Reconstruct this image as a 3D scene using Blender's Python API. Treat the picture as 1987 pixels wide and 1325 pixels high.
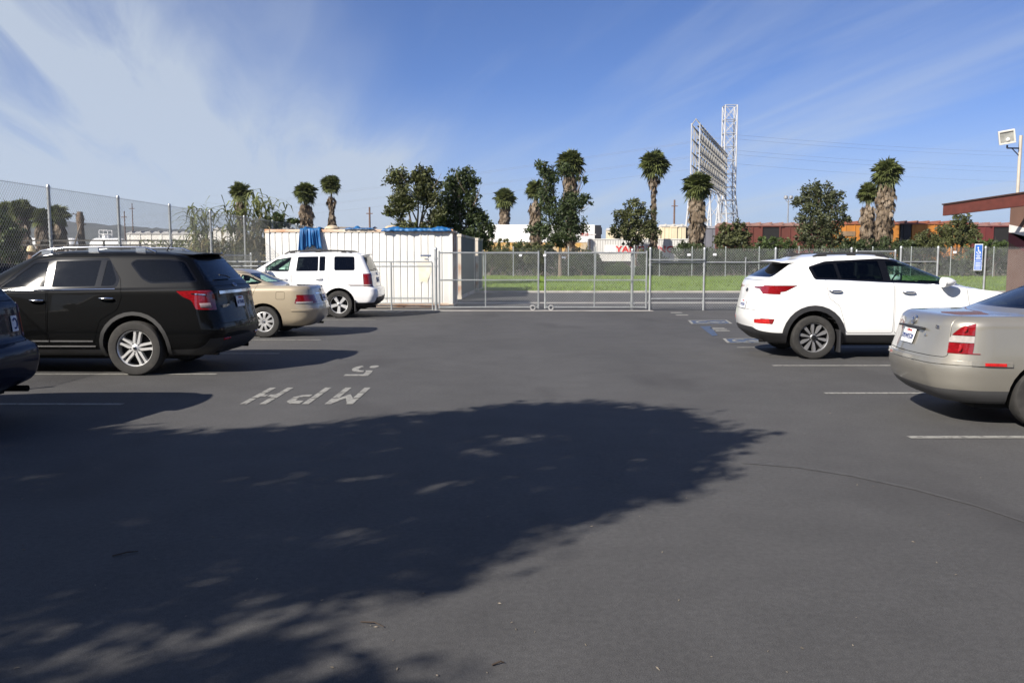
import bpy, bmesh, math, random
import numpy as np
from mathutils import Vector, Matrix
from mathutils.bvhtree import BVHTree
from mathutils.interpolate import poly_3d_calc
from mathutils.geometry import tessellate_polygon

for _o in list(bpy.data.objects):
    bpy.data.objects.remove(_o)
R = math.radians
SC = bpy.context.scene
COL = SC.collection
random.seed(7)
RNG = np.random.default_rng(11)
HAZE = True

# ------------------------------------------------------------------ camera
CAM_H, FPX, CX, CY = 1.65, 1650.0, 993.5, 662.5
PITCH = math.atan(162.5 / FPX)
cam_d = bpy.data.cameras.new('camera')
cam_d.sensor_width = 36.0
cam_d.lens = 36.0 * FPX / 1987.0
cam_d.clip_start, cam_d.clip_end = 0.05, 20000
cam = bpy.data.objects.new('camera', cam_d)
cam.location = (0, 0, CAM_H)
cam.rotation_euler = (math.pi / 2 - PITCH, 0, 0)
COL.objects.link(cam)
SC.camera = cam

# ------------------------------------------------------------------ sky
SUN_EL = R(35)
SUN_K = Vector((1.03, 0.99))              # ground shadow offset per metre of height
SUN_AZ = math.atan2(-SUN_K.x, -SUN_K.y)   # clockwise from +Y
world = bpy.data.worlds.new('World')
SC.world = world
world.use_nodes = True


def sky_nodes():
    nt = world.node_tree
    N, L = nt.nodes, nt.links
    N.clear()
    out = N.new('ShaderNodeOutputWorld')
    bg = N.new('ShaderNodeBackground')
    bg.inputs['Strength'].default_value = 0.087
    L.new(bg.outputs[0], out.inputs[0])
    sky = N.new('ShaderNodeTexSky')
    sky.sky_type = 'NISHITA'
    sky.sun_disc = False
    sky.sun_elevation = SUN_EL
    sky.sun_rotation = SUN_AZ % (2 * math.pi)
    sky.air_density, sky.dust_density, sky.ozone_density = 0.6, 0.9, 2.0
    tc = N.new('ShaderNodeTexCoord')
    sep = N.new('ShaderNodeSeparateXYZ')
    L.new(tc.outputs['Generated'], sep.inputs[0])

    def M(op, a, b=None, c=None, clamp=False):
        m = N.new('ShaderNodeMath')
        m.operation = op
        m.use_clamp = clamp
        for i, v in enumerate((a, b, c)):
            if v is None:
                continue
            if isinstance(v, (int, float)):
                m.inputs[i].default_value = v
            else:
                L.new(v, m.inputs[i])
        return m.outputs[0]
    zp = M('MAXIMUM', sep.outputs[2], 0.0)
    zc = M('ADD', zp, 0.07)
    px, py = M('DIVIDE', sep.outputs[0], zc), M('DIVIDE', sep.outputs[1], zc)

    def smooth(v, a, b, c, d):
        r = N.new('ShaderNodeMapRange')
        r.interpolation_type = 'SMOOTHSTEP'
        for i, q in enumerate((a, b, c, d)):
            r.inputs[1 + i].default_value = q
        L.new(v, r.inputs[0])
        return r.outputs[0]

    def layer(ang, sx, sy, scale, detail, rough, dist, ofs):
        ca, sa = math.cos(R(ang)), math.sin(R(ang))
        u = M('MULTIPLY', M('ADD', M('MULTIPLY', px, ca), M('MULTIPLY', py, sa)), sx)
        v = M('MULTIPLY', M('SUBTRACT', M('MULTIPLY', py, ca), M('MULTIPLY', px, sa)), sy)
        cmb = N.new('ShaderNodeCombineXYZ')
        L.new(u, cmb.inputs[0])
        L.new(v, cmb.inputs[1])
        cmb.inputs[2].default_value = ofs
        nz = N.new('ShaderNodeTexNoise')
        nz.inputs['Scale'].default_value = scale
        nz.inputs['Detail'].default_value = detail
        nz.inputs['Roughness'].default_value = rough
        nz.inputs['Distortion'].default_value = dist
        L.new(cmb.outputs[0], nz.inputs['Vector'])
        return nz.outputs['Fac']
    # high cirrus in parallel bands: a broad veil in the west (to the left), thin streaks elsewhere
    wob = M('ADD', px, M('MULTIPLY', M('SUBTRACT', layer(13, 0.8, 0.25, 0.9, 3, 0.5, 0.3, 4.4), 0.5), 1.6))
    west = M('SUBTRACT', smooth(wob, -0.25, -1.25, 0.0, 1.0), smooth(wob, -2.6, -5.0, 0.0, 0.35))
    soft = layer(13, 0.9, 0.16, 1.0, 4, 0.5, 0.4, 3.1)
    fine = layer(16, 1.2, 0.16, 2.6, 7, 0.62, 0.8, 1.9)
    streak = layer(11, 1.0, 0.10, 1.25, 5, 0.5, 0.3, 9.3)
    tex = M('ADD', M('MULTIPLY', soft, 0.58), M('MULTIPLY', fine, 0.62))
    c1 = M('MULTIPLY', west, smooth(tex, 0.36, 0.80, 0.25, 1.0))
    c2 = smooth(M('ADD', streak, M('MULTIPLY', fine, 0.35)), 0.62, 0.98, 0.0, 1.0)
    low = smooth(zp, 0.20, 0.0, 0.0, 0.58)
    cov = M('MINIMUM', M('ADD', M('ADD', M('MULTIPLY', c1, 0.72), M('MULTIPLY', c2, 0.40)), low), 0.82)
    tint = N.new('ShaderNodeMix')
    tint.data_type = 'RGBA'
    tint.blend_type = 'MULTIPLY'
    tint.inputs['Factor'].default_value = 1.0
    L.new(sky.outputs[0], tint.inputs['A'])
    tint.inputs['B'].default_value = (0.57, 0.70, 0.97, 1)
    mix = N.new('ShaderNodeMix')
    mix.data_type = 'RGBA'
    L.new(cov, mix.inputs['Factor'])
    L.new(tint.outputs['Result'], mix.inputs['A'])
    mix.inputs['B'].default_value = (4.0, 4.5, 5.15, 1)
    L.new(mix.outputs['Result'], bg.inputs['Color'])


sky_nodes()

# ------------------------------------------------------------------ sun, exposure
sun_d = bpy.data.lights.new('sun', 'SUN')
sun_d.energy = 5.0
sun_d.angle = R(0.53)
sun_d.color = (1.0, 0.93, 0.83)
sun = bpy.data.objects.new('sun', sun_d)
_s = Vector((math.sin(SUN_AZ) * math.cos(SUN_EL), math.cos(SUN_AZ) * math.cos(SUN_EL), math.sin(SUN_EL)))
sun.rotation_euler = _s.to_track_quat('Z', 'Y').to_euler()
sun.location = (-30, -30, 40)
COL.objects.link(sun)
SC.view_settings.view_transform = 'Standard'
SC.view_settings.look = 'None'
SC.view_settings.exposure = 0.76
SC.view_settings.gamma = 1.0
SC.view_settings.use_curve_mapping = False
SC.cycles.max_bounces = 8
SC.cycles.transparent_max_bounces = 16
SC.cycles.caustics_reflective = False
SC.cycles.caustics_refractive = False

# ------------------------------------------------------------------ places
def ray(px, py):
    a, b = (px - CX) / FPX, (CY - py) / FPX
    return Vector((a, math.cos(PITCH) + b * math.sin(PITCH), -math.sin(PITCH) + b * math.cos(PITCH)))


def gnd(px, py):
    """ground point seen at a photo pixel -> (X, Y)"""
    r = ray(px, py)
    t = -CAM_H / r.z
    return Vector((r.x * t, r.y * t))


def at(px, py, Y):
    """world X and height of a photo pixel for a thing standing at distance Y"""
    r = ray(px, py)
    t = Y / r.y
    return r.x * t, CAM_H + r.z * t


# ------------------------------------------------------------------ materials
MATS = {}


def pm(name, base, rough=0.6, metal=0.0, var=0.12, scale=4.0, bump=0.0, bscale=60.0, coat=0.0, spec=0.5,
       dirt=None, dscale=1.5, dlo=0.55, dhi=0.75, island=False, stretch=None, emit=None):
    """procedural surface: noise-varied colour, optional second (wear) colour and fine relief"""
    if name in MATS:
        return MATS[name]
    m = bpy.data.materials.new(name)
    m.use_nodes = True
    nt = m.node_tree
    N, L = nt.nodes, nt.links
    b = N['Principled BSDF']
    tc = N.new('ShaderNodeTexCoord')
    vec = tc.outputs['Object']
    if stretch:
        mp = N.new('ShaderNodeMapping')
        mp.inputs['Scale'].default_value = stretch
        L.new(vec, mp.inputs[0])
        vec = mp.outputs[0]
    nz = N.new('ShaderNodeTexNoise')
    nz.inputs['Scale'].default_value = scale
    nz.inputs['Detail'].default_value = 5
    L.new(vec, nz.inputs['Vector'])
    rp = N.new('ShaderNodeValToRGB')
    rp.color_ramp.elements[0].position, rp.color_ramp.elements[1].position = 0.3, 0.7
    lo, hi = [max(0, c * (1 - var)) for c in base], [min(1, c * (1 + var)) for c in base]
    rp.color_ramp.elements[0].color, rp.color_ramp.elements[1].color = (*lo, 1), (*hi, 1)
    L.new(nz.outputs['Fac'], rp.inputs[0])
    col = rp.outputs[0]
    if island:
        g = N.new('ShaderNodeNewGeometry')
        hs = N.new('ShaderNodeHueSaturation')
        mr = N.new('ShaderNodeMapRange')
        mr.inputs['To Min'].default_value, mr.inputs['To Max'].default_value = 0.62, 1.4
        L.new(g.outputs['Random Per Island'], mr.inputs['Value'])
        L.new(mr.outputs[0], hs.inputs['Value'])
        L.new(col, hs.inputs['Color'])
        col = hs.outputs[0]
    if dirt is not None:
        n2 = N.new('ShaderNodeTexNoise')
        n2.inputs['Scale'].default_value = dscale
        n2.inputs['Detail'].default_value = 7
        n2.inputs['Roughness'].default_value = 0.65
        L.new(vec, n2.inputs['Vector'])
        r2 = N.new('ShaderNodeMapRange')
        r2.inputs['From Min'].default_value, r2.inputs['From Max'].default_value = dlo, dhi
        L.new(n2.outputs['Fac'], r2.inputs['Value'])
        mx = N.new('ShaderNodeMix')
        mx.data_type = 'RGBA'
        L.new(r2.outputs[0], mx.inputs['Factor'])
        L.new(col, mx.inputs['A'])
        mx.inputs['B'].default_value = (*dirt, 1)
        col = mx.outputs['Result']
    L.new(col, b.inputs['Base Color'])
    b.inputs['Roughness'].default_value = rough
    b.inputs['Metallic'].default_value = metal
    b.inputs['Specular IOR Level'].default_value = spec
    if coat:
        b.inputs['Coat Weight'].default_value = coat
        b.inputs['Coat Roughness'].default_value = 0.03
    if emit:
        b.inputs['Emission Color'].default_value = (*emit, 1)
        b.inputs['Emission Strength'].default_value = 1
    if bump:
        n3 = N.new('ShaderNodeTexNoise')
        n3.inputs['Scale'].default_value = bscale
        n3.inputs['Detail'].default_value = 4
        L.new(vec, n3.inputs['Vector'])
        bp = N.new('ShaderNodeBump')
        bp.inputs['Strength'].default_value = bump
        bp.inputs['Distance'].default_value = 0.02
        L.new(n3.outputs['Fac'], bp.inputs['Height'])
        L.new(bp.outputs[0], b.inputs['Normal'])
    MATS[name] = m
    return m


def leafmat(name, base, trans=0.35, var=0.35):
    if name in MATS:
        return MATS[name]
    m = pm(name, base, rough=0.55, var=var, scale=0.9, island=True, spec=0.35)
    nt = m.node_tree
    N, L = nt.nodes, nt.links
    b = N['Principled BSDF']
    out = N['Material Output']
    tr = N.new('ShaderNodeBsdfTranslucent')
    src = b.inputs['Base Color'].links[0].from_socket
    L.new(src, tr.inputs['Color'])
    mx = N.new('ShaderNodeMixShader')
    mx.inputs[0].default_value = trans
    L.new(b.outputs[0], mx.inputs[1])
    L.new(tr.outputs[0], mx.inputs[2])
    L.new(mx.outputs[0], out.inputs['Surface'])
    return m


def glassmat(name, tint, refl=1.0):
    """thin tinted pane: clear coloured transmission plus mirror reflection by Fresnel"""
    if name in MATS:
        return MATS[name]
    m = bpy.data.materials.new(name)
    m.use_nodes = True
    nt = m.node_tree
    N, L = nt.nodes, nt.links
    N.remove(N['Principled BSDF'])
    out = N['Material Output']
    tr = N.new('ShaderNodeBsdfTransparent')
    tr.inputs[0].default_value = (*tint, 1)
    gl = N.new('ShaderNodeBsdfGlossy')
    gl.inputs['Roughness'].default_value = 0.02
    lw = N.new('ShaderNodeLayerWeight')
    lw.inputs[0].default_value = 0.5
    pw = N.new('ShaderNodeMath')
    pw.operation = 'POWER'
    L.new(lw.outputs['Facing'], pw.inputs[0])
    pw.inputs[1].default_value = 4.5
    fr = N.new('ShaderNodeMath')
    fr.operation = 'MULTIPLY_ADD'
    L.new(pw.outputs[0], fr.inputs[0])
    fr.inputs[1].default_value, fr.inputs[2].default_value = 0.80, 0.040
    nz = N.new('ShaderNodeTexNoise')
    nz.inputs['Scale'].default_value = 3
    mr = N.new('ShaderNodeMapRange')
    mr.inputs['To Min'].default_value, mr.inputs['To Max'].default_value = 0.012, 0.035
    L.new(nz.outputs['Fac'], mr.inputs['Value'])
    L.new(mr.outputs[0], gl.inputs['Roughness'])
    mx = N.new('ShaderNodeMixShader')
    L.new(fr.outputs[0], mx.inputs[0])
    L.new(tr.outputs[0], mx.inputs[1])
    L.new(gl.outputs[0], mx.inputs[2])
    L.new(mx.outputs[0], out.inputs['Surface'])
    MATS[name] = m
    return m


# ------------------------------------------------------------------ objects
def tag(o, label=None, cat=None, group=None, kind=None):
    if label:
        o['label'] = label
    if cat:
        o['category'] = cat
    if group:
        o['group'] = group
    if kind:
        o['kind'] = kind
    return o


def thing(name, label, cat, loc=(0, 0, 0), rz=0.0, group=None):
    o = bpy.data.objects.new(name, None)
    o.empty_display_size = 0.3
    COL.objects.link(o)
    o.location = loc
    o.rotation_euler = (0, 0, rz)
    return tag(o, label, cat, group)


def link(name, me, mats, parent=None, loc=None, smooth=False, kind=None):
    me.name = name
    for m in (mats if isinstance(mats, (list, tuple)) else [mats]):
        me.materials.append(m)
    if smooth:
        me.shade_smooth()
    o = bpy.data.objects.new(name, me)
    COL.objects.link(o)
    if parent:
        o.parent = parent
    if loc is not None:
        o.location = loc
    if kind:
        o['kind'] = kind
    return o


def copy_tree(o, parent=None):
    c = o.copy()
    COL.objects.link(c)
    c.parent = parent
    for ch in [x for x in bpy.data.objects if x.parent == o]:
        copy_tree(ch, c)
    return c


def npmesh(V, F):
    """mesh from an (n,3) array and an (m,k) face array"""
    V, F = np.asarray(V, dtype=np.float32), np.asarray(F, dtype=np.int32)
    me = bpy.data.meshes.new('mesh')
    me.vertices.add(len(V))
    me.vertices.foreach_set('co', V.ravel())
    k = F.shape[1]
    me.loops.add(F.size)
    me.loops.foreach_set('vertex_index', F.ravel())
    me.polygons.add(len(F))
    me.polygons.foreach_set('loop_start', np.arange(0, F.size, k, dtype=np.int32))
    me.update(calc_edges=True)
    return me


class MB:
    """collects shapes that become ONE mesh"""

    def __init__(self):
        self.v, self.f, self.m = [], [], []
        self.mi = 0

    def add(self, vs, fs):
        n = len(self.v)
        self.v += [tuple(x) for x in vs]
        self.f += [tuple(i + n for i in f) for f in fs]
        self.m += [self.mi] * len(fs)
        return self

    def box(self, c, s, rz=0.0, ry=0.0, rx=0.0, taper=(1, 1)):
        hx, hy, hz = s[0] / 2, s[1] / 2, s[2] / 2
        M = Matrix.Translation(c) @ Matrix.Rotation(rz, 4, 'Z') @ Matrix.Rotation(ry, 4, 'Y') @ Matrix.Rotation(rx, 4, 'X')
        vs = []
        for z, t in ((-hz, (1, 1)), (hz, taper)):
            for x, y in ((-1, -1), (1, -1), (1, 1), (-1, 1)):
                vs.append(M @ Vector((x * hx * t[0], y * hy * t[1], z)))
        return self.add(vs, [(3, 2, 1, 0), (4, 5, 6, 7), (0, 1, 5, 4), (1, 2, 6, 5), (2, 3, 7, 6), (3, 0, 4, 7)])

    def tube(self, pts, rad, n=8, cap=True, closed=False):
        pts = [Vector(p) for p in pts]
        if isinstance(rad, (int, float)):
            rad = [rad] * len(pts)
        up = Vector((0, 0, 1))
        vs, K = [], len(pts)
        prev = None
        for i, p in enumerate(pts):
            if closed:
                d = pts[(i + 1) % K] - pts[i - 1]
            else:
                d = pts[min(i + 1, K - 1)] - pts[max(i - 1, 0)]
            d.normalize()
            if prev is None:
                a = d.cross(up if abs(d.z) < 0.95 else Vector((1, 0, 0))).normalized()
            else:
                a = (prev - d * prev.dot(d)).normalized()
            prev = a
            b = d.cross(a)
            for j in range(n):
                t = 2 * math.pi * j / n
                vs.append(p + (a * math.cos(t) + b * math.sin(t)) * rad[i])
        fs = []
        for i in range(K if closed else K - 1):
            for j in range(n):
                i2 = (i + 1) % K
                fs.append((i * n + j, i * n + (j + 1) % n, i2 * n + (j + 1) % n, i2 * n + j))
        if cap and not closed:
            fs.append(tuple(range(n - 1, -1, -1)))
            fs.append(tuple((K - 1) * n + j for j in range(n)))
        return self.add(vs, fs)

    def prism(self, poly, d, axis='y', o=0.0):
        """polygon extruded by d; axis y: poly is (x,z); axis x: (y,z); axis z: (x,y)"""
        def P(a, b, t):
            return {'y': (a, t, b), 'x': (t, a, b), 'z': (a, b, t)}[axis]
        n = len(poly)
        vs = [P(a, b, o) for a, b in poly] + [P(a, b, o + d) for a, b in poly]
        fs = [tuple(range(n - 1, -1, -1)), tuple(range(n, 2 * n))]
        for i in range(n):
            fs.append((i, (i + 1) % n, n + (i + 1) % n, n + i))
        return self.add(vs, fs)

    def lathe(self, prof, n=24, axis='y', c=(0, 0, 0)):
        """prof: (r, t) with t along the axis"""
        vs, K = [], len(prof)
        for r, t in prof:
            for j in range(n):
                a = 2 * math.pi * j / n
                p = {'y': (r * math.cos(a), t, r * math.sin(a)), 'z': (r * math.cos(a), r * math.sin(a), t),
                     'x': (t, r * math.cos(a), r * math.sin(a))}[axis]
                vs.append((p[0] + c[0], p[1] + c[1], p[2] + c[2]))
        fs = [(i * n + j, i * n + (j + 1) % n, (i + 1) * n + (j + 1) % n, (i + 1) * n + j)
              for i in range(K - 1) for j in range(n)]
        return self.add(vs, fs)

    def build(self, name, mats, parent=None, smooth=False, bevel=0.0, loc=None, seg=2, auto=None, kind=None):
        me = bpy.data.meshes.new(name)
        me.from_pydata(self.v, [], self.f)
        bm = bmesh.new()
        bm.from_mesh(me)
        bmesh.ops.recalc_face_normals(bm, faces=bm.faces)
        bm.to_mesh(me)
        bm.free()
        me.polygons.foreach_set('material_index', self.m)
        if auto is not None:
            me.shade_smooth()
            me.set_sharp_from_angle(angle=R(auto))
        o = link(name, me, mats, parent, loc, smooth, kind)
        if bevel:
            b = o.modifiers.new('bevel', 'BEVEL')
            b.width = bevel
            b.segments = seg
            b.limit_method = 'ANGLE'
            b.angle_limit = R(40)
        return o


def rp(pts, r=0.03, n=4):
    """round the corners of a 2-D polygon"""
    out = []
    K = len(pts)
    for i in range(K):
        p, a, b = Vector(pts[i]), Vector(pts[i - 1]), Vector(pts[(i + 1) % K])
        da, db = a - p, b - p
        rr = min(r, 0.45 * da.length, 0.45 * db.length)
        A, B = p + da.normalized() * rr, p + db.normalized() * rr
        for k in range(n + 1):
            t = k / n
            q = A * (1 - t) ** 2 + p * 2 * t * (1 - t) + B * t * t
            out.append((q.x, q.y))
    return out


def shrink(poly, d):
    """move every edge of a polygon inwards by d"""
    K = len(poly)
    area = sum(poly[i][0] * poly[(i + 1) % K][1] - poly[(i + 1) % K][0] * poly[i][1] for i in range(K))
    s = 1 if area > 0 else -1
    out = []
    for i in range(K):
        p, a, b = Vector(poly[i]), Vector(poly[i - 1]), Vector(poly[(i + 1) % K])
        e1, e2 = (p - a), (b - p)
        if e1.length < 1e-7 or e2.length < 1e-7:
            out.append((p.x, p.y))
            continue
        e1.normalize()
        e2.normalize()
        n1, n2 = Vector((-e1.y, e1.x)) * s, Vector((-e2.y, e2.x)) * s
        m = n1 + n2
        k = max(0.35, m.length_squared / 2)
        q = p + m * (d / k) * 1.0
        out.append((q.x, q.y))
    return out


def inside(x, y, poly):
    c = False
    j = len(poly) - 1
    for i in range(len(poly)):
        xi, yi = poly[i]
        xj, yj = poly[j]
        if (yi > y) != (yj > y) and x < (xj - xi) * (y - yi) / (yj - yi) + xi:
            c = not c
        j = i
    return c


def text_mesh(s, size, depth=0.004, bold=0.0, flip=False):
    cu = bpy.data.curves.new('txt', 'FONT')
    cu.body = s
    cu.size = size
    cu.extrude = depth / 2
    cu.offset = bold
    cu.align_x, cu.align_y = 'CENTER', 'CENTER'
    cu.resolution_u = 2
    o = bpy.data.objects.new('txt', cu)
    COL.objects.link(o)
    me = bpy.data.meshes.new_from_object(o.evaluated_get(bpy.context.evaluated_depsgraph_get()))
    bpy.data.objects.remove(o)
    bpy.data.curves.remove(cu)
    return me

# =================================================================== cars
PAINT = dict(rough=0.28, coat=1.0, var=0.03, scale=1.2, spec=0.5)
M_SEAM = pm('dark_gap', (0.006, 0.006, 0.006), rough=0.9, var=0.1)
M_GLOSSBLK = pm('gloss_black_trim', (0.005, 0.005, 0.006), rough=0.07, var=0.1, spec=0.4)
M_TRIM = pm('black_plastic', (0.022, 0.022, 0.024), rough=0.55, var=0.15, bump=0.1, bscale=300)
M_RUBBER = pm('tyre_rubber', (0.022, 0.021, 0.02), rough=0.8, var=0.2, scale=9, bump=0.15, bscale=120, dirt=(0.06, 0.055, 0.05), dlo=0.5, dhi=0.9, dscale=6)
M_CHROME = pm('chrome', (0.75, 0.75, 0.76), rough=0.12, metal=1.0, var=0.04)
M_ALLOY = pm('alloy', (0.66, 0.66, 0.66), rough=0.32, metal=0.45, var=0.06)
M_DARKALLOY = pm('dark_alloy', (0.03, 0.03, 0.032), rough=0.35, metal=0.6, var=0.1)
M_HUBCAP = pm('silver_hubcap', (0.52, 0.52, 0.52), rough=0.42, metal=0.55, var=0.08)
M_INT = pm('car_interior', (0.05, 0.048, 0.046), rough=0.85, var=0.2, scale=8)
M_SEAT = pm('seat_cloth', (0.10, 0.095, 0.09), rough=0.9, var=0.2, scale=20)
M_RED = pm('red_lens', (0.19, 0.005, 0.008), rough=0.12, var=0.25, scale=22, coat=1.0, stretch=(1, 1, 2.5))
M_REDB = pm('bright_red_lens', (0.42, 0.012, 0.012), rough=0.15, var=0.3, scale=30, coat=1.0)
M_CLEAR = pm('clear_lens', (0.36, 0.33, 0.31), rough=0.15, var=0.15, scale=24, coat=1.0)
M_PLATE = pm('plate_white', (0.72, 0.73, 0.75), rough=0.4, var=0.05)
M_INK = pm('plate_ink', (0.03, 0.05, 0.16), rough=0.5, var=0.1)
M_PINK = pm('plate_red', (0.45, 0.06, 0.05), rough=0.5, var=0.1)
G_DARK = glassmat('privacy_glass', (0.030, 0.032, 0.036))
G_MID = glassmat('tinted_glass', (0.16, 0.18, 0.18))
G_CLEAR = glassmat('green_glass', (0.55, 0.72, 0.64))


def curve(pts):
    xs, ys = np.array([p[0] for p in pts], float), np.array([p[1] for p in pts], float)
    if len(xs) == 1:
        return lambda x: np.full_like(np.asarray(x, float), ys[0])
    d = np.diff(ys) / np.diff(xs)
    t = np.zeros(len(xs))
    for i in range(1, len(xs) - 1):
        if d[i - 1] * d[i] > 0:
            t[i] = 2 * d[i - 1] * d[i] / (d[i - 1] + d[i])
    t[0], t[-1] = d[0], d[-1]

    def f(x):
        x = np.clip(np.asarray(x, float), xs[0], xs[-1])
        i = np.clip(np.searchsorted(xs, x) - 1, 0, len(xs) - 2)
        h = xs[i + 1] - xs[i]
        s = (x - xs[i]) / h
        return ((2 * s ** 3 - 3 * s ** 2 + 1) * ys[i] + (s ** 3 - 2 * s ** 2 + s) * h * t[i]
                + (-2 * s ** 3 + 3 * s ** 2) * ys[i + 1] + (s ** 3 - s ** 2) * h * t[i + 1])
    return f


def car_loop(xr, xf, w, z, rc=(0.3, 0.3), fc=(0.5, 0.45), bow=(0.06, 0.12), taper=(0.05, 0.06)):
    """half plan outline from rear centre to front centre, height following the curve z(x)"""
    z = curve(z if isinstance(z, (list, tuple)) else [(0, z)])
    if w < 0.05:
        rc = fc = (0.01, w * 0.5)
        bow = (0, 0)
    xm = xr * 0.5 + xf * 0.5

    def ys(x):
        x = np.asarray(x, float)
        a = np.where(x < xm, taper[0] * (np.abs(xm - x) / (xm - xr)) ** 2.4, taper[1] * (np.abs(x - xm) / (xf - xm)) ** 2.4)
        return w * (1 - a)
    P = []

    def end(x0, sgn, c, b):
        xs0 = x0 + sgn * (b + c[0])
        ym = float(ys(xs0))
        yA = max(ym - c[1], 0.0)
        yy = np.linspace(0, yA, 10)
        xx = x0 + sgn * b * (yy / max(ym, 1e-6)) ** 2
        t = np.linspace(0, math.pi / 2, 12)[1:]
        cx = xx[-1] + (xs0 - xx[-1]) * (1 - np.cos(t))
        cy = yA + (ym - yA) * np.sin(t)
        return np.concatenate([xx, cx]), np.concatenate([yy, cy]), xs0
    rx, ry, xa = end(xr, 1, rc, bow[0])
    fx, fy, xb = end(xf, -1, fc, bow[1])
    sx = np.linspace(xa, xb, 74)[1:-1]
    X = np.concatenate([rx, sx, fx[::-1]])
    Y = np.concatenate([ry, ys(sx), fy[::-1]])
    return np.stack([X, Y, z(X)], axis=1)


def islands(faces):
    par = list(range(len(faces)))

    def find(i):
        while par[i] != i:
            par[i] = par[par[i]]
            i = par[i]
        return i
    seen = {}
    for i, f in enumerate(faces):
        for v in f.verts:
            k = (round(v.co.x, 4), round(v.co.y, 4), round(v.co.z, 4))
            if k in seen:
                par[find(i)] = find(seen[k])
            else:
                seen[k] = i
    out = {}
    for i, f in enumerate(faces):
        out.setdefault(find(i), []).append(f)
    return [fs for fs in out.values() if sum(f.calc_area() for f in fs) > 2e-4]


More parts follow.
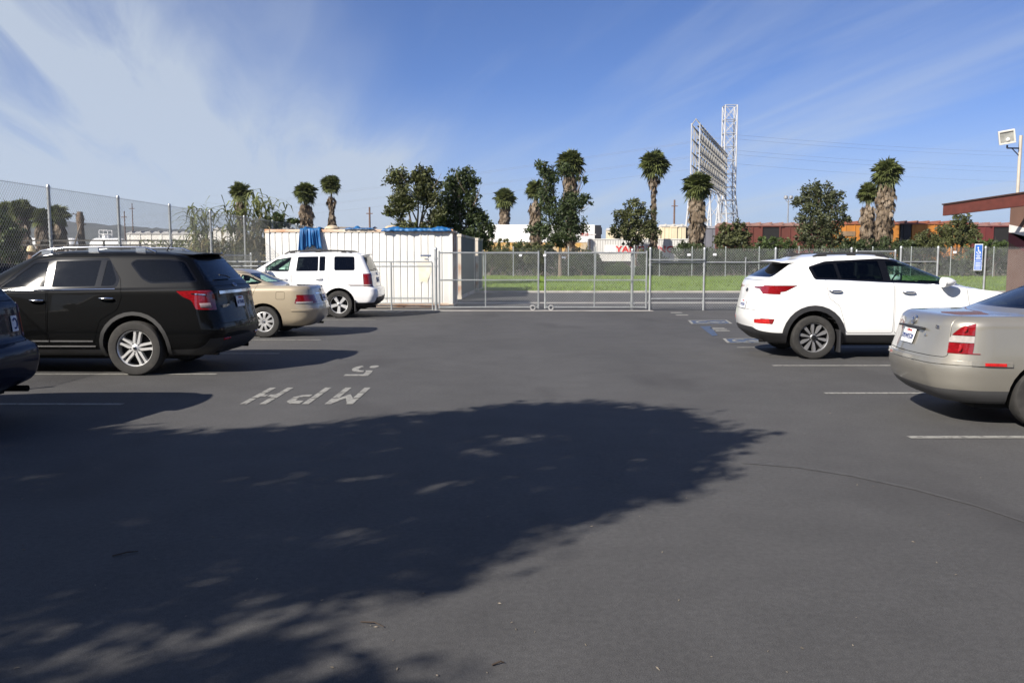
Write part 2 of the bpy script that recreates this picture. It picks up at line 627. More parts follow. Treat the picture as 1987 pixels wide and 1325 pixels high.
class Car:
    def __init__(self, name, label, cat, loc, rz, loops, rads, paint):
        self.root = thing(name, label, cat, loc, rz)
        self.paint = paint
        Ls = [car_loop(**l) for l in loops]
        rows = [Ls[0]]
        K = len(Ls)
        for k in range(K - 1):
            A, B = Ls[k], Ls[k + 1]
            ln = np.linalg.norm(B - A, axis=1, keepdims=True) + 1e-9
            ra = np.minimum(rads[k], 0.45 * ln) if k > 0 else 0 * ln
            rb = np.minimum(rads[k + 1], 0.45 * ln) if k + 1 < K - 1 else 0 * ln
            d = (B - A) / ln
            s, e = A + d * ra, B - d * rb
            n = max(2, min(9, int(np.median(ln) / 0.05)))
            for t in np.linspace(0, 1, n + 1)[(1 if k == 0 else 0):]:
                rows.append(s + (e - s) * t)
            if k + 1 < K - 1:
                C = Ls[k + 2]
                l2 = np.linalg.norm(C - B, axis=1, keepdims=True) + 1e-9
                r2 = np.minimum(rads[k + 1], 0.45 * l2)
                E2 = B + (C - B) / l2 * r2
                for t in (0.25, 0.5, 0.75):
                    rows.append(e * (1 - t) ** 2 + B * 2 * t * (1 - t) + E2 * t * t)
        rows = np.array(rows)
        nv, nu, _ = rows.shape
        mir = rows * np.array([1, -1, 1])
        V = np.concatenate([rows.reshape(-1, 3), mir.reshape(-1, 3)])
        F = []
        h = nv * nu
        for v in range(nv - 1):
            for u in range(nu - 1):
                a = v * nu + u
                q = (a, a + 1, a + nu + 1, a + nu)
                F.append(q)
                F.append(tuple(h + i for i in reversed(q)))
        me = npmesh(V, np.array(F))
        bm = bmesh.new()
        bm.from_mesh(me)
        bpy.data.meshes.remove(me)
        bmesh.ops.remove_doubles(bm, verts=bm.verts, dist=2e-4)
        bmesh.ops.dissolve_degenerate(bm, dist=1e-5, edges=bm.edges)
        bmesh.ops.recalc_face_normals(bm, faces=bm.faces)
        self.bm = bm
        bm.normal_update()
        self.ref = bm.copy()
        self.ref.faces.ensure_lookup_table()
        self.tree = BVHTree.FromBMesh(self.ref)
        self.lay = bm.faces.layers.int.new('part')
        self.parts = {0: dict(name='body', mat=paint), 1: dict(name='seam', mat=M_SEAM), 2: dict(name='gasket', mat=M_GLOSSBLK)}
        self.objs = {}
        self.L = max(l['xf'] for l in loops)

    def pid(self, **kw):
        i = len(self.parts)
        self.parts[i] = kw
        return i

    def cut(self, poly, pid, axis='y', sign=1, allowed=(0,), minn=0.2, xmax=None):
        """split the skin along a polygon seen from one side; the faces inside it become part pid"""
        bm, lay = self.bm, self.lay
        xs, zs = [p[0] for p in poly], [p[1] for p in poly]
        x0, x1, z0, z1 = min(xs) - .01, max(xs) + .01, min(zs) - .01, max(zs) + .01
        ia, ib, iz = (1, 0, 2) if axis == 'y' else (0, 1, 2)
        allowed = set(allowed)
        cand = []
        for f in bm.faces:
            if f[lay] not in allowed or f.normal[ia] * sign < minn:
                continue
            a = [v.co[ib] for v in f.verts]
            if max(a) < x0 or min(a) > x1:
                continue
            b = [v.co[iz] for v in f.verts]
            if max(b) < z0 or min(b) > z1:
                continue
            if xmax is not None and f.verts[0].co.x > xmax:
                continue
            cand.append(f)
        if not cand:
            return []
        # cut a small copy, then put the pieces back
        b2 = bmesh.new()
        old = []
        vm = {}
        for f in cand:
            for v in f.verts:
                if v not in vm:
                    n = b2.verts.new(v.co)
                    vm[v] = n
                    old.append(v)
        b2.verts.index_update()
        l2 = b2.faces.layers.int.new('part')
        for f in cand:
            g = b2.faces.new([vm[v] for v in f.verts])
            g[l2] = f[lay]
        idl = b2.verts.layers.int.new('orig')
        for i, v in enumerate(b2.verts):
            v[idl] = i + 1
        norig = len(old)
        K = len(poly)
        for i in range(K):
            p, q = poly[i], poly[(i + 1) % K]
            dx, dz = q[0] - p[0], q[1] - p[1]
            if abs(dx) + abs(dz) < 1e-5:
                continue
            co, no = [0, 0, 0], [0, 0, 0]
            co[ib], co[iz] = p
            no[ib], no[iz] = -dz, dx
            e0, e1 = min(p[0], q[0]) - 1e-4, max(p[0], q[0]) + 1e-4
            g0, g1 = min(p[1], q[1]) - 1e-4, max(p[1], q[1]) + 1e-4
            near, es, vs = [], set(), set()
            for f in b2.faces:
                a = [v.co[ib] for v in f.verts]
                b = [v.co[iz] for v in f.verts]
                if not (max(a) < e0 or min(a) > e1 or max(b) < g0 or min(b) > g1):
                    near.append(f)
                    es.update(f.edges)
                    vs.update(f.verts)
            if near:
                bmesh.ops.bisect_plane(b2, geom=near + list(es) + list(vs), plane_co=co, plane_no=no, dist=1e-6)
        # original vertices keep their place: match them by position
        back = {}
        where = {tuple(round(c, 6) for c in v.co): v for v in old}
        bmesh.ops.delete(bm, geom=cand, context='FACES_ONLY')
        got = []
        for f in b2.faces:
            vv = []
            for v in f.verts:
                if v not in back:
                    k = tuple(round(c, 6) for c in v.co)
                    if k not in where:
                        where[k] = bm.verts.new(v.co)
                    back[v] = where[k]
                vv.append(back[v])
            if len(set(vv)) < 3:
                continue
            try:
                g = bm.faces.new(vv)
            except ValueError:
                continue
            g[lay] = f[l2]
            g.normal_update()
            c = f.calc_center_median()
            if inside(c[ib], c[iz], poly):
                g[lay] = pid
                got.append(g)
        b2.free()
        return got

    def window(self, poly, mat, axis='y', sides=(1, -1), name='window', r=0.03, gask=0.014, label=None, gmat=None, xmax=None, allowed=(0,)):
        poly = rp(poly, r, 3)
        for s in sides:
            self.cut(poly, 2 if gmat is None else gmat, axis, s, allowed=allowed, xmax=xmax)
            i = self.pid(name=name, mat=mat, off=-0.004, label=label)
            self.cut(shrink(poly, gask), i, axis, s, allowed=(2,) if gmat is None else (gmat,), xmax=xmax)

    def surround(self, poly, mat=None):
        """black window surround between the panes"""
        for s in (1, -1):
            self.cut(rp(poly, .04, 3), 2, 'y', s)

    def panel(self, poly, name, mat=None, axis='y', sides=(1, -1), gap=0.007, r=0.04, off=0.0, key=None, allowed=(0,), minn=0.2, xmax=None, label=None):
        poly = rp(poly, r, 3) if r else poly
        for s in sides:
            if gap:
                self.cut(poly, 1, axis, s, allowed=allowed, minn=minn, xmax=xmax)
                allowed2 = (1,)
                inner = shrink(poly, gap)
            else:
                allowed2, inner = allowed, poly
            i = self.pid(name=name, mat=mat or self.paint, off=off, key=(key, s) if key else None, label=label)
            self.cut(inner, i, axis, s, allowed=allowed2, minn=minn, xmax=xmax)

    def arch(self, x, z, r, depth=0.30, trim=0.0, trim_mat=None, n=28):
        circ = lambda rr: [(x + rr * math.cos(2 * math.pi * k / n), z + rr * math.sin(2 * math.pi * k / n)) for k in range(n)]
        everything = tuple(range(0, 400))
        well = self.pid(name='wheel_well', mat=M_SEAM)
        for s in (1, -1):
            if trim:
                i = self.pid(name='arch_trim', mat=trim_mat, off=0.012)
                self.cut(circ(r + trim), i, 'y', s, allowed=everything, minn=0.02)
                fs = self.cut(circ(r), well, 'y', s, allowed=everything, minn=-0.2)
            else:
                fs = self.cut(circ(r), well, 'y', s, allowed=everything, minn=-0.2)
            fs = [f for f in fs if f.calc_center_median().y * s > 0.3]
            bound = set()
            S = set(fs)
            for f in fs:
                for e in f.edges:
                    if any(g not in S for g in e.link_faces):
                        bound.add(e)
            pairs = [(e.verts[0], e.verts[1]) for e in bound]
            yin = max(abs(v.co.y) for p in pairs for v in p) - depth
            bmesh.ops.delete(self.bm, geom=fs, context='FACES')
            new = {}
            for a, b in pairs:
                if not (a.is_valid and b.is_valid):
                    continue
                for v in (a, b):
                    if v not in new:
                        new[v] = self.bm.verts.new((v.co.x, s * yin, v.co.z))
                try:
                    f = self.bm.faces.new((a, b, new[b], new[a]))
                    f[self.lay] = well
                except ValueError:
                    pass
            vs = [new[v] for v in new]
            vs.sort(key=lambda v: math.atan2(v.co.z - z, v.co.x - x))
            if len(vs) > 2:
                f = self.bm.faces.new(vs)
                f[self.lay] = well

    def surf(self, x, z, s):
        """body surface point at side s"""
        h = self.tree.ray_cast(Vector((x, s * 3, z)), Vector((0, -s, 0)))
        return h[0], h[1]

    def rear(self, y, z):
        h = self.tree.ray_cast(Vector((-3, y, z)), Vector((1, 0, 0)))
        return h[0], h[1]

    def top(self, x, y):
        h = self.tree.ray_cast(Vector((x, y, 4)), Vector((0, 0, -1)))
        return h[0], h[1]

    def ref_normal(self, co):
        loc, n, i, d = self.tree.find_nearest(co)
        if loc is None:
            return Vector((0, 0, 1))
        f = self.ref.faces[i]
        w = poly_3d_calc([v.co for v in f.verts], loc)
        r = Vector((0, 0, 0))
        for k, v in zip(w, f.verts):
            r += v.normal * k
        return r.normalized() if r.length > 1e-6 else n

    def finish(self, lining=0.8):
        bm, lay = self.bm, self.lay
        groups = {}
        for f in bm.faces:
            groups.setdefault(f[lay], []).append(f)
        cache = {}

        def nrm(v):
            k = v.index
            if k not in cache:
                cache[k] = self.ref_normal(v.co)
            return cache[k]
        bm.verts.index_update()
        # the body keeps its seams, gaskets and wheel wells as second materials
        merged = {0: 0, 1: 1, 2: 2}
        mats = [self.paint, M_SEAM, M_GLOSSBLK]
        for i, p in self.parts.items():
            if p['name'] == 'wheel_well':
                merged[i] = 1
        keyed = {}
        for i, p in self.parts.items():
            if i in merged or i not in groups:
                continue
            for isl in islands(groups[i]):
                self._emit(isl, p, nrm, keyed)
        vid, V, F, MI, NN = {}, [], [], [], []
        for i, mi in merged.items():
            p = self.parts[i]
            for f in groups.get(i, []):
                ids = []
                for v in f.verts:
                    k = (v.index, mi == 1 and p['name'] == 'seam')
                    if k not in vid:
                        vid[k] = len(V)
                        co = v.co - nrm(v) * 0.006 if k[1] else v.co.copy()
                        V.append(co)
                        NN.append(nrm(v) if p['name'] != 'wheel_well' else v.normal.copy())
                    ids.append(vid[k])
                F.append(ids)
                MI.append(mi)
        me = bpy.data.meshes.new('body')
        me.from_pydata(V, [], F)
        me.polygons.foreach_set('material_index', MI)
        me.shade_smooth()
        me.normals_split_custom_set_from_vertices(NN)
        self.body = link('body', me, mats, self.root)
        # inner lining: the inside of the shell seen through the glass
        V, F, vid = [], [], {}
        for i, fs in groups.items():
            nm = self.parts[i]['name']
            if nm in ('window', 'windshield', 'rear_window', 'wheel_well'):
                continue
            for f in fs:
                if f.calc_center_median().z < lining:
                    continue
                ids = []
                for v in f.verts:
                    if v.index not in vid:
                        vid[v.index] = len(V)
                        V.append(v.co - nrm(v) * 0.03)
                    ids.append(vid[v.index])
                F.append(ids[::-1])
        me = bpy.data.meshes.new('lining')
        me.from_pydata(V, [], F)
        link('interior_lining', me, M_INT, self.root, smooth=True)
        self.bm.free()

    def _emit(self, faces, p, nrm, keyed):
        off = p.get('off', 0.0)
        V, F, NN, vid = [], [], [], {}
        S = set(faces)
        for f in faces:
            ids = []
            for v in f.verts:
                if v.index not in vid:
                    vid[v.index] = len(V)
                    n = nrm(v)
                    V.append(v.co + n * off)
                    NN.append(n)
                ids.append(vid[v.index])
            F.append(ids)
        # rim walls so that a proud or sunk panel has depth
        d = -0.012 - max(off, 0)
        for f in faces:
            for e in f.edges:
                if sum(1 for g in e.link_faces if g in S) == 1:
                    a, b = e.verts
                    # keep the face's winding
                    vs = list(f.verts)
                    ia = vs.index(a)
                    if vs[(ia + 1) % len(vs)] is not b:
                        a, b = b, a
                    k = len(V)
                    for v in (a, b):
                        V.append(V[vid[v.index]].copy())
                        NN.append(nrm(v))
                    for v in (b, a):
                        V.append(V[vid[v.index]] + nrm(v) * d)
                        NN.append(nrm(v))
                    F.append([k + 1, k, k + 3, k + 2])
        me = bpy.data.meshes.new(p['name'])
        me.from_pydata(V, [], F)
        me.shade_smooth()
        me.normals_split_custom_set_from_vertices(NN)
        o = link(p['name'], me, p['mat'], self.root)
        if p.get('label'):
            o['label'] = p['label']
        if p.get('key'):
            self.objs[p['key']] = o

    # ---- fittings
    def wheels(self, xs, r, y, style, width=0.23, rimr=None):
        proto = None
        for x in xs:
            for s in (1, -1):
                w = bpy.data.objects.new('wheel', None)
                COL.objects.link(w)
                w.parent = self.root
                w.location = (x, s * y, r)
                w.rotation_euler = (0, random.uniform(0, 6.28), 0 if s > 0 else math.pi)
                if proto is None:
                    proto = w
                    build_wheel(w, r, width, style, rimr or r * 0.66)
                else:
                    for ch in [o for o in bpy.data.objects if o.parent == proto]:
                        c = ch.copy()
                        COL.objects.link(c)
                        c.parent = w

    def handle(self, x, z, s, length=0.17, mat=None, key=None):
        p, n = self.surf(x, z, s)
        q = [self.surf(x + t * length / 2, z, s)[0] + Vector((0, s * h, 0)) for t, h in
             ((-1, 0.0), (-0.85, 0.035), (-0.4, 0.046), (0.4, 0.046), (0.85, 0.035), (1, 0.0))]
        mb = MB()
        mb.tube(q, [0.010, 0.014, 0.016, 0.016, 0.014, 0.010], 8)
        par = self.objs.get((key, s), self.root)
        mb.build('handle', mat or self.paint, par, auto=50)

    def plate(self, y, z, txt, w=0.305, h=0.152, label=None):
        p, n = self.rear(y, z)
        tilt = math.asin(max(-1, min(1, n.z)))
        mb = MB()
        mb.box((0, 0, 0), (0.012, w, h))
        o = mb.build('licence_plate', M_PLATE, self.root, bevel=0.006)
        o.location = p + n * 0.016
        o.rotation_euler = (0, tilt, 0)
        if label:
            o['label'] = label
        me = text_mesh(txt, h * 0.46, 0.003, 0.0012)
        t = link('plate_text', me, M_INK, o)
        t.matrix_local = Matrix.Translation((-0.008, 0, -0.012)) @ Matrix(((0, 0, -1, 0), (-1, 0, 0, 0), (0, 1, 0, 0), (0, 0, 0, 1)))
        me = text_mesh('California', h * 0.22, 0.003, 0.001)
        t = link('plate_text', me, M_PINK, o)
        t.matrix_local = Matrix.Translation((-0.008, 0, h * 0.36)) @ Matrix(((0, 0, -1, 0), (-1, 0, 0, 0), (0, 1, 0, 0), (0, 0, 0, 1)))
        return o

    def rail(self, x0, x1, y, h=0.05, mat=M_CHROME, feet=3):
        for s in (1, -1):
            pts = []
            for t in np.linspace(0, 1, 14):
                x = x0 + (x1 - x0) * t
                p, _ = self.top(x, s * y)
                e = min(1, min(t, 1 - t) / 0.08)
                pts.append(p + Vector((0, 0, 0.004 + h * e ** 0.6)))
            mb = MB()
            mb.tube(pts, 0.018, 8)
            for k in range(feet):
                x = x0 + (x1 - x0) * (0.12 + 0.76 * k / (feet - 1))
                p, _ = self.top(x, s * y)
                mb.box((x, s * y, p.z + h / 2), (0.14, 0.03, h + 0.01))
            mb.build('roof_rail', mat, self.root, auto=50)

    def seats(self, xs, z, ws=0.52):
        for x, ys, rest in xs:
            for y in ys:
                mb = MB()
                mb.box((x, y, z), (0.5, ws, 0.16))
                mb.box((x - 0.26, y, z + 0.34), (0.14, ws, 0.62), ry=R(-14), taper=(0.8, 0.85))
                if rest:
                    mb.box((x - 0.39, y, z + 0.76), (0.09, 0.26, 0.17), ry=R(-12))
                mb.build('seat', M_SEAT, self.root, bevel=0.04, seg=2)

    def dash(self, x, z, w, side=1):
        mb = MB()
        mb.box((x, 0, z - 0.12), (0.4, w * 2, 0.3), taper=(0.5, 0.95))
        mb.build('dashboard', M_INT, self.root, bevel=0.04)
        mb = MB()
        ring = [(x - 0.32 + 0.06 * math.sin(t), side * 0.38 + 0.185 * math.cos(t), z + 0.02 + 0.18 * math.sin(t)) for t in np.linspace(0, 2 * math.pi, 20)[:-1]]
        mb.tube(ring, 0.014, 6, closed=True)
        mb.tube([(x - 0.32, side * 0.38, z + 0.02), (x - 0.1, side * 0.38, z - 0.06)], 0.03, 6)
        mb.box((x - 0.32, side * 0.38, z + 0.02), (0.03, 0.34, 0.05))
        mb.build('steering_wheel', M_INT, self.root, auto=50)

    def mirror(self, x, z, mat, w=0.13):
        for s in (1, -1):
            p, _ = self.surf(x, z, s)
            c = Vector((x, p.y + s * 0.16, z + 0.06))
            mb = MB()
            prof = []
            V = []
            n = 10
            for i in range(7):
                t = i / 6
                rx = 0.5 + 0.5 * math.sin(t * math.pi * 0.9 + 0.1)
                for j in range(n):
                    a = 2 * math.pi * j / n
                    V.append(c + Vector((-0.09 + 0.2 * t, math.cos(a) * w * (1 - 0.75 * t ** 2.2) * 0.95, math.sin(a) * 0.085 * (1 - 0.72 * t ** 2.2))))
            F = [(i * n + j, i * n + (j + 1) % n, (i + 1) * n + (j + 1) % n, (i + 1) * n + j) for i in range(6) for j in range(n)]
            F += [tuple(range(n)), tuple(6 * n + j for j in range(n))]
            mb.add(V, F)
            o = mb.build('wing_mirror', mat, self.root, auto=50)
            mb = MB()
            mb.tube([Vector((x + 0.03, p.y - s * 0.02, z + 0.005)), Vector((x, p.y + s * 0.10, z + 0.02))], [0.035, 0.028], 8)
            mb.build('mirror_arm', M_TRIM, o, auto=50)


def build_wheel(parent, r, width, style, rr):
    mb = MB()
    w = width / 2
    prof = [(rr * 0.97, -w * 0.8), (rr * 1.02, -w * 0.92), (r * 0.86, -w), (r * 0.95, -w * 0.95), (r * 0.99, -w * 0.78), (r, -w * 0.4),
            (r, w * 0.4), (r * 0.99, w * 0.78), (r * 0.95, w * 0.95), (r * 0.86, w), (rr * 1.02, w * 0.92), (rr * 0.97, w * 0.8)]
    mb.lathe(prof, 48)
    mb.build('tyre', M_RUBBER, parent, auto=35)
    # rim: barrel, lip and spokes; outer face towards +y
    fy = w * 0.62
    mb = MB()
    if style == 'hubcap':
        mb.lathe([(rr * 1.0, fy - 0.03), (rr * 1.0, fy + 0.018), (rr * 0.93, fy + 0.026), (rr * 0.86, fy + 0.012)], 40)
    else:
        mb.lathe([(rr * 0.99, -w * 0.6), (rr * 0.93, 0.0), (rr * 0.95, fy), (rr * 1.0, fy + 0.014), (rr * 0.985, fy + 0.022), (rr * 0.93, fy + 0.006)], 40)

    def spoke(a, prof, tw=0.0):
        """prof: (radius, half width, y front, y back) stations"""
        V = []
        for q in prof:
            rad, hw, yf, yb = q[:4]
            o = q[4] if len(q) > 4 else 0.0
            for sx, y in ((-1, yb), (-0.8, yf), (0.8, yf), (1, yb)):
                px, pz = rad, sx * hw + o
                V.append((px * math.cos(a) - pz * math.sin(a), y, px * math.sin(a) + pz * math.cos(a)))
        K = len(prof)
        F = [(i * 4 + j, i * 4 + (j + 1) % 4, i * 4 + 4 + (j + 1) % 4, i * 4 + 4 + j) for i in range(K - 1) for j in range(4)]
        F += [(3, 2, 1, 0), tuple((K - 1) * 4 + j for j in range(4))]
        mb.add(V, F)
    face = M_ALLOY if style != 'ten' else pm('machined_alloy', (.33, .33, .34), rough=.3, metal=.6, var=.08)
    dark = M_DARKALLOY
    if style == 'double5':
        for k in range(5):
            a = 2 * math.pi * k / 5
            for o in (-1, 1):
                spoke(a, [(rr * 0.16, 0.024, fy + 0.0, fy - 0.05, o * 0.022), (rr * 0.4, 0.022, fy + 0.004, fy - 0.05, o * 0.032),
                          (rr * 0.75, 0.019, fy + 0.002, fy - 0.05, o * 0.036), (rr * 0.97, 0.028, fy + 0.004, fy - 0.06, o * 0.046)])
    elif style == 'five':
        for k in range(5):
            a = 2 * math.pi * k / 5
            spoke(a, [(rr * 0.12, 0.045, fy - 0.005, fy - 0.06), (rr * 0.4, 0.042, fy + 0.004, fy - 0.06), (rr * 0.75, 0.05, fy + 0.002, fy - 0.06), (rr * 0.97, 0.072, fy + 0.004, fy - 0.07)])
    elif style == 'ten':
        for k in range(10):
            a = 2 * math.pi * k / 10
            spoke(a, [(rr * 0.2, 0.012, fy - 0.01, fy - 0.05), (rr * 0.5, 0.022, fy + 0.0, fy - 0.05), (rr * 0.8, 0.031, fy + 0.004, fy - 0.055), (rr * 0.97, 0.018, fy + 0.006, fy - 0.06)])
    elif style == 'hubcap':
        for k in range(9):
            a = 2 * math.pi * k / 9
            spoke(a, [(rr * 0.2, 0.03, fy + 0.02, fy - 0.02), (rr * 0.6, 0.027, fy + 0.03, fy - 0.01), (rr * 0.92, 0.045, fy + 0.016, fy - 0.01)])
        face = M_HUBCAP
    mb.lathe([(rr * 0.21, fy - 0.05), (rr * 0.21, fy + 0.002), (rr * 0.15, fy + 0.012), (0.001, fy + 0.014)], 24)
    mb.build('rim', face, parent, auto=30)
    mb = MB()
    if style == 'hubcap':
        mb.lathe([(rr * 0.95, fy - 0.02), (0.001, fy - 0.02)], 24)
    else:
        mb.lathe([(rr * 0.95, -w * 0.35), (0.001, -w * 0.35)], 24)
        mb.lathe([(rr * 0.72, -w * 0.3), (rr * 0.72, -w * 0.05), (0.08, -w * 0.05)], 28)
    mb.build('brake_disc', dark if style != 'hubcap' else M_SEAM, parent, auto=30)
    mb = MB()
    if style == 'ten':
        mb.lathe([(rr * 0.17, fy + 0.002), (rr * 0.17, fy + 0.018), (rr * 0.14, fy + 0.022), (0.001, fy + 0.022)], 20)
    else:
        mb.lathe([(rr * 0.10, fy + 0.002), (rr * 0.10, fy + 0.020), (rr * 0.08, fy + 0.023), (0.001, fy + 0.023)], 20)
    mb.build('hub_cap', dark if style == 'ten' else M_CHROME, parent, auto=30)
    mb = MB()
    for k in range(5):
        a = 2 * math.pi * (k + 0.5) / 5
        x, z = rr * 0.26 * math.cos(a), rr * 0.26 * math.sin(a)
        mb.tube([(x, fy - 0.03, z), (x, fy + 0.004, z)], 0.011, 6)
    mb.build('wheel_nuts', M_CHROME, parent, auto=30, kind='stuff')


def strip(car, pts, name, mat, s, hw=0.012, out=0.006, key=None):
    """a thin moulding following the body side through (x,z) points"""
    V, F = [], []
    P = []
    for (xa, za), (xb, zb) in zip(pts[:-1], pts[1:]):
        for t in np.linspace(0, 1, 12, endpoint=False):
            P.append((xa + (xb - xa) * t, za + (zb - za) * t))
    P.append(pts[-1])
    for x, z in P:
        for dz, o in ((-hw, -0.004), (-hw * 0.7, out), (hw * 0.7, out), (hw, -0.004)):
            p, n = car.surf(x, z + dz, s)
            V.append(p + n * o)
    for i in range(len(P) - 1):
        for j in range(3):
            F.append((i * 4 + j, i * 4 + j + 1, i * 4 + 5 + j, i * 4 + 4 + j))
    F += [(0, 1, 2, 3), tuple(len(V) - 4 + j for j in range(4))]
    mb = MB()
    mb.add(V, F)
    return mb.build(name, mat, car.objs.get((key, s), car.root), auto=60)


def rear_strip(car, ys, z, hw, name, mat, out=0.012, dz=lambda y: 0.0):
    V, F = [], []
    Y = np.linspace(ys[0], ys[1], 24)
    for y in Y:
        for d, o in ((-hw, -0.004), (-hw * 0.7, out), (hw * 0.7, out), (hw, -0.004)):
            p, n = car.rear(y, z + d + dz(y))
            V.append(p + n * o)
    for i in range(len(Y) - 1):
        for j in range(3):
            F.append((i * 4 + j, i * 4 + j + 1, i * 4 + 5 + j, i * 4 + 4 + j))
    F += [(0, 1, 2, 3), tuple(len(V) - 4 + j for j in range(4))]
    mb = MB()
    mb.add(V, F)
    return mb.build(name, mat, car.root, auto=60)


def rear_badge(car, y, z, w, h, mat, name='badge', n=20, ring=True, inner=None):
    p, nn = car.rear(y, z)
    mb = MB()
    el = [(w / 2 * math.cos(2 * math.pi * k / n), h / 2 * math.sin(2 * math.pi * k / n)) for k in range(n)]
    mb.prism(el, 0.012, 'x', -0.012)
    o = mb.build(name, mat, car.root, bevel=0.003)
    o.location = p + nn * 0.002
    o.rotation_euler = (0, math.asin(nn.z), 0)
    if inner:
        mb = MB()
        mb.prism([(a * 0.8, b * 0.75) for a, b in el], 0.003, 'x', -0.0155)
        mb.build('badge_field', inner, o)
    return o


def spoiler(car, x0, x1, w, z, th, mat, droop=0.0, bow=0.08):
    """roof spoiler: a tapered wing over the rear glass"""
    V, F = [], []
    n = 15
    for i in range(n):
        y = -w + 2 * w * i / (n - 1)
        b = bow * (y / w) ** 2
        e = 0.02 * (abs(y) / w) ** 4
        V += [(x1, y, z(x1) - e), (x0 + b, y, z(x0) - droop - e), (x0 + b + 0.01, y, z(x0) - droop - th * 0.5 - e), (x1, y, z(x1) - th * 1.6 - e)]
    for i in range(n - 1):
        for j in range(4):
            F.append((i * 4 + j, i * 4 + (j + 1) % 4, i * 4 + 4 + (j + 1) % 4, i * 4 + 4 + j))
    F += [(0, 1, 2, 3), tuple(len(V) - 4 + j for j in range(4))]
    mb = MB()
    mb.add(V, F)
    return mb.build('spoiler', mat, car.root, auto=45, bevel=0.008)


def exhaust(car, y, z=0.27, x=0.08, r=0.032):
    mb = MB()
    mb.tube([(x + 0.5, y, z), (x, y, z)], r, 12, cap=False)
    mb.tube([(x + 0.5, y, z), (x + 0.02, y, z)], r * 0.85, 12, cap=True)
    mb.build('exhaust_pipe', M_DARKALLOY, car.root, auto=50)


def underbody(car, x0, x1, w, z=0.25):
    mb = MB()
    mb.box(((x0 + x1) / 2, 0, z), (x1 - x0, w * 2, 0.12))
    mb.tube([(x0 + 0.6, -w - 0.1, z + 0.05), (x0 + 0.6, w + 0.1, z + 0.05)], 0.05, 8)
    mb.tube([(x1 - 0.5, -w - 0.1, z + 0.05), (x1 - 0.5, w + 0.1, z + 0.05)], 0.05, 8)
    mb.build('underbody', M_SEAM, car.root)


def head_lights(car, poly_side, z):
    car.panel(poly_side, 'headlight', M_CLEAR, gap=0.005, r=0.03, off=0.004)

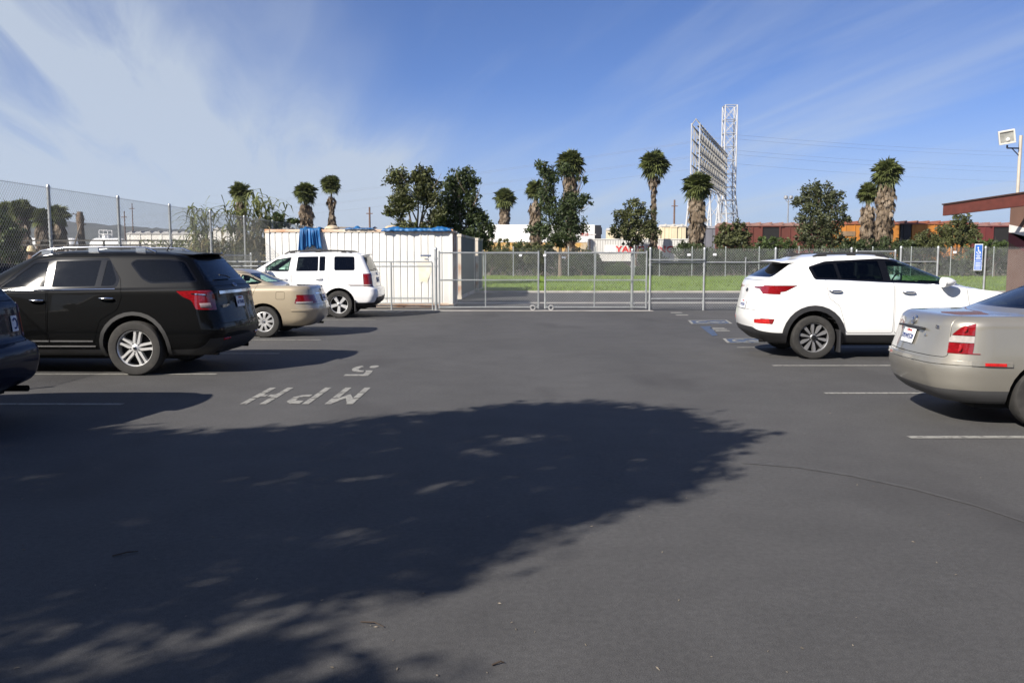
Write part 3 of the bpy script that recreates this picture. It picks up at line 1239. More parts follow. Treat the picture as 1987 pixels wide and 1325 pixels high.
# ------------------------------------------------------------------ the six parked vehicles
def big_suv():
    """black three-row SUV, rear towards the aisle"""
    paint = pm('black_paint', (0.0028, 0.003, 0.0034), rough=.45, coat=.36, var=.03, spec=.06)
    Lp = [dict(xr=.30, xf=4.7, w=.01, z=.28),
          dict(xr=.12, xf=4.8, w=.86, z=.27, rc=(.3, .3), fc=(.5, .4)),
          dict(xr=-.03, xf=4.93, w=.955, z=.40, rc=(.30, .30), fc=(.55, .5)),
          dict(xr=-.1, xf=5.0, w=1.0, z=.60, rc=(.26, .30), fc=(.6, .55), bow=(.09, .16)),
          dict(xr=-.08, xf=4.99, w=.997, z=.72, rc=(.26, .30), fc=(.6, .55), bow=(.09, .16)),
          dict(xr=0., xf=4.96, w=.982, z=[(0, .98), (5, .9)], rc=(.24, .28), fc=(.55, .5), bow=(.08, .15)),
          dict(xr=.03, xf=4.82, w=.962, z=[(0, 1.20), (3.0, 1.155), (3.7, 1.12), (4.4, 1.05), (4.85, .97)], rc=(.22, .26), fc=(.4, .4)),
          dict(xr=.08, xf=3.86, w=.925, z=[(0, 1.26), (2.6, 1.20), (3.5, 1.17), (3.9, 1.16)], rc=(.2, .24), fc=(.5, .35), bow=(.07, .2), taper=(.05, .085)),
          dict(xr=.42, xf=2.90, w=.735, z=[(.4, 1.67), (1.2, 1.70), (2.2, 1.695), (2.9, 1.64)], rc=(.18, .2), fc=(.3, .25), bow=(.06, .14), taper=(.05, .085)),
          dict(xr=.66, xf=2.72, w=.62, z=[(.5, 1.715), (1.4, 1.745), (2.2, 1.74), (2.8, 1.69)], rc=(.18, .2), fc=(.3, .25), bow=(.06, .12)),
          dict(xr=.8, xf=2.6, w=.01, z=[(.5, 1.745), (1.4, 1.775), (2.2, 1.77), (2.8, 1.72)])]
    rads = [0, .05, .08, .06, .05, .10, .05, .03, .07, .2, 0]
    c = Car('sport_utility_vehicle', 'glossy black sport utility vehicle with chrome sill strips and roof rails', 'car',
            (-4.10, 12.78, 0), math.pi + R(-1.8), Lp, rads, paint)
    c.surround([(3.17, 1.205), (2.66, 1.605), (2.42, 1.632), (1.56, 1.645), (1.37, 1.35), (1.40, 1.235), (1.5, 1.222)])
    c.window([(3.12, 1.215), (2.64, 1.585), (2.42, 1.61), (2.42, 1.225)], G_MID, allowed=(2,))
    c.window([(2.34, 1.225), (2.34, 1.615), (1.655, 1.625), (1.70, 1.24)], G_DARK, allowed=(2,))
    c.window([(1.64, 1.24), (1.60, 1.625), (1.53, 1.62), (1.40, 1.34), (1.43, 1.255), (1.5, 1.242)], G_DARK, allowed=(2,))
    c.window([(1.26, 1.57), (1.19, 1.625), (.75, 1.63), (.50, 1.61), (.27, 1.31), (.93, 1.29), (1.06, 1.35)], G_DARK, gask=.02, r=.05)
    c.window([(-.76, 1.32), (.76, 1.32), (.62, 1.62), (-.62, 1.62)], G_DARK, axis='x', sides=(-1,), name='rear_window', gask=.02, xmax=1.0)
    c.window([(-.80, 1.22), (.80, 1.22), (.60, 1.60), (-.60, 1.60)], G_CLEAR, axis='x', sides=(1,), name='windshield', gask=.02)
    # tail lamps wrap the corner
    c.panel([(.57, 1.19), (.10, 1.20), (.0, .91), (.28, .925), (.34, 1.05), (.46, 1.10)], 'tail_light', M_RED, gap=.006, r=.03, off=.006, minn=.4)
    c.panel([(-.98, 1.19), (-.82, 1.19), (-.82, .92), (-.96, .92)], 'tail_light', M_RED, axis='x', sides=(-1,), gap=.006, r=.02, off=.004, minn=.3, xmax=1)
    c.panel([(.98, 1.19), (.82, 1.19), (.82, .92), (.96, .92)], 'tail_light', M_RED, axis='x', sides=(-1,), gap=.006, r=.02, off=.004, minn=.3, xmax=1)
    head_lights(c, [(4.95, .86), (4.35, .98), (4.45, .80), (4.95, .72)], .85)
    c.panel([(3.56, .47), (3.64, .8), (3.58, 1.19), (3.16, 1.20), (2.66, 1.64), (2.385, 1.66), (2.385, .47)], 'door', key='front', allowed=(0,))
    c.panel([(2.37, .47), (2.37, 1.66), (1.58, 1.665), (1.36, 1.36), (1.31, 1.1), (1.38, .92), (1.62, .78), (1.72, .47)], 'door', key='rear')
    c.panel([(-.8, .72), (.8, .72), (.78, 1.25), (-.78, 1.25)], 'tailgate', axis='x', sides=(-1,), xmax=1.0)
    c.panel([(4.2, .16), (-.2, .16), (-.2, .36), (4.2, .36)], 'lower_cladding', M_TRIM, gap=0, r=0, minn=.02)
    c.panel([(-.9, .16), (.9, .16), (.9, .52), (-.9, .52)], 'rear_bumper', M_TRIM, axis='x', sides=(-1,), gap=0, r=0, minn=.02, xmax=1.0)
    for x in (1.16, 4.02):
        c.arch(x, .40, .45, trim=.05, trim_mat=pm('grey_cladding', (.035, .035, .036), rough=.5, var=.1))
    c.finish()
    c.wheels((1.16, 4.02), .385, .86, 'double5', .255, .262)
    for s in (1, -1):
        for x, k in ((2.52, 'front'), (1.53, 'rear')):
            c.handle(x, 1.055 if k == 'front' else 1.085, s, .2, M_CHROME, k)
        strip(c, [(2.37, .485), (3.5, .485)], 'sill_moulding', M_CHROME, s, .011, .012, 'front')
        strip(c, [(1.74, .485), (2.35, .485)], 'sill_moulding', M_CHROME, s, .011, .012, 'rear')
        strip(c, [(1.72, .41), (3.5, .41)], 'sill_moulding', M_CHROME, s, .009, .01)
        strip(c, [(1.42, 1.215), (2.4, 1.20), (3.14, 1.192)], 'window_moulding', M_CHROME, s, .007, .004)
    for s in (1, -1):
        strip(c, [(.16, 1.135), (.34, 1.148)], 'lamp_lens', M_CHROME, s, .010, .014)
        rear_strip(c, (s * .85, s * .93), .985, .04, 'lamp_lens', pm('smoked_lens', (.30, .22, .22), rough=.15, coat=1.0, var=.2, scale=20), .012)
    rear_strip(c, (-.66, .66), 1.155, .028, 'chrome_strip', M_CHROME, .014)
    c.plate(0, 1.0, '6YTB482', .30, .16, 'small white licence plate on the dark tailgate')
    rear_badge(c, 0, 1.245, .15, .062, M_CHROME, inner=pm('badge_blue', (.01, .02, .09), rough=.3))
    me = text_mesh('EXPLORER', .055, .004, .001)
    p, n = c.rear(.52, .96)
    t = link('lettering', me, M_CHROME, c.root, loc=p + n * .008)
    t.matrix_local = Matrix.Translation(p + n * .006) @ Matrix(((0, 0, -1, 0), (-1, 0, 0, 0), (0, 1, 0, 0), (0, 0, 0, 1)))
    spoiler(c, .34, .80, .60, lambda x: 1.715 + (x - .34) * .05, .035, paint, 0.0)
    c.rail(.95, 2.75, .63, .055)
    for y in (-.62, .62):
        rear_strip(c, (y - .1, y + .1), .50, .018, 'reflector', M_REDB, .008)
        exhaust(c, y, .29, .10)
    mb = MB()
    mb.tube([(1.0, .18, 1.75), (.93, .18, 1.85)], [.012, .006], 6)
    mb.build('antenna', M_TRIM, c.root)
    mb = MB()
    p, n = c.rear(0, 1.34)
    mb.tube([p + n * .02, p + n * .03 + Vector((.0, .2, .03)), p + n * .02 + Vector((0, .42, .05))], .010, 6)
    mb.build('rear_wiper', M_TRIM, c.root)
    c.seats([(2.6, (-.4, .4), True), (1.75, (-.4, .4), True), (1.0, (-.4, .4), True)], .72)
    c.dash(3.3, 1.16, .8, 1)
    c.mirror(3.2, 1.16, paint)
    underbody(c, .5, 4.5, .7, .27)


def crossover():
    """white crossover with black cladding, front away to the right"""
    paint = pm('white_paint', (.80, .80, .79), **PAINT)
    k = 1.045
    Lp = [dict(xr=.3, xf=4.2, w=.01, z=.27),
          dict(xr=.20, xf=4.3, w=.80, z=.25, rc=(.3, .3), fc=(.5, .4)),
          dict(xr=-.02, xf=4.42, w=.90, z=.42, rc=(.3, .32), fc=(.6, .5), bow=(.10, .2)),
          dict(xr=-.06, xf=4.48, w=.925, z=.62, rc=(.3, .34), fc=(.65, .55), bow=(.11, .2)),
          dict(xr=-.03, xf=4.46, w=.922, z=.80, rc=(.28, .32), fc=(.6, .5), bow=(.10, .2)),
          dict(xr=.03, xf=4.42, w=.915, z=[(0, 1.06), (2, 1.0), (4.4, .92)], rc=(.26, .3), fc=(.5, .45), bow=(.1, .2)),
          dict(xr=.08, xf=4.30, w=.890, z=[(0, 1.25), (1.2, 1.24), (2.6, 1.19), (3.4, 1.15), (4.0, 1.08), (4.4, 1.0)], rc=(.24, .28), fc=(.4, .4)),
          dict(xr=.15, xf=3.50, w=.850, z=[(0, 1.33), (1.2, 1.295), (2.6, 1.235), (3.2, 1.20), (3.5, 1.19)], rc=(.22, .26), fc=(.5, .35), bow=(.09, .22)),
          dict(xr=.62, xf=2.42, w=.655, z=[(.5, 1.59), (1.2, 1.645), (1.8, 1.655), (2.3, 1.62), (2.6, 1.58)], rc=(.18, .2), fc=(.3, .25), bow=(.06, .14)),
          dict(xr=.74, xf=2.25, w=.55, z=[(.5, 1.635), (1.2, 1.69), (1.8, 1.70), (2.4, 1.655)], rc=(.18, .2), fc=(.3, .25)),
          dict(xr=.9, xf=2.1, w=.01, z=[(.5, 1.655), (1.2, 1.715), (1.8, 1.725), (2.4, 1.68)])]
    rads = [0, .05, .07, .06, .06, .12, .06, .03, .06, .2, 0]
    c = Car('crossover', 'white crossover with black wheel-arch cladding and dark rear windows, behind the silver-beige sedan', 'car', (4.03, 14.70, 0), R(-.8), Lp, rads, paint)
    c.surround([(.82, 1.50), (.90, 1.293), (1.3, 1.282), (2.05, 1.245), (3.36, 1.198), (3.04, 1.365), (2.63, 1.535), (2.33, 1.617), (1.98, 1.637), (1.1, 1.59)])
    c.window([(.86, 1.50), (.93, 1.31), (1.30, 1.30), (1.25, 1.57), (1.1, 1.565)], G_DARK, gask=.018, allowed=(2,))
    c.window([(1.27, 1.575), (1.32, 1.298), (2.03, 1.265), (1.98, 1.615), (1.7, 1.61)], G_DARK, gask=.016, allowed=(2,))
    c.window([(2.07, 1.612), (2.12, 1.26), (3.28, 1.215), (3.02, 1.345), (2.62, 1.51), (2.33, 1.59)], G_CLEAR, gask=.018, allowed=(2,))
    c.window([(-.70, 1.33), (.70, 1.33), (.56, 1.55), (-.56, 1.55)], G_DARK, axis='x', sides=(-1,), name='rear_window', gask=.02, xmax=1.0, r=.05)
    c.window([(-.74, 1.23), (.74, 1.23), (.56, 1.55), (-.56, 1.55)], G_CLEAR, axis='x', sides=(1,), name='windshield', gask=.02)
    c.panel([(.62, 1.20), (.0, 1.20), (-.02, 1.06), (.06, 1.05), (.42, 1.10)], 'tail_light', M_RED, gap=.006, r=.015, off=.008, minn=.4)
    for s in (1, -1):
        c.panel([(s * .92, 1.20), (s * .34, 1.175), (s * .34, 1.145), (s * .60, 1.13), (s * .72, 1.06), (s * .92, 1.05)], 'tail_light', M_RED, axis='x', sides=(-1,), gap=.005, r=.01, off=.006, minn=.15, xmax=1)
    head_lights(c, [(4.40, .98), (3.85, 1.07), (3.95, .93), (4.4, .85)], .85)
    c.panel([(2.17, .43), (2.17, 1.63), (1.22, 1.60), (1.06, 1.32), (1.12, 1.0), (1.3, .86), (1.42, .43)], 'door', key='rear')
    c.panel([(3.32, .43), (3.40, .8), (3.34, 1.20), (3.06, 1.37), (2.62, 1.56), (2.3, 1.62), (2.185, 1.63), (2.185, .43)], 'door', key='front')
    c.panel([(-.66, .78), (.66, .78), (.72, 1.28), (-.72, 1.28)], 'tailgate', axis='x', sides=(-1,), xmax=1.0)
    clad = M_TRIM
    c.panel([(4.6, .1), (-.3, .1), (-.3, .40), (.35, .42), (.7, .40), (4.6, .40)], 'lower_cladding', clad, gap=0, r=0, minn=.02, off=.006)
    c.panel([(-.9, .1), (.9, .1), (.9, .42), (.5, .50), (-.5, .50), (-.9, .42)], 'rear_bumper', clad, axis='x', sides=(-1,), gap=0, r=0, minn=.02, xmax=1.0, off=.004)
    for s in (1, -1):
        c.panel([(s * .86, .66), (s * .62, .64), (s * .62, .575), (s * .86, .57)], 'reflector', M_REDB, axis='x', sides=(-1,), gap=.006, r=.015, off=.006, minn=.1, xmax=1)
    c.panel([(.26, .655), (.06, .66), (.05, .59), (.23, .565)], 'reflector', M_RED, gap=.006, r=.015, off=.006, minn=.02)
    for x in (.90, 3.57):
        c.arch(x, .37, .425, trim=.085, trim_mat=clad)
    c.finish()
    c.wheels((.90, 3.57), .355, .80, 'ten', .235, .245)
    for s in (1, -1):
        c.handle(1.22, 1.115, s, .2, M_CHROME, 'rear')
        c.handle(2.40, 1.095, s, .2, M_CHROME, 'front')
        strip(c, [(.92, 1.295), (1.3, 1.287), (2.05, 1.25), (3.3, 1.205)], 'window_moulding', M_CHROME, s, .006, .004)
        mb = MB()
        mb.box((1.30, s * .86, .30), (.03, .22, .36))
        mb.build('mud_flap', M_TRIM, c.root, bevel=.006)
    c.plate(0, .86, '7YCR316', .30, .15)
    rear_badge(c, 0, 1.10, .13, .065, M_CHROME, inner=pm('badge_black', (.01, .01, .012), rough=.3))
    spoiler(c, .30, .86, .62, lambda x: 1.60 + (x - .30) * .09, .04, paint, .0, .10)
    c.rail(.95, 2.2, .565, .03, M_TRIM)
    mb = MB()
    mb.prism([(.95, 1.70), (.78, 1.745), (.72, 1.745), (.70, 1.66), (.95, 1.68)], .05, 'y', -.025)
    mb.build('antenna', M_TRIM, c.root, bevel=.012)
    c.seats([(2.25, (-.38, .38), True), (1.35, (-.38, .38), True)], .70)
    c.dash(3.05, 1.18, .72, 1)
    c.mirror(2.98, 1.20, paint)
    exhaust(c, -.5, .27, .12)
    underbody(c, .4, 4.1, .66, .27)


def white_suv():
    """boxy white three-row SUV near the container"""
    paint = pm('pearl_white_paint', (.82, .82, .82), **PAINT)
    Lp = [dict(xr=.3, xf=4.5, w=.01, z=.30),
          dict(xr=.22, xf=4.6, w=.86, z=.30, rc=(.3, .3)),
          dict(xr=.04, xf=4.76, w=.96, z=.42, rc=(.25, .28), fc=(.5, .5)),
          dict(xr=.0, xf=4.85, w=.995, z=.62, rc=(.2, .25), fc=(.5, .5), bow=(.06, .14)),
          dict(xr=.02, xf=4.85, w=.995, z=.80, rc=(.2, .25), fc=(.5, .5), bow=(.06, .14)),
          dict(xr=.12, xf=4.82, w=.985, z=[(0, .84), (4.8, .86)], rc=(.16, .2), fc=(.45, .45)),
          dict(xr=.16, xf=4.72, w=.965, z=[(0, 1.19), (3, 1.18), (4.0, 1.12), (4.7, 1.0)], rc=(.15, .18), fc=(.35, .35)),
          dict(xr=.20, xf=3.75, w=.940, z=[(0, 1.26), (3.0, 1.235), (3.75, 1.20)], rc=(.14, .17), fc=(.4, .3), bow=(.05, .2)),
          dict(xr=.42, xf=2.80, w=.79, z=[(.4, 1.72), (1.4, 1.755), (2.2, 1.745), (2.85, 1.70)], rc=(.14, .16), fc=(.25, .2), bow=(.05, .12), taper=(.04, .03)),
          dict(xr=.52, xf=2.65, w=.68, z=[(.4, 1.77), (1.4, 1.80), (2.2, 1.79), (2.8, 1.75)], rc=(.14, .16), fc=(.25, .2)),
          dict(xr=.7, xf=2.5, w=.01, z=[(.4, 1.785), (1.4, 1.82), (2.2, 1.81), (2.8, 1.77)])]
    rads = [0, .05, .08, .06, .05, .06, .05, .03, .06, .2, 0]
    c = Car('boxy_utility_vehicle', 'boxy white sport utility vehicle parked in front of the white container', 'car', (-3.68, 24.28, 0), math.pi + R(.9), Lp, rads, paint)
    c.window([(3.24, 1.30), (2.80, 1.60), (2.38, 1.665), (2.44, 1.275), (2.75, 1.272)], G_CLEAR)
    c.window([(2.24, 1.28), (2.20, 1.675), (1.64, 1.685), (1.64, 1.285)], G_DARK)
    c.window([(1.61, 1.287), (1.61, 1.685), (1.45, 1.685), (1.45, 1.29)], G_DARK)
    c.window([(1.20, 1.30), (1.21, 1.685), (.66, 1.68), (.64, 1.30)], G_DARK, r=.05)
    c.window([(-.80, 1.27), (.80, 1.27), (.68, 1.68), (-.68, 1.68)], G_DARK, axis='x', sides=(-1,), name='rear_window', gask=.02, xmax=1.0, r=.06)
    c.window([(-.80, 1.26), (.80, 1.26), (.66, 1.67), (-.66, 1.67)], G_CLEAR, axis='x', sides=(1,), name='windshield', gask=.02)
    c.panel([(.42, 1.215), (.10, 1.215), (.05, .86), (.40, .86)], 'tail_light', M_RED, gap=.006, r=.015, off=.008, minn=.4)
    for s in (1, -1):
        c.panel([(s * .99, 1.215), (s * .80, 1.215), (s * .80, .86), (s * .99, .86)], 'tail_light', M_RED, axis='x', sides=(-1,), gap=.006, r=.01, off=.008, minn=.2, xmax=1)
    head_lights(c, [(4.80, 1.0), (4.45, 1.04), (4.5, .84), (4.8, .84)], .85)
    c.panel([(2.36, .5), (2.36, 1.72), (1.44, 1.735), (1.36, 1.3), (1.34, 1.0), (1.46, .9), (1.6, .5)], 'door', key='rear')
    c.panel([(3.5, .5), (3.55, 1.2), (3.3, 1.28), (2.84, 1.65), (2.375, 1.72), (2.375, .5)], 'door', key='front')
    c.panel([(-.78, .85), (.78, .85), (.78, 1.23), (-.78, 1.23)], 'tailgate', axis='x', sides=(-1,), xmax=1.0)
    c.panel([(4.9, .1), (-.2, .1), (-.2, .42), (4.9, .42)], 'lower_cladding', M_TRIM, gap=0, r=0, minn=.02)
    c.panel([(-.8, .1), (.8, .1), (.8, .56), (-.8, .60)], 'rear_bumper', M_TRIM, axis='x', sides=(-1,), gap=0, r=0, minn=.02, xmax=1.0, off=.004)
    for x in (1.08, 3.855):
        c.arch(x, .39, .44)
    c.finish()
    c.wheels((1.08, 3.855), .372, .86, 'five', .245, .25)
    for s in (1, -1):
        c.handle(1.62, 1.08, s, .19, paint, 'rear')
        c.handle(2.58, 1.07, s, .19, paint, 'front')
        mb = MB()
        mb.box((.64, s * .88, .33), (.03, .22, .32))
        mb.build('mud_flap', M_TRIM, c.root, bevel=.006)
        o = rear_strip(c, (s * .97 - .01, s * .88), .90, .022, 'lamp_lens', M_CLEAR, .014)
    c.plate(0, 1.03, '6MPK905', .30, .15)
    rear_badge(c, 0, 1.19, .12, .10, M_CHROME, inner=paint)
    spoiler(c, .30, .62, .66, lambda x: 1.755 + (x - .3) * .05, .035, paint)
    c.rail(.75, 2.6, .66, .05, M_TRIM)
    mb = MB()
    p, n = c.rear(0, 1.30)
    mb.tube([p + n * .03, p + n * .04 + Vector((.0, .2, .02)), p + n * .02 + Vector((0, .42, .03))], .012, 6)
    mb.build('rear_wiper', M_TRIM, c.root)
    c.seats([(2.5, (-.4, .4), True), (1.65, (-.4, .4), True), (.9, (-.4, .4), True)], .74)
    c.dash(3.3, 1.2, .8, 1)
    c.mirror(3.1, 1.24, paint)
    exhaust(c, .6, .30, .12)
    underbody(c, .4, 4.4, .7, .30)


def sedan(name, label, loc, rz, paint, L, W, H, wb, ro, tail_poly, tail_rear, style, wheel_r, strip_z, quarter, badge_text=None, plate='7RWE528', green=False, seat_green=None, deck=1.05):
    w = W / 2
    zb = deck
    k = ro + wb
    gx = ro - .32            # foot of the rear glass
    Lp = [dict(xr=.3, xf=L - .3, w=.01, z=.24),
          dict(xr=.22, xf=L - .22, w=w - .12, z=.23, rc=(.35, .3)),
          dict(xr=.06, xf=L - .08, w=w - .035, z=.34, rc=(.35, .34), fc=(.6, .5), bow=(.12, .18)),
          dict(xr=.0, xf=L, w=w, z=.56, rc=(.40, .42), fc=(.65, .5), bow=(.13, .2)),
          dict(xr=.015, xf=L - .01, w=w, z=.66, rc=(.40, .42), fc=(.65, .5), bow=(.15, .2)),
          dict(xr=.07, xf=L - .04, w=w - .006, z=[(0, .80), (L, .72)], rc=(.36, .38), fc=(.6, .45), bow=(.14, .2)),
          dict(xr=.13, xf=L - .18, w=w - .03, z=[(0, zb - .06), (1.2, zb - .07), (k - .8, .92), (k, .84), (L - .2, .72)], rc=(.30, .32), fc=(.45, .4), bow=(.12, .2)),
          dict(xr=.20, xf=L - .34, w=w - .09, z=[(0, zb), (1.2, zb - .01), (k - .8, .965), (k, .90), (L - .3, .78)], rc=(.28, .3), fc=(.45, .4), bow=(.1, .2)),
          dict(xr=gx, xf=k - .42, w=w - .105, z=[(0, zb + .035), (1.3, zb), (k - .9, .985), (k, .96)], rc=(.16, .18), fc=(.5, .3), bow=(.16, .25), taper=(.09, .05)),
          dict(xr=gx + .74, xf=k - 1.12, w=w - .30, z=[(gx + .6, H - .07), (gx + 1.1, H - .045), (k - 1.6, H - .045), (k - 1.1, H - .08)], rc=(.2, .16), fc=(.3, .2), bow=(.08, .14), taper=(.06, .05)),
          dict(xr=gx + .86, xf=k - 1.25, w=w - .42, z=[(gx + .6, H - .03), (gx + 1.2, H - .01), (k - 1.6, H - .01), (k - 1.2, H - .04)], rc=(.2, .16), fc=(.3, .2)),
          dict(xr=gx + 1.0, xf=k - 1.4, w=.01, z=[(gx + .6, H - .02), (gx + 1.2, H), (k - 1.6, H), (k - 1.2, H - .03)])]
    rads = [0, .05, .09, .06, .05, .08, .05, .05, .05, .07, .2, 0]
    c = Car(name, label, 'car', loc, rz, Lp, rads, paint)
    gm = G_CLEAR if green else G_MID
    g0, g1 = gx + .34, k - .62
    zt, zl = H - .115, zb + .03
    c.window([(g0 + .02, zl + .04), (g0 + .14, zl + .0), (g0 + .48, zl - .01), (g0 + .48, zt - .01), (g0 + .34, zt - .03)], gm, r=.04)
    c.window([(g0 + .50, zl - .01), (g0 + .50, zt - .01), (g0 + 1.12, zt), (g0 + 1.14, zl - .03)], gm)
    c.window([(g0 + 1.22, zl - .03), (g0 + 1.20, zt), (k - 1.5, zt - .01), (k - 1.25, zt - .05), (g1 + .02, zl - .055)], gm)
    c.window([(-w + .22, zb + .065), (w - .22, zb + .065), (w - .37, H - .10), (-w + .37, H - .10)], G_MID if not green else G_CLEAR, axis='x', sides=(-1,), name='rear_window', gask=.016, xmax=2.2, r=.06)
    c.window([(-w + .20, 1.02), (w - .20, 1.02), (w - .36, H - .10), (-w + .36, H - .10)], G_CLEAR, axis='x', sides=(1,), name='windshield', gask=.02)
    if tail_poly:
        c.panel(tail_poly, 'tail_light', M_RED, gap=.006, r=.02, off=.006, minn=.4)
    for s in (1, -1) if tail_rear else ():
        c.panel([(s * y, z) for y, z in tail_rear], 'tail_light', M_RED, axis='x', sides=(-1,), gap=.005, r=.02, off=.006, minn=.2, xmax=1)
    head_lights(c, [(L - .08, .66), (L - .5, .78), (L - .5, .62), (L - .08, .56)], .65)
    xm = g0 + 1.18
    c.panel([(xm, .32), (xm, H - .085), (g0 + .32, H - .10), (g0 + .10, zl + .02), (ro + .22, .86), (ro + .42, .6), (ro + .47, .32)], 'door', key='rear')
    c.panel([(k - .52, .32), (k - .46, .7), (k - .56, .96), (g1 + .1, zl - .05), (k - 1.22, H - .13), (k - 1.5, H - .085), (xm + .014, H - .085), (xm + .014, .32)], 'door', key='front')
    c.panel([(-w + .17, .68), (w - .17, .68), (w - .22, zb + .02), (-w + .22, zb + .02)], 'trunk_lid', axis='x', sides=(-1,), xmax=1.0, minn=.3)
    for x in (ro, k):
        c.arch(x, wheel_r + .015, wheel_r + .052)
    return c, dict(w=w, zb=zb, k=k, gx=gx, g0=g0, xm=xm)


def passat():
    paint = pm('silver_beige_paint', (.305, .288, .25), rough=.34, metal=.55, coat=1.0, var=.03)
    c, d = sedan('silver_beige_sedan', 'silver-beige sedan with red and white tail lights, cut by the right edge of the photo', (4.13, 8.96, 0), R(-5), paint,
                 4.70, 1.746, 1.46, 2.70, 1.08,
                 None, None, 'five', .315, .62, None, deck=1.085)
    # lamp wraps the corner: red, clear and red lenses
    for m, rr in ((M_RED, [(.95, .72), (.95, .83), (.665, .83), (.650, .725)]),
                  (M_CLEAR, [(.95, .83), (.95, .90), (.682, .90), (.665, .83)]),
                  (M_RED, [(.95, .90), (.95, .985), (.80, 1.03), (.735, .985), (.682, .90)])):
        for s in (1, -1):
            c.panel([(s * y, z) for y, z in rr], 'tail_light', m, axis='x', sides=(-1,), gap=.003, r=.012, off=.008, minn=.02, xmax=.37)
    c.panel([(-.3, .1), (5, .1), (5, .37), (-.3, .37)], 'bumper_skirt', pm('grey_plastic', (.06, .06, .062), rough=.5, var=.1), gap=0, r=0, minn=.02, allowed=(0,))
    c.panel([(-.9, .1), (.9, .1), (.9, .37), (-.9, .37)], 'bumper_skirt', pm('grey_plastic', (.06, .06, .062)), axis='x', sides=(-1,), gap=0, r=0, minn=.02, xmax=1.2)
    c.panel([(1.08 + .32 * math.cos(t) * .0 + .0 + .09 * math.cos(t) - .02, .92 + .085 * math.sin(t)) for t in np.linspace(0, 2 * math.pi, 16)[:-1]], 'fuel_door', M_TRIM, sides=(-1,), gap=.006, r=0)
    c.finish(.7)
    c.wheels((1.08, 3.78), .315, .745, 'five', .205, .21)
    for s in (1, -1):
        strip(c, [(.36, .635), (.72, .63)], 'bumper_strip', paint, s, .026, .018)
        strip(c, [(.47, .632), (.66, .630)], 'reflector', M_REDB, s, .020, .024)
        for z in (.965, .775):
            rear_badge(c, s * .755, z, .085, .07, M_REDB, 'lamp_lens')
        c.handle(d['g0'] + .35, .93, s, .19, paint, 'rear')
        c.handle(d['xm'] + .2, .92, s, .19, paint, 'front')
        p, n = c.surf(1.06, .92, s)
    rear_strip(c, (-.835, .835), .635, .026, 'bumper_strip', paint, .018)
    # plate recess, plate, emblem and boot lock
    o = c.plate(0, .835, '7RWE528', .305, .155, 'white licence plate with dark blue characters on the boot lid')
    mb = MB()
    p, n = c.rear(0, .93)
    mb.box(p + n * .014, (.05, .62, .018))
    mb.build('plate_light_bar', M_TRIM, c.root, bevel=.006)
    b = rear_badge(c, 0, 1.0, .10, .10, M_CHROME, inner=paint)
    mb = MB()
    for q in ([(-.030, .026), (-.012, -.006), (0, .016), (.012, -.006), (.030, .026)], [(-.034, .010), (-.014, -.032), (0, -.004), (.014, -.032), (.034, .010)]):
        mb.tube([(-.018, a, zz) for a, zz in q], .004, 5)
    mb.build('emblem_lines', M_CHROME, b)
    rear_badge(c, -.34, .87, .028, .028, M_CHROME, 'boot_lock')
    me = text_mesh('GLS', .05, .004, .001)
    p, n = c.rear(-.50, .96)
    t = link('lettering', me, M_CHROME, c.root)
    t.matrix_local = Matrix.Translation(p + n * .006) @ Matrix(((0, 0, -1, 0), (-1, 0, 0, 0), (0, 1, 0, 0), (0, 0, 0, 1)))
    mb = MB()
    p, n = c.surf(1.06, .92, -1)
    mb.box(p + Vector((0, -.006, 0)), (.09, .012, .03))
    mb.build('fuel_door_pull', M_CHROME, c.root, bevel=.004)
    c.seats([(2.75, (-.36, .36), True), (1.95, (-.36, .36), True)], .50)
    c.dash(3.2, .97, .68, 1)
    c.mirror(3.0, .98, paint)
    exhaust(c, .45, .21, .34, .025)
    underbody(c, .5, 4.3, .6, .23)


def avalon():
    paint = pm('tan_paint', (.50, .42, .30), rough=.36, metal=.45, coat=1.0, var=.03)
    c, d = sedan('tan_sedan', 'tan sedan between the black sport utility vehicle and the boxy white one', (-4.02, 18.42, 0), math.pi + R(.4), paint,
                 4.83, 1.80, 1.43, 2.72, 1.12,
                 [(.48, .70), (.46, .80), (.30, .875), (.05, .90), (.05, .70)],
                 [(.90, .70), (.90, .885), (.52, .885), (.50, .70)], 'hubcap', .325, .6, None, green=True, deck=1.07)
    c.panel([(.86, .79), (.68, .79), (.68, .95), (.86, .95)], 'fuel_door', sides=(1,), gap=.006, r=.03)
    c.finish(.7)
    c.wheels((1.12, 3.84), .325, .77, 'hubcap', .205, .215)
    for s in (1, -1):
        strip(c, [(.55, .56), (.3, .565), (.16, .57)], 'bumper_strip', paint, s, .02, .012)
        strip(c, [(.15, .725), (.45, .725)], 'lamp_lens', M_CLEAR, s, .022, .012)
        c.handle(d['g0'] + .35, .90, s, .19, paint, 'rear')
        c.handle(d['xm'] + .2, .89, s, .19, paint, 'front')
    rear_strip(c, (-.72, .72), .57, .022, 'bumper_strip', paint, .014)
    rear_strip(c, (-.47, .47), .90, .016, 'trunk_moulding', M_CHROME, .010)
    c.plate(0, .80, '4CGF173', .30, .15)
    rear_badge(c, 0, .975, .11, .07, M_CHROME, inner=paint)
    c.seats([(2.75, (-.36, .36), True), (1.98, (-.36, .36), True)], .48)
    c.dash(3.25, .95, .68, 1)
    c.mirror(3.05, .96, paint)
    exhaust(c, -.5, .22, .18, .025)
    underbody(c, .5, 4.4, .6, .23)


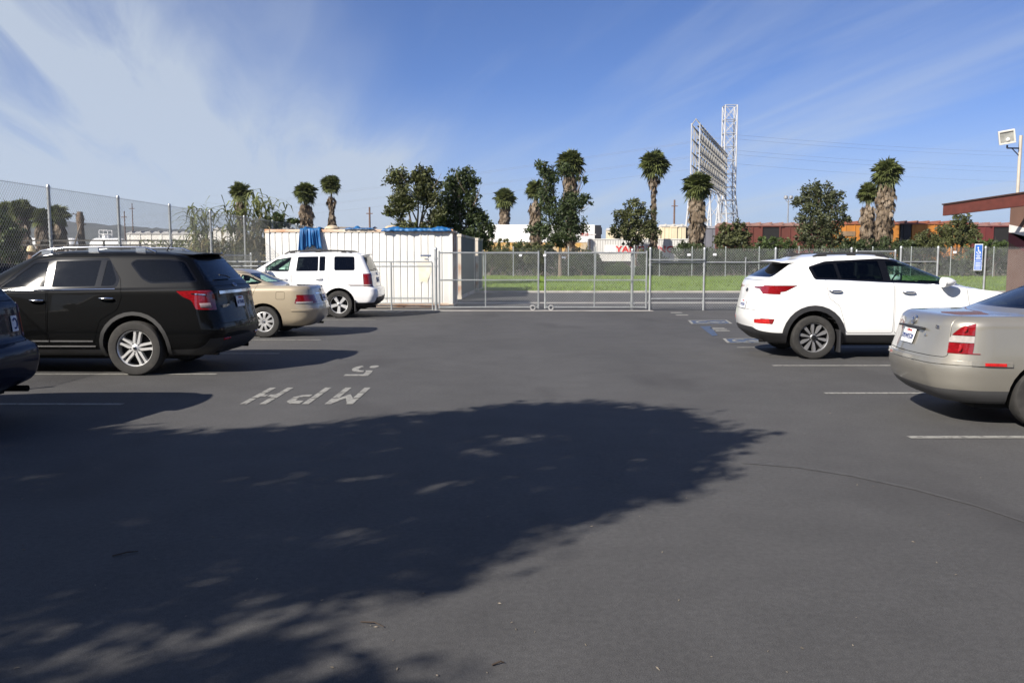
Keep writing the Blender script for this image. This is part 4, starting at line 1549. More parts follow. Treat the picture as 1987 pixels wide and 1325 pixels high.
def blue_suv():
    paint = pm('navy_paint', (.008, .010, .022), rough=.45, coat=.36, var=.03, spec=.08)
    Lp = [dict(xr=.3, xf=4.5, w=.01, z=.34),
          dict(xr=.24, xf=4.6, w=.82, z=.33, rc=(.3, .3)),
          dict(xr=.05, xf=4.66, w=.92, z=.43, rc=(.25, .28), fc=(.5, .5)),
          dict(xr=.0, xf=4.75, w=.96, z=.62, rc=(.2, .25), fc=(.5, .5), bow=(.10, .14)),
          dict(xr=.02, xf=4.75, w=.955, z=.76, rc=(.2, .25), fc=(.5, .5), bow=(.10, .14)),
          dict(xr=.17, xf=4.72, w=.94, z=[(0, .82), (4.8, .84)], rc=(.16, .2), fc=(.45, .45), bow=(.09, .14)),
          dict(xr=.21, xf=4.62, w=.915, z=[(0, 1.17), (3, 1.16), (4.0, 1.1), (4.7, .98)], rc=(.15, .18), fc=(.35, .35), bow=(.09, .14)),
          dict(xr=.26, xf=3.6, w=.885, z=[(0, 1.23), (3.0, 1.21), (3.6, 1.18)], rc=(.14, .17), fc=(.4, .3), bow=(.08, .2)),
          dict(xr=.60, xf=2.75, w=.70, z=[(.4, 1.66), (1.4, 1.70), (2.2, 1.69), (2.85, 1.64)], rc=(.16, .18), fc=(.25, .2), bow=(.08, .12)),
          dict(xr=.72, xf=2.6, w=.59, z=[(.4, 1.705), (1.4, 1.74), (2.2, 1.735), (2.8, 1.69)], rc=(.16, .18), fc=(.25, .2)),
          dict(xr=.9, xf=2.5, w=.01, z=[(.4, 1.725), (1.4, 1.76), (2.2, 1.755), (2.8, 1.71)])]
    rads = [0, .05, .08, .06, .05, .05, .05, .03, .06, .2, 0]
    c = Car('dark_blue_utility_vehicle', 'dark blue sport utility vehicle, only its rear corner showing at the left edge', 'car', (-4.83, 8.02, 0), math.pi + R(.5), Lp, rads, paint)
    c.window([(3.1, 1.25), (2.7, 1.58), (2.34, 1.61), (2.34, 1.25)], G_MID)
    c.window([(2.26, 1.25), (2.26, 1.615), (1.45, 1.62), (1.45, 1.26)], G_DARK)
    c.window([(1.28, 1.27), (1.30, 1.62), (.85, 1.61), (.66, 1.27)], G_DARK, r=.05)
    c.window([(-.74, 1.26), (.74, 1.26), (.60, 1.61), (-.60, 1.61)], G_DARK, axis='x', sides=(-1,), name='rear_window', gask=.02, xmax=1.1, r=.06)
    c.window([(-.76, 1.24), (.76, 1.24), (.60, 1.60), (-.60, 1.60)], G_CLEAR, axis='x', sides=(1,), name='windshield', gask=.02)
    c.panel([(.44, 1.19), (.12, 1.19), (.1, .84), (.40, .84)], 'tail_light', M_RED, gap=.006, r=.015, off=.008, minn=.4)
    for s in (1, -1):
        c.panel([(s * .96, 1.20), (s * .78, 1.18), (s * .80, .84), (s * .96, .84)], 'tail_light', M_RED, axis='x', sides=(-1,), gap=.006, r=.01, off=.008, minn=.2, xmax=1)
    c.panel([(2.3, .5), (2.3, 1.66), (1.42, 1.67), (1.32, 1.0), (1.44, .88), (1.6, .5)], 'door', key='rear')
    c.panel([(3.5, .5), (3.55, 1.18), (2.75, 1.62), (2.315, 1.66), (2.315, .5)], 'door', key='front')
    c.panel([(-.76, .80), (.76, .80), (.76, 1.22), (-.76, 1.22)], 'tailgate', axis='x', sides=(-1,), xmax=1.0)
    for x in (1.05, 3.80):
        c.arch(x, .39, .43)
    c.finish()
    c.wheels((1.05, 3.80), .365, .82, 'five', .24, .24)
    for s in (1, -1):
        c.handle(1.58, 1.05, s, .19, paint, 'rear')
        c.handle(2.52, 1.04, s, .19, paint, 'front')
    c.plate(.0, .98, '5KNV660', .30, .15)
    # pale square sticker with a ring and a disc
    p, n = c.rear(-.60, .985)
    mb = MB()
    mb.box((0, 0, 0), (.006, .13, .16))
    o = mb.build('sticker', M_PLATE, c.root)
    o.location = p + n * .008
    o.rotation_euler = (0, math.asin(n.z), math.atan2(n.y, n.x) + math.pi)
    mb = MB()
    mb.tube([(-.004, .045 * math.cos(t), .05 * math.sin(t)) for t in np.linspace(.6, 5.2, 16)], .009, 6)
    mb.build('sticker_mark', M_INK, o)
    spoiler(c, .46, .80, .56, lambda x: 1.70 + (x - .4) * .05, .035, paint)
    c.rail(.95, 2.6, .57, .05, M_TRIM)
    c.seats([(2.5, (-.4, .4), True), (1.65, (-.4, .4), True)], .74)
    c.dash(3.2, 1.18, .76, 1)
    c.mirror(3.05, 1.2, paint)
    exhaust(c, -.6, .32, .12)
    underbody(c, .4, 4.3, .66, .32)


big_suv()
crossover()
white_suv()
passat()
avalon()
blue_suv()

# =================================================================== ground
def asphalt_material():
    m = bpy.data.materials.new('asphalt')
    m.use_nodes = True
    nt = m.node_tree
    N, L = nt.nodes, nt.links
    b = N['Principled BSDF']
    tc = N.new('ShaderNodeTexCoord')

    def noise(scale, detail, rough=.55, stretch=None):
        v = tc.outputs['Object']
        if stretch:
            mp = N.new('ShaderNodeMapping')
            mp.inputs['Scale'].default_value = stretch
            L.new(v, mp.inputs[0])
            v = mp.outputs[0]
        n = N.new('ShaderNodeTexNoise')
        n.inputs['Scale'].default_value = scale
        n.inputs['Detail'].default_value = detail
        n.inputs['Roughness'].default_value = rough
        L.new(v, n.inputs['Vector'])
        return n.outputs['Fac']

    def ramp(fac, lo, hi, p0=.3, p1=.7):
        r = N.new('ShaderNodeMapRange')
        r.inputs['From Min'].default_value, r.inputs['From Max'].default_value = p0, p1
        r.inputs['To Min'].default_value, r.inputs['To Max'].default_value = lo, hi
        L.new(fac, r.inputs['Value'])
        return r.outputs[0]

    def mul(a, c):
        x = N.new('ShaderNodeMath')
        x.operation = 'MULTIPLY'
        L.new(a, x.inputs[0])
        L.new(c, x.inputs[1])
        return x.outputs[0]
    big = ramp(noise(.22, 5, .6, (1, .6, 1)), .80, 1.18)
    mid = mul(ramp(noise(2.3, 4), .92, 1.08), ramp(noise(28, 3, .6), .86, 1.14))
    grit = ramp(noise(170, 2, .7), .52, 1.5, .25, .75)
    vo = N.new('ShaderNodeTexVoronoi')
    vo.inputs['Scale'].default_value = 95
    L.new(tc.outputs['Object'], vo.inputs['Vector'])
    tracks = ramp(noise(.9, 3, .5, (.35, .05, 1)), .92, 1.08)
    k = mul(mul(mul(big, mid), grit), tracks)
    col = N.new('ShaderNodeMix')
    col.data_type = 'RGBA'
    col.blend_type = 'MULTIPLY'
    col.inputs['Factor'].default_value = 1
    col.inputs['A'].default_value = (.071, .0695, .0690, 1)
    cmb = N.new('ShaderNodeCombineColor')
    for i in range(3):
        L.new(k, cmb.inputs[i])
    L.new(cmb.outputs[0], col.inputs['B'])
    # pale scuffs and exposed stones
    sc = ramp(noise(38, 3, .75), 0, 1, .72, .80)
    zone = ramp(noise(.8, 3, .6), 0, .8, .46, .62)
    mx = N.new('ShaderNodeMix')
    mx.data_type = 'RGBA'
    L.new(mul(sc, zone), mx.inputs['Factor'])
    L.new(col.outputs['Result'], mx.inputs['A'])
    mx.inputs['B'].default_value = (.22, .21, .20, 1)
    # oil spots
    oil = ramp(noise(.55, 2, .5, (1.3, .5, 1)), 0, .45, .57, .72)
    m2 = N.new('ShaderNodeMix')
    m2.data_type = 'RGBA'
    L.new(oil, m2.inputs['Factor'])
    L.new(mx.outputs['Result'], m2.inputs['A'])
    m2.inputs['B'].default_value = (.035, .033, .033, 1)
    L.new(m2.outputs['Result'], b.inputs['Base Color'])
    b.inputs['Roughness'].default_value = .82
    b.inputs['Specular IOR Level'].default_value = .35
    bp = N.new('ShaderNodeBump')
    bp.inputs['Strength'].default_value = .5
    bp.inputs['Distance'].default_value = .006
    L.new(noise(140, 3, .7), bp.inputs['Height'])
    L.new(bp.outputs[0], b.inputs['Normal'])
    return m


M_ASPH = asphalt_material()
M_LINE = pm('worn_white_paint', (.27, .265, .24), rough=.75, var=.15, scale=9, dirt=(.09, .086, .085), dscale=16, dlo=.50, dhi=.66)
M_BLUEP = pm('worn_blue_paint', (.04, .075, .15), rough=.75, var=.2, scale=6, dirt=(.08, .08, .085), dscale=9, dlo=.46, dhi=.62)
M_CONC = pm('concrete', (.36, .34, .31), rough=.85, var=.15, scale=2.5, bump=.3, bscale=40, dirt=(.2, .185, .165), dscale=1.2, dlo=.5, dhi=.75)
M_DIRT = pm('dry_earth', (.16, .125, .09), rough=.95, var=.35, scale=.35, bump=.5, bscale=6, dirt=(.06, .075, .03), dscale=.12, dlo=.45, dhi=.62)
M_GALV = pm('galvanised_steel', (.38, .40, .405), rough=.45, metal=.55, var=.14, scale=6)
M_WIRE = pm('galvanised_wire', (.29, .305, .31), rough=.5, metal=.5, var=.15, scale=3)


def sheet(name, poly, z, mat, parent=None, kind=None):
    mb = MB()
    t = tessellate_polygon([[Vector((x, y, 0)) for x, y in poly]])
    mb.add([(x, y, z) for x, y in poly], [tuple(f) for f in t])
    o = mb.build(name, mat, parent, kind=kind)
    for p in o.data.polygons:
        if p.normal.z < 0:
            p.flip()
    return o


def ground():
    n = 60
    a = np.linspace(-1, 1, n)
    X, Y = np.meshgrid(np.sign(a) * np.abs(a) ** 3 * 6000, np.sign(a) * np.abs(a) ** 3 * 6000)
    V = np.stack([X.ravel(), Y.ravel(), np.full(n * n, -.03)], 1)
    F = [(j * n + i, j * n + i + 1, (j + 1) * n + i + 1, (j + 1) * n + i) for j in range(n - 1) for i in range(n - 1)]
    link('ground', npmesh(V, np.array(F)), M_DIRT, kind='structure')


ground()
LOT = sheet('parking_lot', [(-9.3, -30), (45, -30), (45, 40.2), (-9.3, 40.2)], 0.0, M_ASPH, kind='structure')
sheet('gate_apron', [(-8.9, 26.35), (4.4, 26.25), (4.4, 26.85), (-8.9, 26.95)], .004, M_CONC, kind='structure')
sheet('gutter', [(-12, 30.6), (45, 31.3), (45, 32.1), (-12, 31.4)], .004, M_CONC, kind='structure')
mb = MB()
mb.box((21, 40.3, .02), (62, .18, .14))
mb.build('kerb', M_CONC, bevel=.02, kind='structure')


def mark(name, poly, mat=M_LINE, z=.005, label=None):
    o = sheet(name, poly, z, mat, LOT)
    if label:
        o['label'] = label
    return o


def markings():
    w = .05
    for (xa, xb, Y, s) in ((-9.0, -4.2, 11.98, 0), (-9.0, -4.02, 14.6, 0), (-9, -3.85, 17.05, 0), (-9, -3.72, 19.75, 0), (-9, -3.62, 22.6, 0), (-9.0, -4.4, 9.5, 0), (-9.0, -4.6, 6.95, 0),
                           (4.0, 8.9, 12.95, .02), (3.82, 8.8, 10.28, .02), (3.66, 8.7, 7.72, .02), (3.5, 8.6, 5.1, .02), (4.15, 9, 15.6, .02)):
        mark('parking_line', [(xa, Y - w), (xb, Y - w + s), (xb, Y + w + s), (xa, Y + w)])
    # stencilled 5 MPH, read from the far side
    def stencil(name, x_right, y_far, W, H, polys, cuts=True):
        """letter box: u to the reader's right (-X), v up the letter (towards the camera)"""
        mbb = MB()
        for poly in polys:
            p = [(x_right - u * W, y_far - v * H) for u, v in poly]
            t = tessellate_polygon([[Vector((x, y, 0)) for x, y in p]])
            mbb.add([(x, y, .005) for x, y in p], [tuple(f) for f in t])
        o = mbb.build(name, M_LINE, LOT, kind='stuff')
        for q in o.data.polygons:
            if q.normal.z < 0:
                q.flip()
    g = .018

    def bars(u0, u1, segs=((0, 1 / 3), (1 / 3, 2 / 3), (2 / 3, 1))):
        return [[(u0, a + g * (a > 0)), (u1, a + g * (a > 0)), (u1, b - g * (b < 1)), (u0, b - g * (b < 1))] for a, b in segs]
    X0 = -1.80
    stencil('letter_m', X0, 10.72, .32, 1.22, bars(0, .24) + bars(.76, 1) + [[(.24, .96), (.24, .66), (.5, .42), (.76, .66), (.76, .96), (.5, .66)]])
    stencil('letter_p', X0 - .50, 10.72, .30, 1.22, bars(0, .26) + [[(.36, .98), (.72, .98), (.98, .86), (.98, .68), (.72, .68), (.70, .80), (.36, .82)],
            [(.36, .46), (.70, .46), (.98, .60), (.98, .655), (.72, .655), (.62, .58), (.36, .58)]])
    stencil('letter_h', X0 - .98, 10.72, .30, 1.22, bars(0, .26) + bars(.74, 1) + [[(.26, .44), (.47, .44), (.47, .57), (.26, .57)], [(.53, .44), (.74, .44), (.74, .57), (.53, .57)]])
    a = [(.50 + .5 * math.sin(t), .33 + .33 * math.cos(t)) for t in np.linspace(-.25, 2.55, 11)]
    bq = [(.48 + .25 * math.sin(t), .33 + .19 * math.cos(t)) for t in np.linspace(2.55, -.25, 11)]
    dot = [(.20 + .19 * math.cos(t), .16 + .13 * math.sin(t)) for t in np.linspace(0, 2 * math.pi, 11)[:-1]]
    stencil('numeral_5', -2.02, 13.0, .36, 1.2, [[(0, 1), (.95, 1), (.95, .86), (.26, .86), (.26, .73), (0, .73)], [(0, .71), (.26, .71), (.30, .60), (.36, .52), (.06, .52)], a + bq, dot])
    # blue wheelchair bays
    def bay(pts, n):
        P = [gnd(*p) for p in pts]
        o = mark('wheelchair_bay_panel', [tuple(p) for p in P], M_BLUEP, .005)
        A, Bx, D = P[0], P[1] - P[0], P[3] - P[0]

        def q(u, v):
            r = A + Bx * u + D * v
            return (r.x, r.y)
        for pl in ([(-.05, -.02), (.02, -.02), (.02, 1.02), (-.05, 1.02)], [(.98, -.02), (1.05, -.02), (1.05, 1.02), (.98, 1.02)],
                   [(.02, -.03), (.98, -.03), (.98, .05), (.02, .05)], [(.02, .95), (.98, .95), (.98, 1.03), (.02, 1.03)]):
            mark('bay_border', [q(*t) for t in pl], M_LINE, .009)
        mbb = MB()
        for i in range(14):
            t0, t1 = 1.0 + i * .32, 1.0 + (i + 1) * .32
            pl = [(.34 + .22 * math.cos(t0), .5 + .34 * math.sin(t0)), (.34 + .22 * math.cos(t1), .5 + .34 * math.sin(t1)),
                  (.34 + .15 * math.cos(t1), .5 + .24 * math.sin(t1)), (.34 + .15 * math.cos(t0), .5 + .24 * math.sin(t0))]
            mbb.add([(*q(*t), .009) for t in pl], [(0, 1, 2, 3)])
        for pl in ([(.45, .42), (.80, .42), (.80, .54), (.45, .54)], [(.40, .40), (.70, .20), (.72, .30), (.48, .52)], [(.82, .38), (.92, .38), (.92, .58), (.82, .58)]):
            mbb.add([(*q(*t), .0095) for t in pl], [(0, 1, 2, 3)])
        sy = mbb.build('wheelchair_symbol', M_LINE, LOT, kind='stuff')
    bay([(1345, 629), (1418, 628.5), (1406, 622), (1338, 622)], 0)
    bay([(1415, 666), (1500, 665.5), (1486, 657), (1406, 657.5)], 1)
    mark('blue_stripe', [tuple(gnd(*p)) for p in ((1358, 633.5), (1378, 633), (1393, 651), (1382, 652))], M_BLUEP, .005)
    for px, py in ((1379, 637.2), (1384, 639.6), (1389, 642.2)):
        mark('stencil_row', [tuple(gnd(px + a, py + b)) for a, b in ((0, .8), (28, .6), (26, -.8), (-1, -.8))])
    for px, py, w_ in ((1303, 606.8, 22), (1313, 611.5, 24)):
        mark('stencil_row', [tuple(gnd(px + a, py + b)) for a, b in ((0, .9), (w_, .9), (w_ - 4, -.8), (-3, -.8))])
    mark('painted_line', [tuple(gnd(*p)) for p in ((738, 604), (770, 607.5), (790, 603.6), (786, 602.8), (769, 606.2), (741, 603))])
    # sealed joint crossing the lot on the right
    jt = [gnd(*p) for p in ((1440, 897), (1540, 905), (1650, 922), (1770, 948), (1890, 980), (2100, 1050))]
    up = [(p.x, p.y + .05) for p in jt]
    dn = [(p.x, p.y - .04) for p in jt]
    mb2 = MB()
    K = len(jt)
    mb2.add([(x, y, .0035) for x, y in up + dn], [(i, K + i, K + i + 1, i + 1) for i in range(K - 1)])
    o = mb2.build('sealed_joint', pm('tar', (.066, .064, .062), rough=.75, var=.2, scale=20), LOT)
    for q in o.data.polygons:
        if q.normal.z < 0:
            q.flip()


markings()


def litter():
    """dead leaves, twigs and pebbles lying on the asphalt: too small to tell apart"""
    rng = np.random.default_rng(5)
    V, F = [], []
    for i in range(70):
        px, py = rng.uniform(-100, 2080), 760 + 560 * rng.random() ** .6
        g = gnd(px, py)
        s = rng.uniform(.003, .008)
        a = rng.uniform(0, 6.28)
        k = len(V)
        L_, W_ = s * rng.uniform(1, 2.2), s * rng.uniform(.4, .8)
        for u, v, z in ((-L_, 0, .002), (0, -W_, .004), (L_, 0, .006), (0, W_, .003), (0, 0, .004 + s * .7)):
            V.append((g.x + u * math.cos(a) - v * math.sin(a), g.y + u * math.sin(a) + v * math.cos(a), z))
        F += [(k, k + 1, k + 4), (k + 1, k + 2, k + 4), (k + 2, k + 3, k + 4), (k + 3, k, k + 4)]
    o = link('litter', npmesh(V, np.array(F)), pm('leaf_litter', (.17, .145, .115), rough=.9, var=.5, scale=40, island=True))
    tag(o, 'scattered dead leaves and pebbles on the asphalt', 'litter', kind='stuff')
    for (pa, pb, r) in (((218, 1080), (268, 1071), .004), ((955, 1292), (978, 1287), .004), ((700, 1208), (745, 1218), .003)):
        A, B = gnd(*pa), gnd(*pb)
        mb = MB()
        m_ = (A + B) / 2
        mb.tube([(A.x, A.y, .006), (m_.x + .01, m_.y + .008, .012), (B.x, B.y, .006)], [r, r, r * .6], 6)
        tag(mb.build('twig', pm('twig_bark', (.05, .035, .025), rough=.9), None), {218: 'dark straight twig on the shaded asphalt', 955: 'short dark twig on the sunny asphalt at the bottom', 700: 'pale curved twig at the edge of the tree shadow'}[pa[0]], 'twig')


litter()


# =================================================================== lawn
def lawn():
    m = pm('lawn_grass', (.15, .225, .032), rough=.9, var=.35, scale=.8, bump=.6, bscale=18, dirt=(.115, .185, .026), dscale=.35, dlo=.42, dhi=.6, stretch=(.35, 1, 1))
    n, k = 70, 40
    X, Y = np.meshgrid(np.linspace(-14, 75, n), np.linspace(40.4, 75.5, k))
    Z = .03 + .05 * np.sin(X * .5) * np.sin(Y * .4) + .04 * RNG.random(X.shape)
    Z[0] = .02
    V = np.stack([X.ravel(), Y.ravel(), Z.ravel()], 1)
    F = [(j * n + i, j * n + i + 1, (j + 1) * n + i + 1, (j + 1) * n + i) for j in range(k - 1) for i in range(n - 1)]
    link('lawn', npmesh(V, np.array(F)), m, smooth=True, kind='structure')
    rng = np.random.default_rng(3)
    N_ = 26000
    x, y = rng.uniform(-6, 55, N_), 40.5 + 34 * rng.random(N_) ** 1.5
    h, w, a = rng.uniform(.05, .13, N_), rng.uniform(.02, .05, N_), rng.uniform(0, 3.14, N_)
    lx, ly = rng.normal(0, .03, N_), rng.normal(0, .03, N_)
    P = np.stack([np.stack([x - w * np.cos(a), y - w * np.sin(a), 0 * x + .02], 1), np.stack([x + w * np.cos(a), y + w * np.sin(a), 0 * x + .02], 1), np.stack([x + lx, y + ly, h + .06], 1)], 1)
    o = link('grass_tufts', npmesh(P.reshape(-1, 3), np.arange(3 * N_).reshape(-1, 3)), leafmat('grass_blade', (.16, .23, .034), .3))
    tag(o, 'short green grass on the lawn beyond the gates', 'grass', kind='stuff')


lawn()


# =================================================================== fences
def chain_mesh(p0, p1, z0, z1, pitch=.078, wire=.0030, name='wire_mesh', parent=None, twist=True, mat=None):
    """diamond wire fabric between two ground points, knuckles standing up along the top"""
    p0, p1 = Vector((p0[0], p0[1], 0)), Vector((p1[0], p1[1], 0))
    d = p1 - p0
    L = d.length
    d.normalize()
    nrm = Vector((-d.y, d.x, 0))
    H = z1 - z0
    V, F = [], []

    def bar(a, za, b, zb, o):
        A = p0 + d * a + Vector((0, 0, z0 + za)) + nrm * o
        B = p0 + d * b + Vector((0, 0, z0 + zb)) + nrm * o
        t = (B - A).normalized()
        u = t.cross(nrm)
        k = len(V)
        for P in (A, B):
            for s in ((1, 0), (-.5, .87), (-.5, -.87)):
                V.append(P + (u * s[0] + nrm * s[1]) * wire)
        F.extend([(k, k + 1, k + 4, k + 3), (k + 1, k + 2, k + 5, k + 4), (k + 2, k, k + 3, k + 5)])
    s = pitch * 1.15          # height of a diamond
    slope = s / pitch
    x = -H / slope
    while x < L:
        for sg in (1, -1):
            if sg > 0:
                a, za, b, zb = x, 0, x + H / slope, H
            else:
                a, za, b, zb = x, H, x + H / slope, 0
            if a < 0:
                za += -a * slope * sg
                a = 0
            if b > L:
                zb -= (b - L) * slope * sg
                b = L
            if b - a > .01:
                bar(a, za, b, zb, .002 * sg)
        x += pitch
    if twist:
        x = pitch / 2
        while x < L:
            bar(x, H - .005, x + .012, H + .035, 0)
            x += pitch
    o = link(name, npmesh([tuple(v) for v in V], np.array(F)), mat or M_WIRE, parent, kind='stuff')
    return o


def post(parent, x, y, h, r=.03, name='post', cap=True, z0=0.0):
    mb = MB()
    mb.tube([(x, y, z0), (x, y, z0 + h)], r, 10)
    if cap:
        mb.lathe([(r * 1.18, z0 + h - .04), (r * 1.18, z0 + h + .005), (r * .8, z0 + h + .035), (.001, z0 + h + .045)], 10, 'z', (x, y, 0))
    return mb.build(name, M_GALV, parent, auto=45)


def rail_(parent, a, b, r=.021, name='rail', mat=None):
    mb = MB()
    mb.tube([a, b], r, 8)
    return mb.build(name, mat or M_GALV, parent, auto=45)


def left_fence():
    t = thing('chain_link_fence', 'tall chain-link fence along the left side of the lot', 'fence')
    X = -9.05
    ys = [7.8, 10.8, 13.8, 16.8, 19.75, 22.7, 25.75, 29.0, 32.4, 36.0, 39.5]
    for y in ys:
        post(t, X, y, 3.03, .032)
        mb = MB()
        for z in np.linspace(.4, 2.8, 7):
            mb.tube([(X + .04 * math.cos(a), y + .04 * math.sin(a), z) for a in np.linspace(0, 6.28, 9)[:-1]], .005, 4, closed=True)
        mb.build('tie_wire', M_WIRE, t, kind='stuff')
    for a, b in zip(ys[:-1], ys[1:]):
        chain_mesh((X + .03, a), (X + .03, b), .05, 3.0, parent=t)
        rail_(t, (X + .03, a, 3.0), (X + .03, b, 3.0), .004, 'tension_wire')
        rail_(t, (X + .03, a, .06), (X + .03, b, .06), .004, 'tension_wire')
    # dark screen cloth tied to the lower part of the near bays
    n, k = 60, 8
    V = []
    for j in range(k):
        for i in range(n):
            y = 7.8 + 12.0 * i / (n - 1)
            z = .04 + 1.52 * j / (k - 1) - .03 * abs(math.sin(i * .52)) * (j == k - 1)
            V.append((X - .05 + .012 * math.sin(i * 1.1 + j), y, z))
    F = [(j * n + i, j * n + i + 1, (j + 1) * n + i + 1, (j + 1) * n + i) for j in range(k - 1) for i in range(n - 1)]
    link('screen_cloth', npmesh(V, np.array(F)), pm('dark_cloth', (.012, .011, .017), rough=.9, var=.2, bump=.2, bscale=90), t, smooth=True)
    # low service gate standing in line with the fence
    g = thing('service_gate', 'low chain-link gate beside the tall left fence, behind the tan sedan', 'gate')
    x = X + .22
    for y in (26.0, 28.9):
        post(g, x, y, 1.78, .03, 'gate_upright')
    for z in (.12, 1.72):
        rail_(g, (x, 26.0, z), (x, 28.9, z), .02, 'gate_rail')
    chain_mesh((x, 26.05), (x, 28.85), .12, 1.72, parent=g, twist=False)


left_fence()
GY = 26.72


def px_x(px, Y=GY):
    return at(px, 500, Y)[0]


def front_fence():
    # two swinging gate leaves
    for (a, b, mid, lab) in ((852, 1045, 942, 'left leaf of the chain-link double gate, next to the white container'),
                             (1058, 1255, 1154, 'right leaf of the chain-link double gate, in front of the lawn')):
        xa, xb, xm = px_x(a), px_x(b), px_x(mid)
        g = thing('gate_leaf', lab, 'gate', group='chain-link gate leaves across the drive')
        for x in (xa, xb):
            mb = MB()
            mb.tube([(x, GY, .06), (x, GY, 1.86)], .03, 10)
            mb.build('gate_upright', M_GALV, g, auto=45)
        mb = MB()
        mb.tube([(xm, GY, .1), (xm, GY, 1.80)], .021, 8)
        mb.build('gate_stile', M_GALV, g, auto=45)
        for z in (.1, .95, 1.80):
            rail_(g, (xa, GY, z), (xb, GY, z), .024, 'gate_rail')
        chain_mesh((xa, GY - .03), (xb, GY - .03), .09, 1.80, parent=g, wire=.0038)
        xe = xb - .18 if a < 1000 else xa + .18
        mb = MB()
        mb.lathe([(.05, -.02), (.085, -.02), (.09, 0), (.085, .02), (.05, .02)], 18, 'y', (xe, GY - .05, .09))
        mb.build('gate_wheel', pm('grey_wheel', (.3, .3, .3), rough=.5), g, auto=40)
    # gate posts
    for px, h, lab in ((845, 1.93, 'galvanised post at the left end of the double gate'), (1228, 1.90, 'galvanised post behind the right gate leaf')):
        t = thing('gate_post', lab, 'post', (px_x(px), GY + (.08 if px < 900 else .10), 0))
        post(t, 0, 0, h, .045, 'post_tube')
        for z in (.22, 1.38, 1.62):
            mb = MB()
            mb.lathe([(.045, z - .03), (.062, z - .03), (.062, z + .03), (.045, z + .03)], 14, 'z')
            mb.box((.06, -.03, z), (.08, .04, .05))
            mb.build('hinge', M_GALV, t, auto=40)
    # fence running left of the gate, in front of the container, with sliding tracks
    t = thing('chain_link_fence', 'chain-link panel with pipe rails in front of the white container', 'fence')
    xa, xb = -9.0, px_x(838)
    Y = GY + .12
    for z in (.22, .38, 1.38, 1.52):
        rail_(t, (xa, Y, z), (xb, Y, z), .022)
    for x in np.linspace(xa, xb, 6):
        post(t, x, Y, 1.50, .026, 'post', cap=False)
    chain_mesh((xa, Y + .03), (xb, Y + .03), .2, 1.85, parent=t, twist=False, wire=.0018)
    # fence running right of the gate
    t = thing('chain_link_fence', 'chain-link fence with pipe rails running right of the gates', 'fence')
    P = [1262, 1367, 1505, 1652]
    for i, px in enumerate(P):
        o = post(t, px_x(px), GY, 1.93, .036)
        mb = MB()
        x = px_x(px)
        for z in (.28, 1.42, 1.58):
            mb.lathe([(.036, z - .03), (.052, z - .03), (.052, z + .03), (.036, z + .03)], 12, 'z', (x, GY, 0))
        mb.build('collar', M_GALV, o, auto=40, kind='stuff')
    for z in (.36, 1.50):
        rail_(t, (px_x(1262), GY, z), (px_x(1652), GY, z), .024)
    rail_(t, (px_x(1262), GY - .07, 1.58), (px_x(1367), GY - .07, 1.58), .022, 'slide_track')
    for a, b in zip(P[:-1], P[1:]):
        chain_mesh((px_x(a), GY + .03), (px_x(b), GY + .03), .04, 1.90, parent=t, wire=.0038)
    post(t, px_x(1447), GY - .02, 1.66, .018, 'stub_post', cap=False)
    # small wicket between the two right-hand fences
    g = thing('wicket_gate', 'narrow chain-link gate seen over the roof of the white crossover', 'gate')
    for px in (1662, 1737):
        post(g, px_x(px), GY, 1.86, .03, 'gate_upright')
    for z in (.1, 1.0, 1.84):
        rail_(g, (px_x(1662), GY, z), (px_x(1737), GY, z), .022, 'gate_rail')
    chain_mesh((px_x(1662), GY - .03), (px_x(1737), GY - .03), .1, 1.84, parent=g)
    t = thing('chain_link_fence', 'fine-meshed grey chain-link fence between the wicket gate and the building', 'fence')
    P = [1748, 1820, 1912, 2010, 2120]
    for px in P:
        post(t, px_x(px), GY, 1.97, .036)
    for a, b in zip(P[:-1], P[1:]):
        chain_mesh((px_x(a), GY + .03), (px_x(b), GY + .03), .04, 1.95, pitch=.05, wire=.0030, parent=t)
    rail_(t, (px_x(1748), GY, 1.52), (px_x(1820), GY, 1.52), .02)
    # little white plates wired to the mesh
    for px, py, who in ((878, 497, 'left of'), (1056, 495, 'on')):
        pass
    for px, py, lab in ((1010, 495.5, 'small white plate on the left gate leaf, near its top'), (1057, 495.5, 'small white plate at the hinge edge of the right gate leaf'),
                        (1337, 494.5, 'small white plate on the fence just right of the gates'), (1387, 494, 'small white plate on the fence, second right of the gates'),
                        (1853, 489.5, 'small white plate on the far right fence, left of the blue sign')):
        x, z = at(px, py, GY - .07)
        mb = MB()
        mb.box((0, 0, 0), (.11 if px > 1100 else .09, .006, .07))
        o = mb.build('plate', M_PLATE, bevel=.004)
        o.location = (x, GY - .065, z)
        tag(o, lab, 'plate', 'small white plates on the fence')


front_fence()


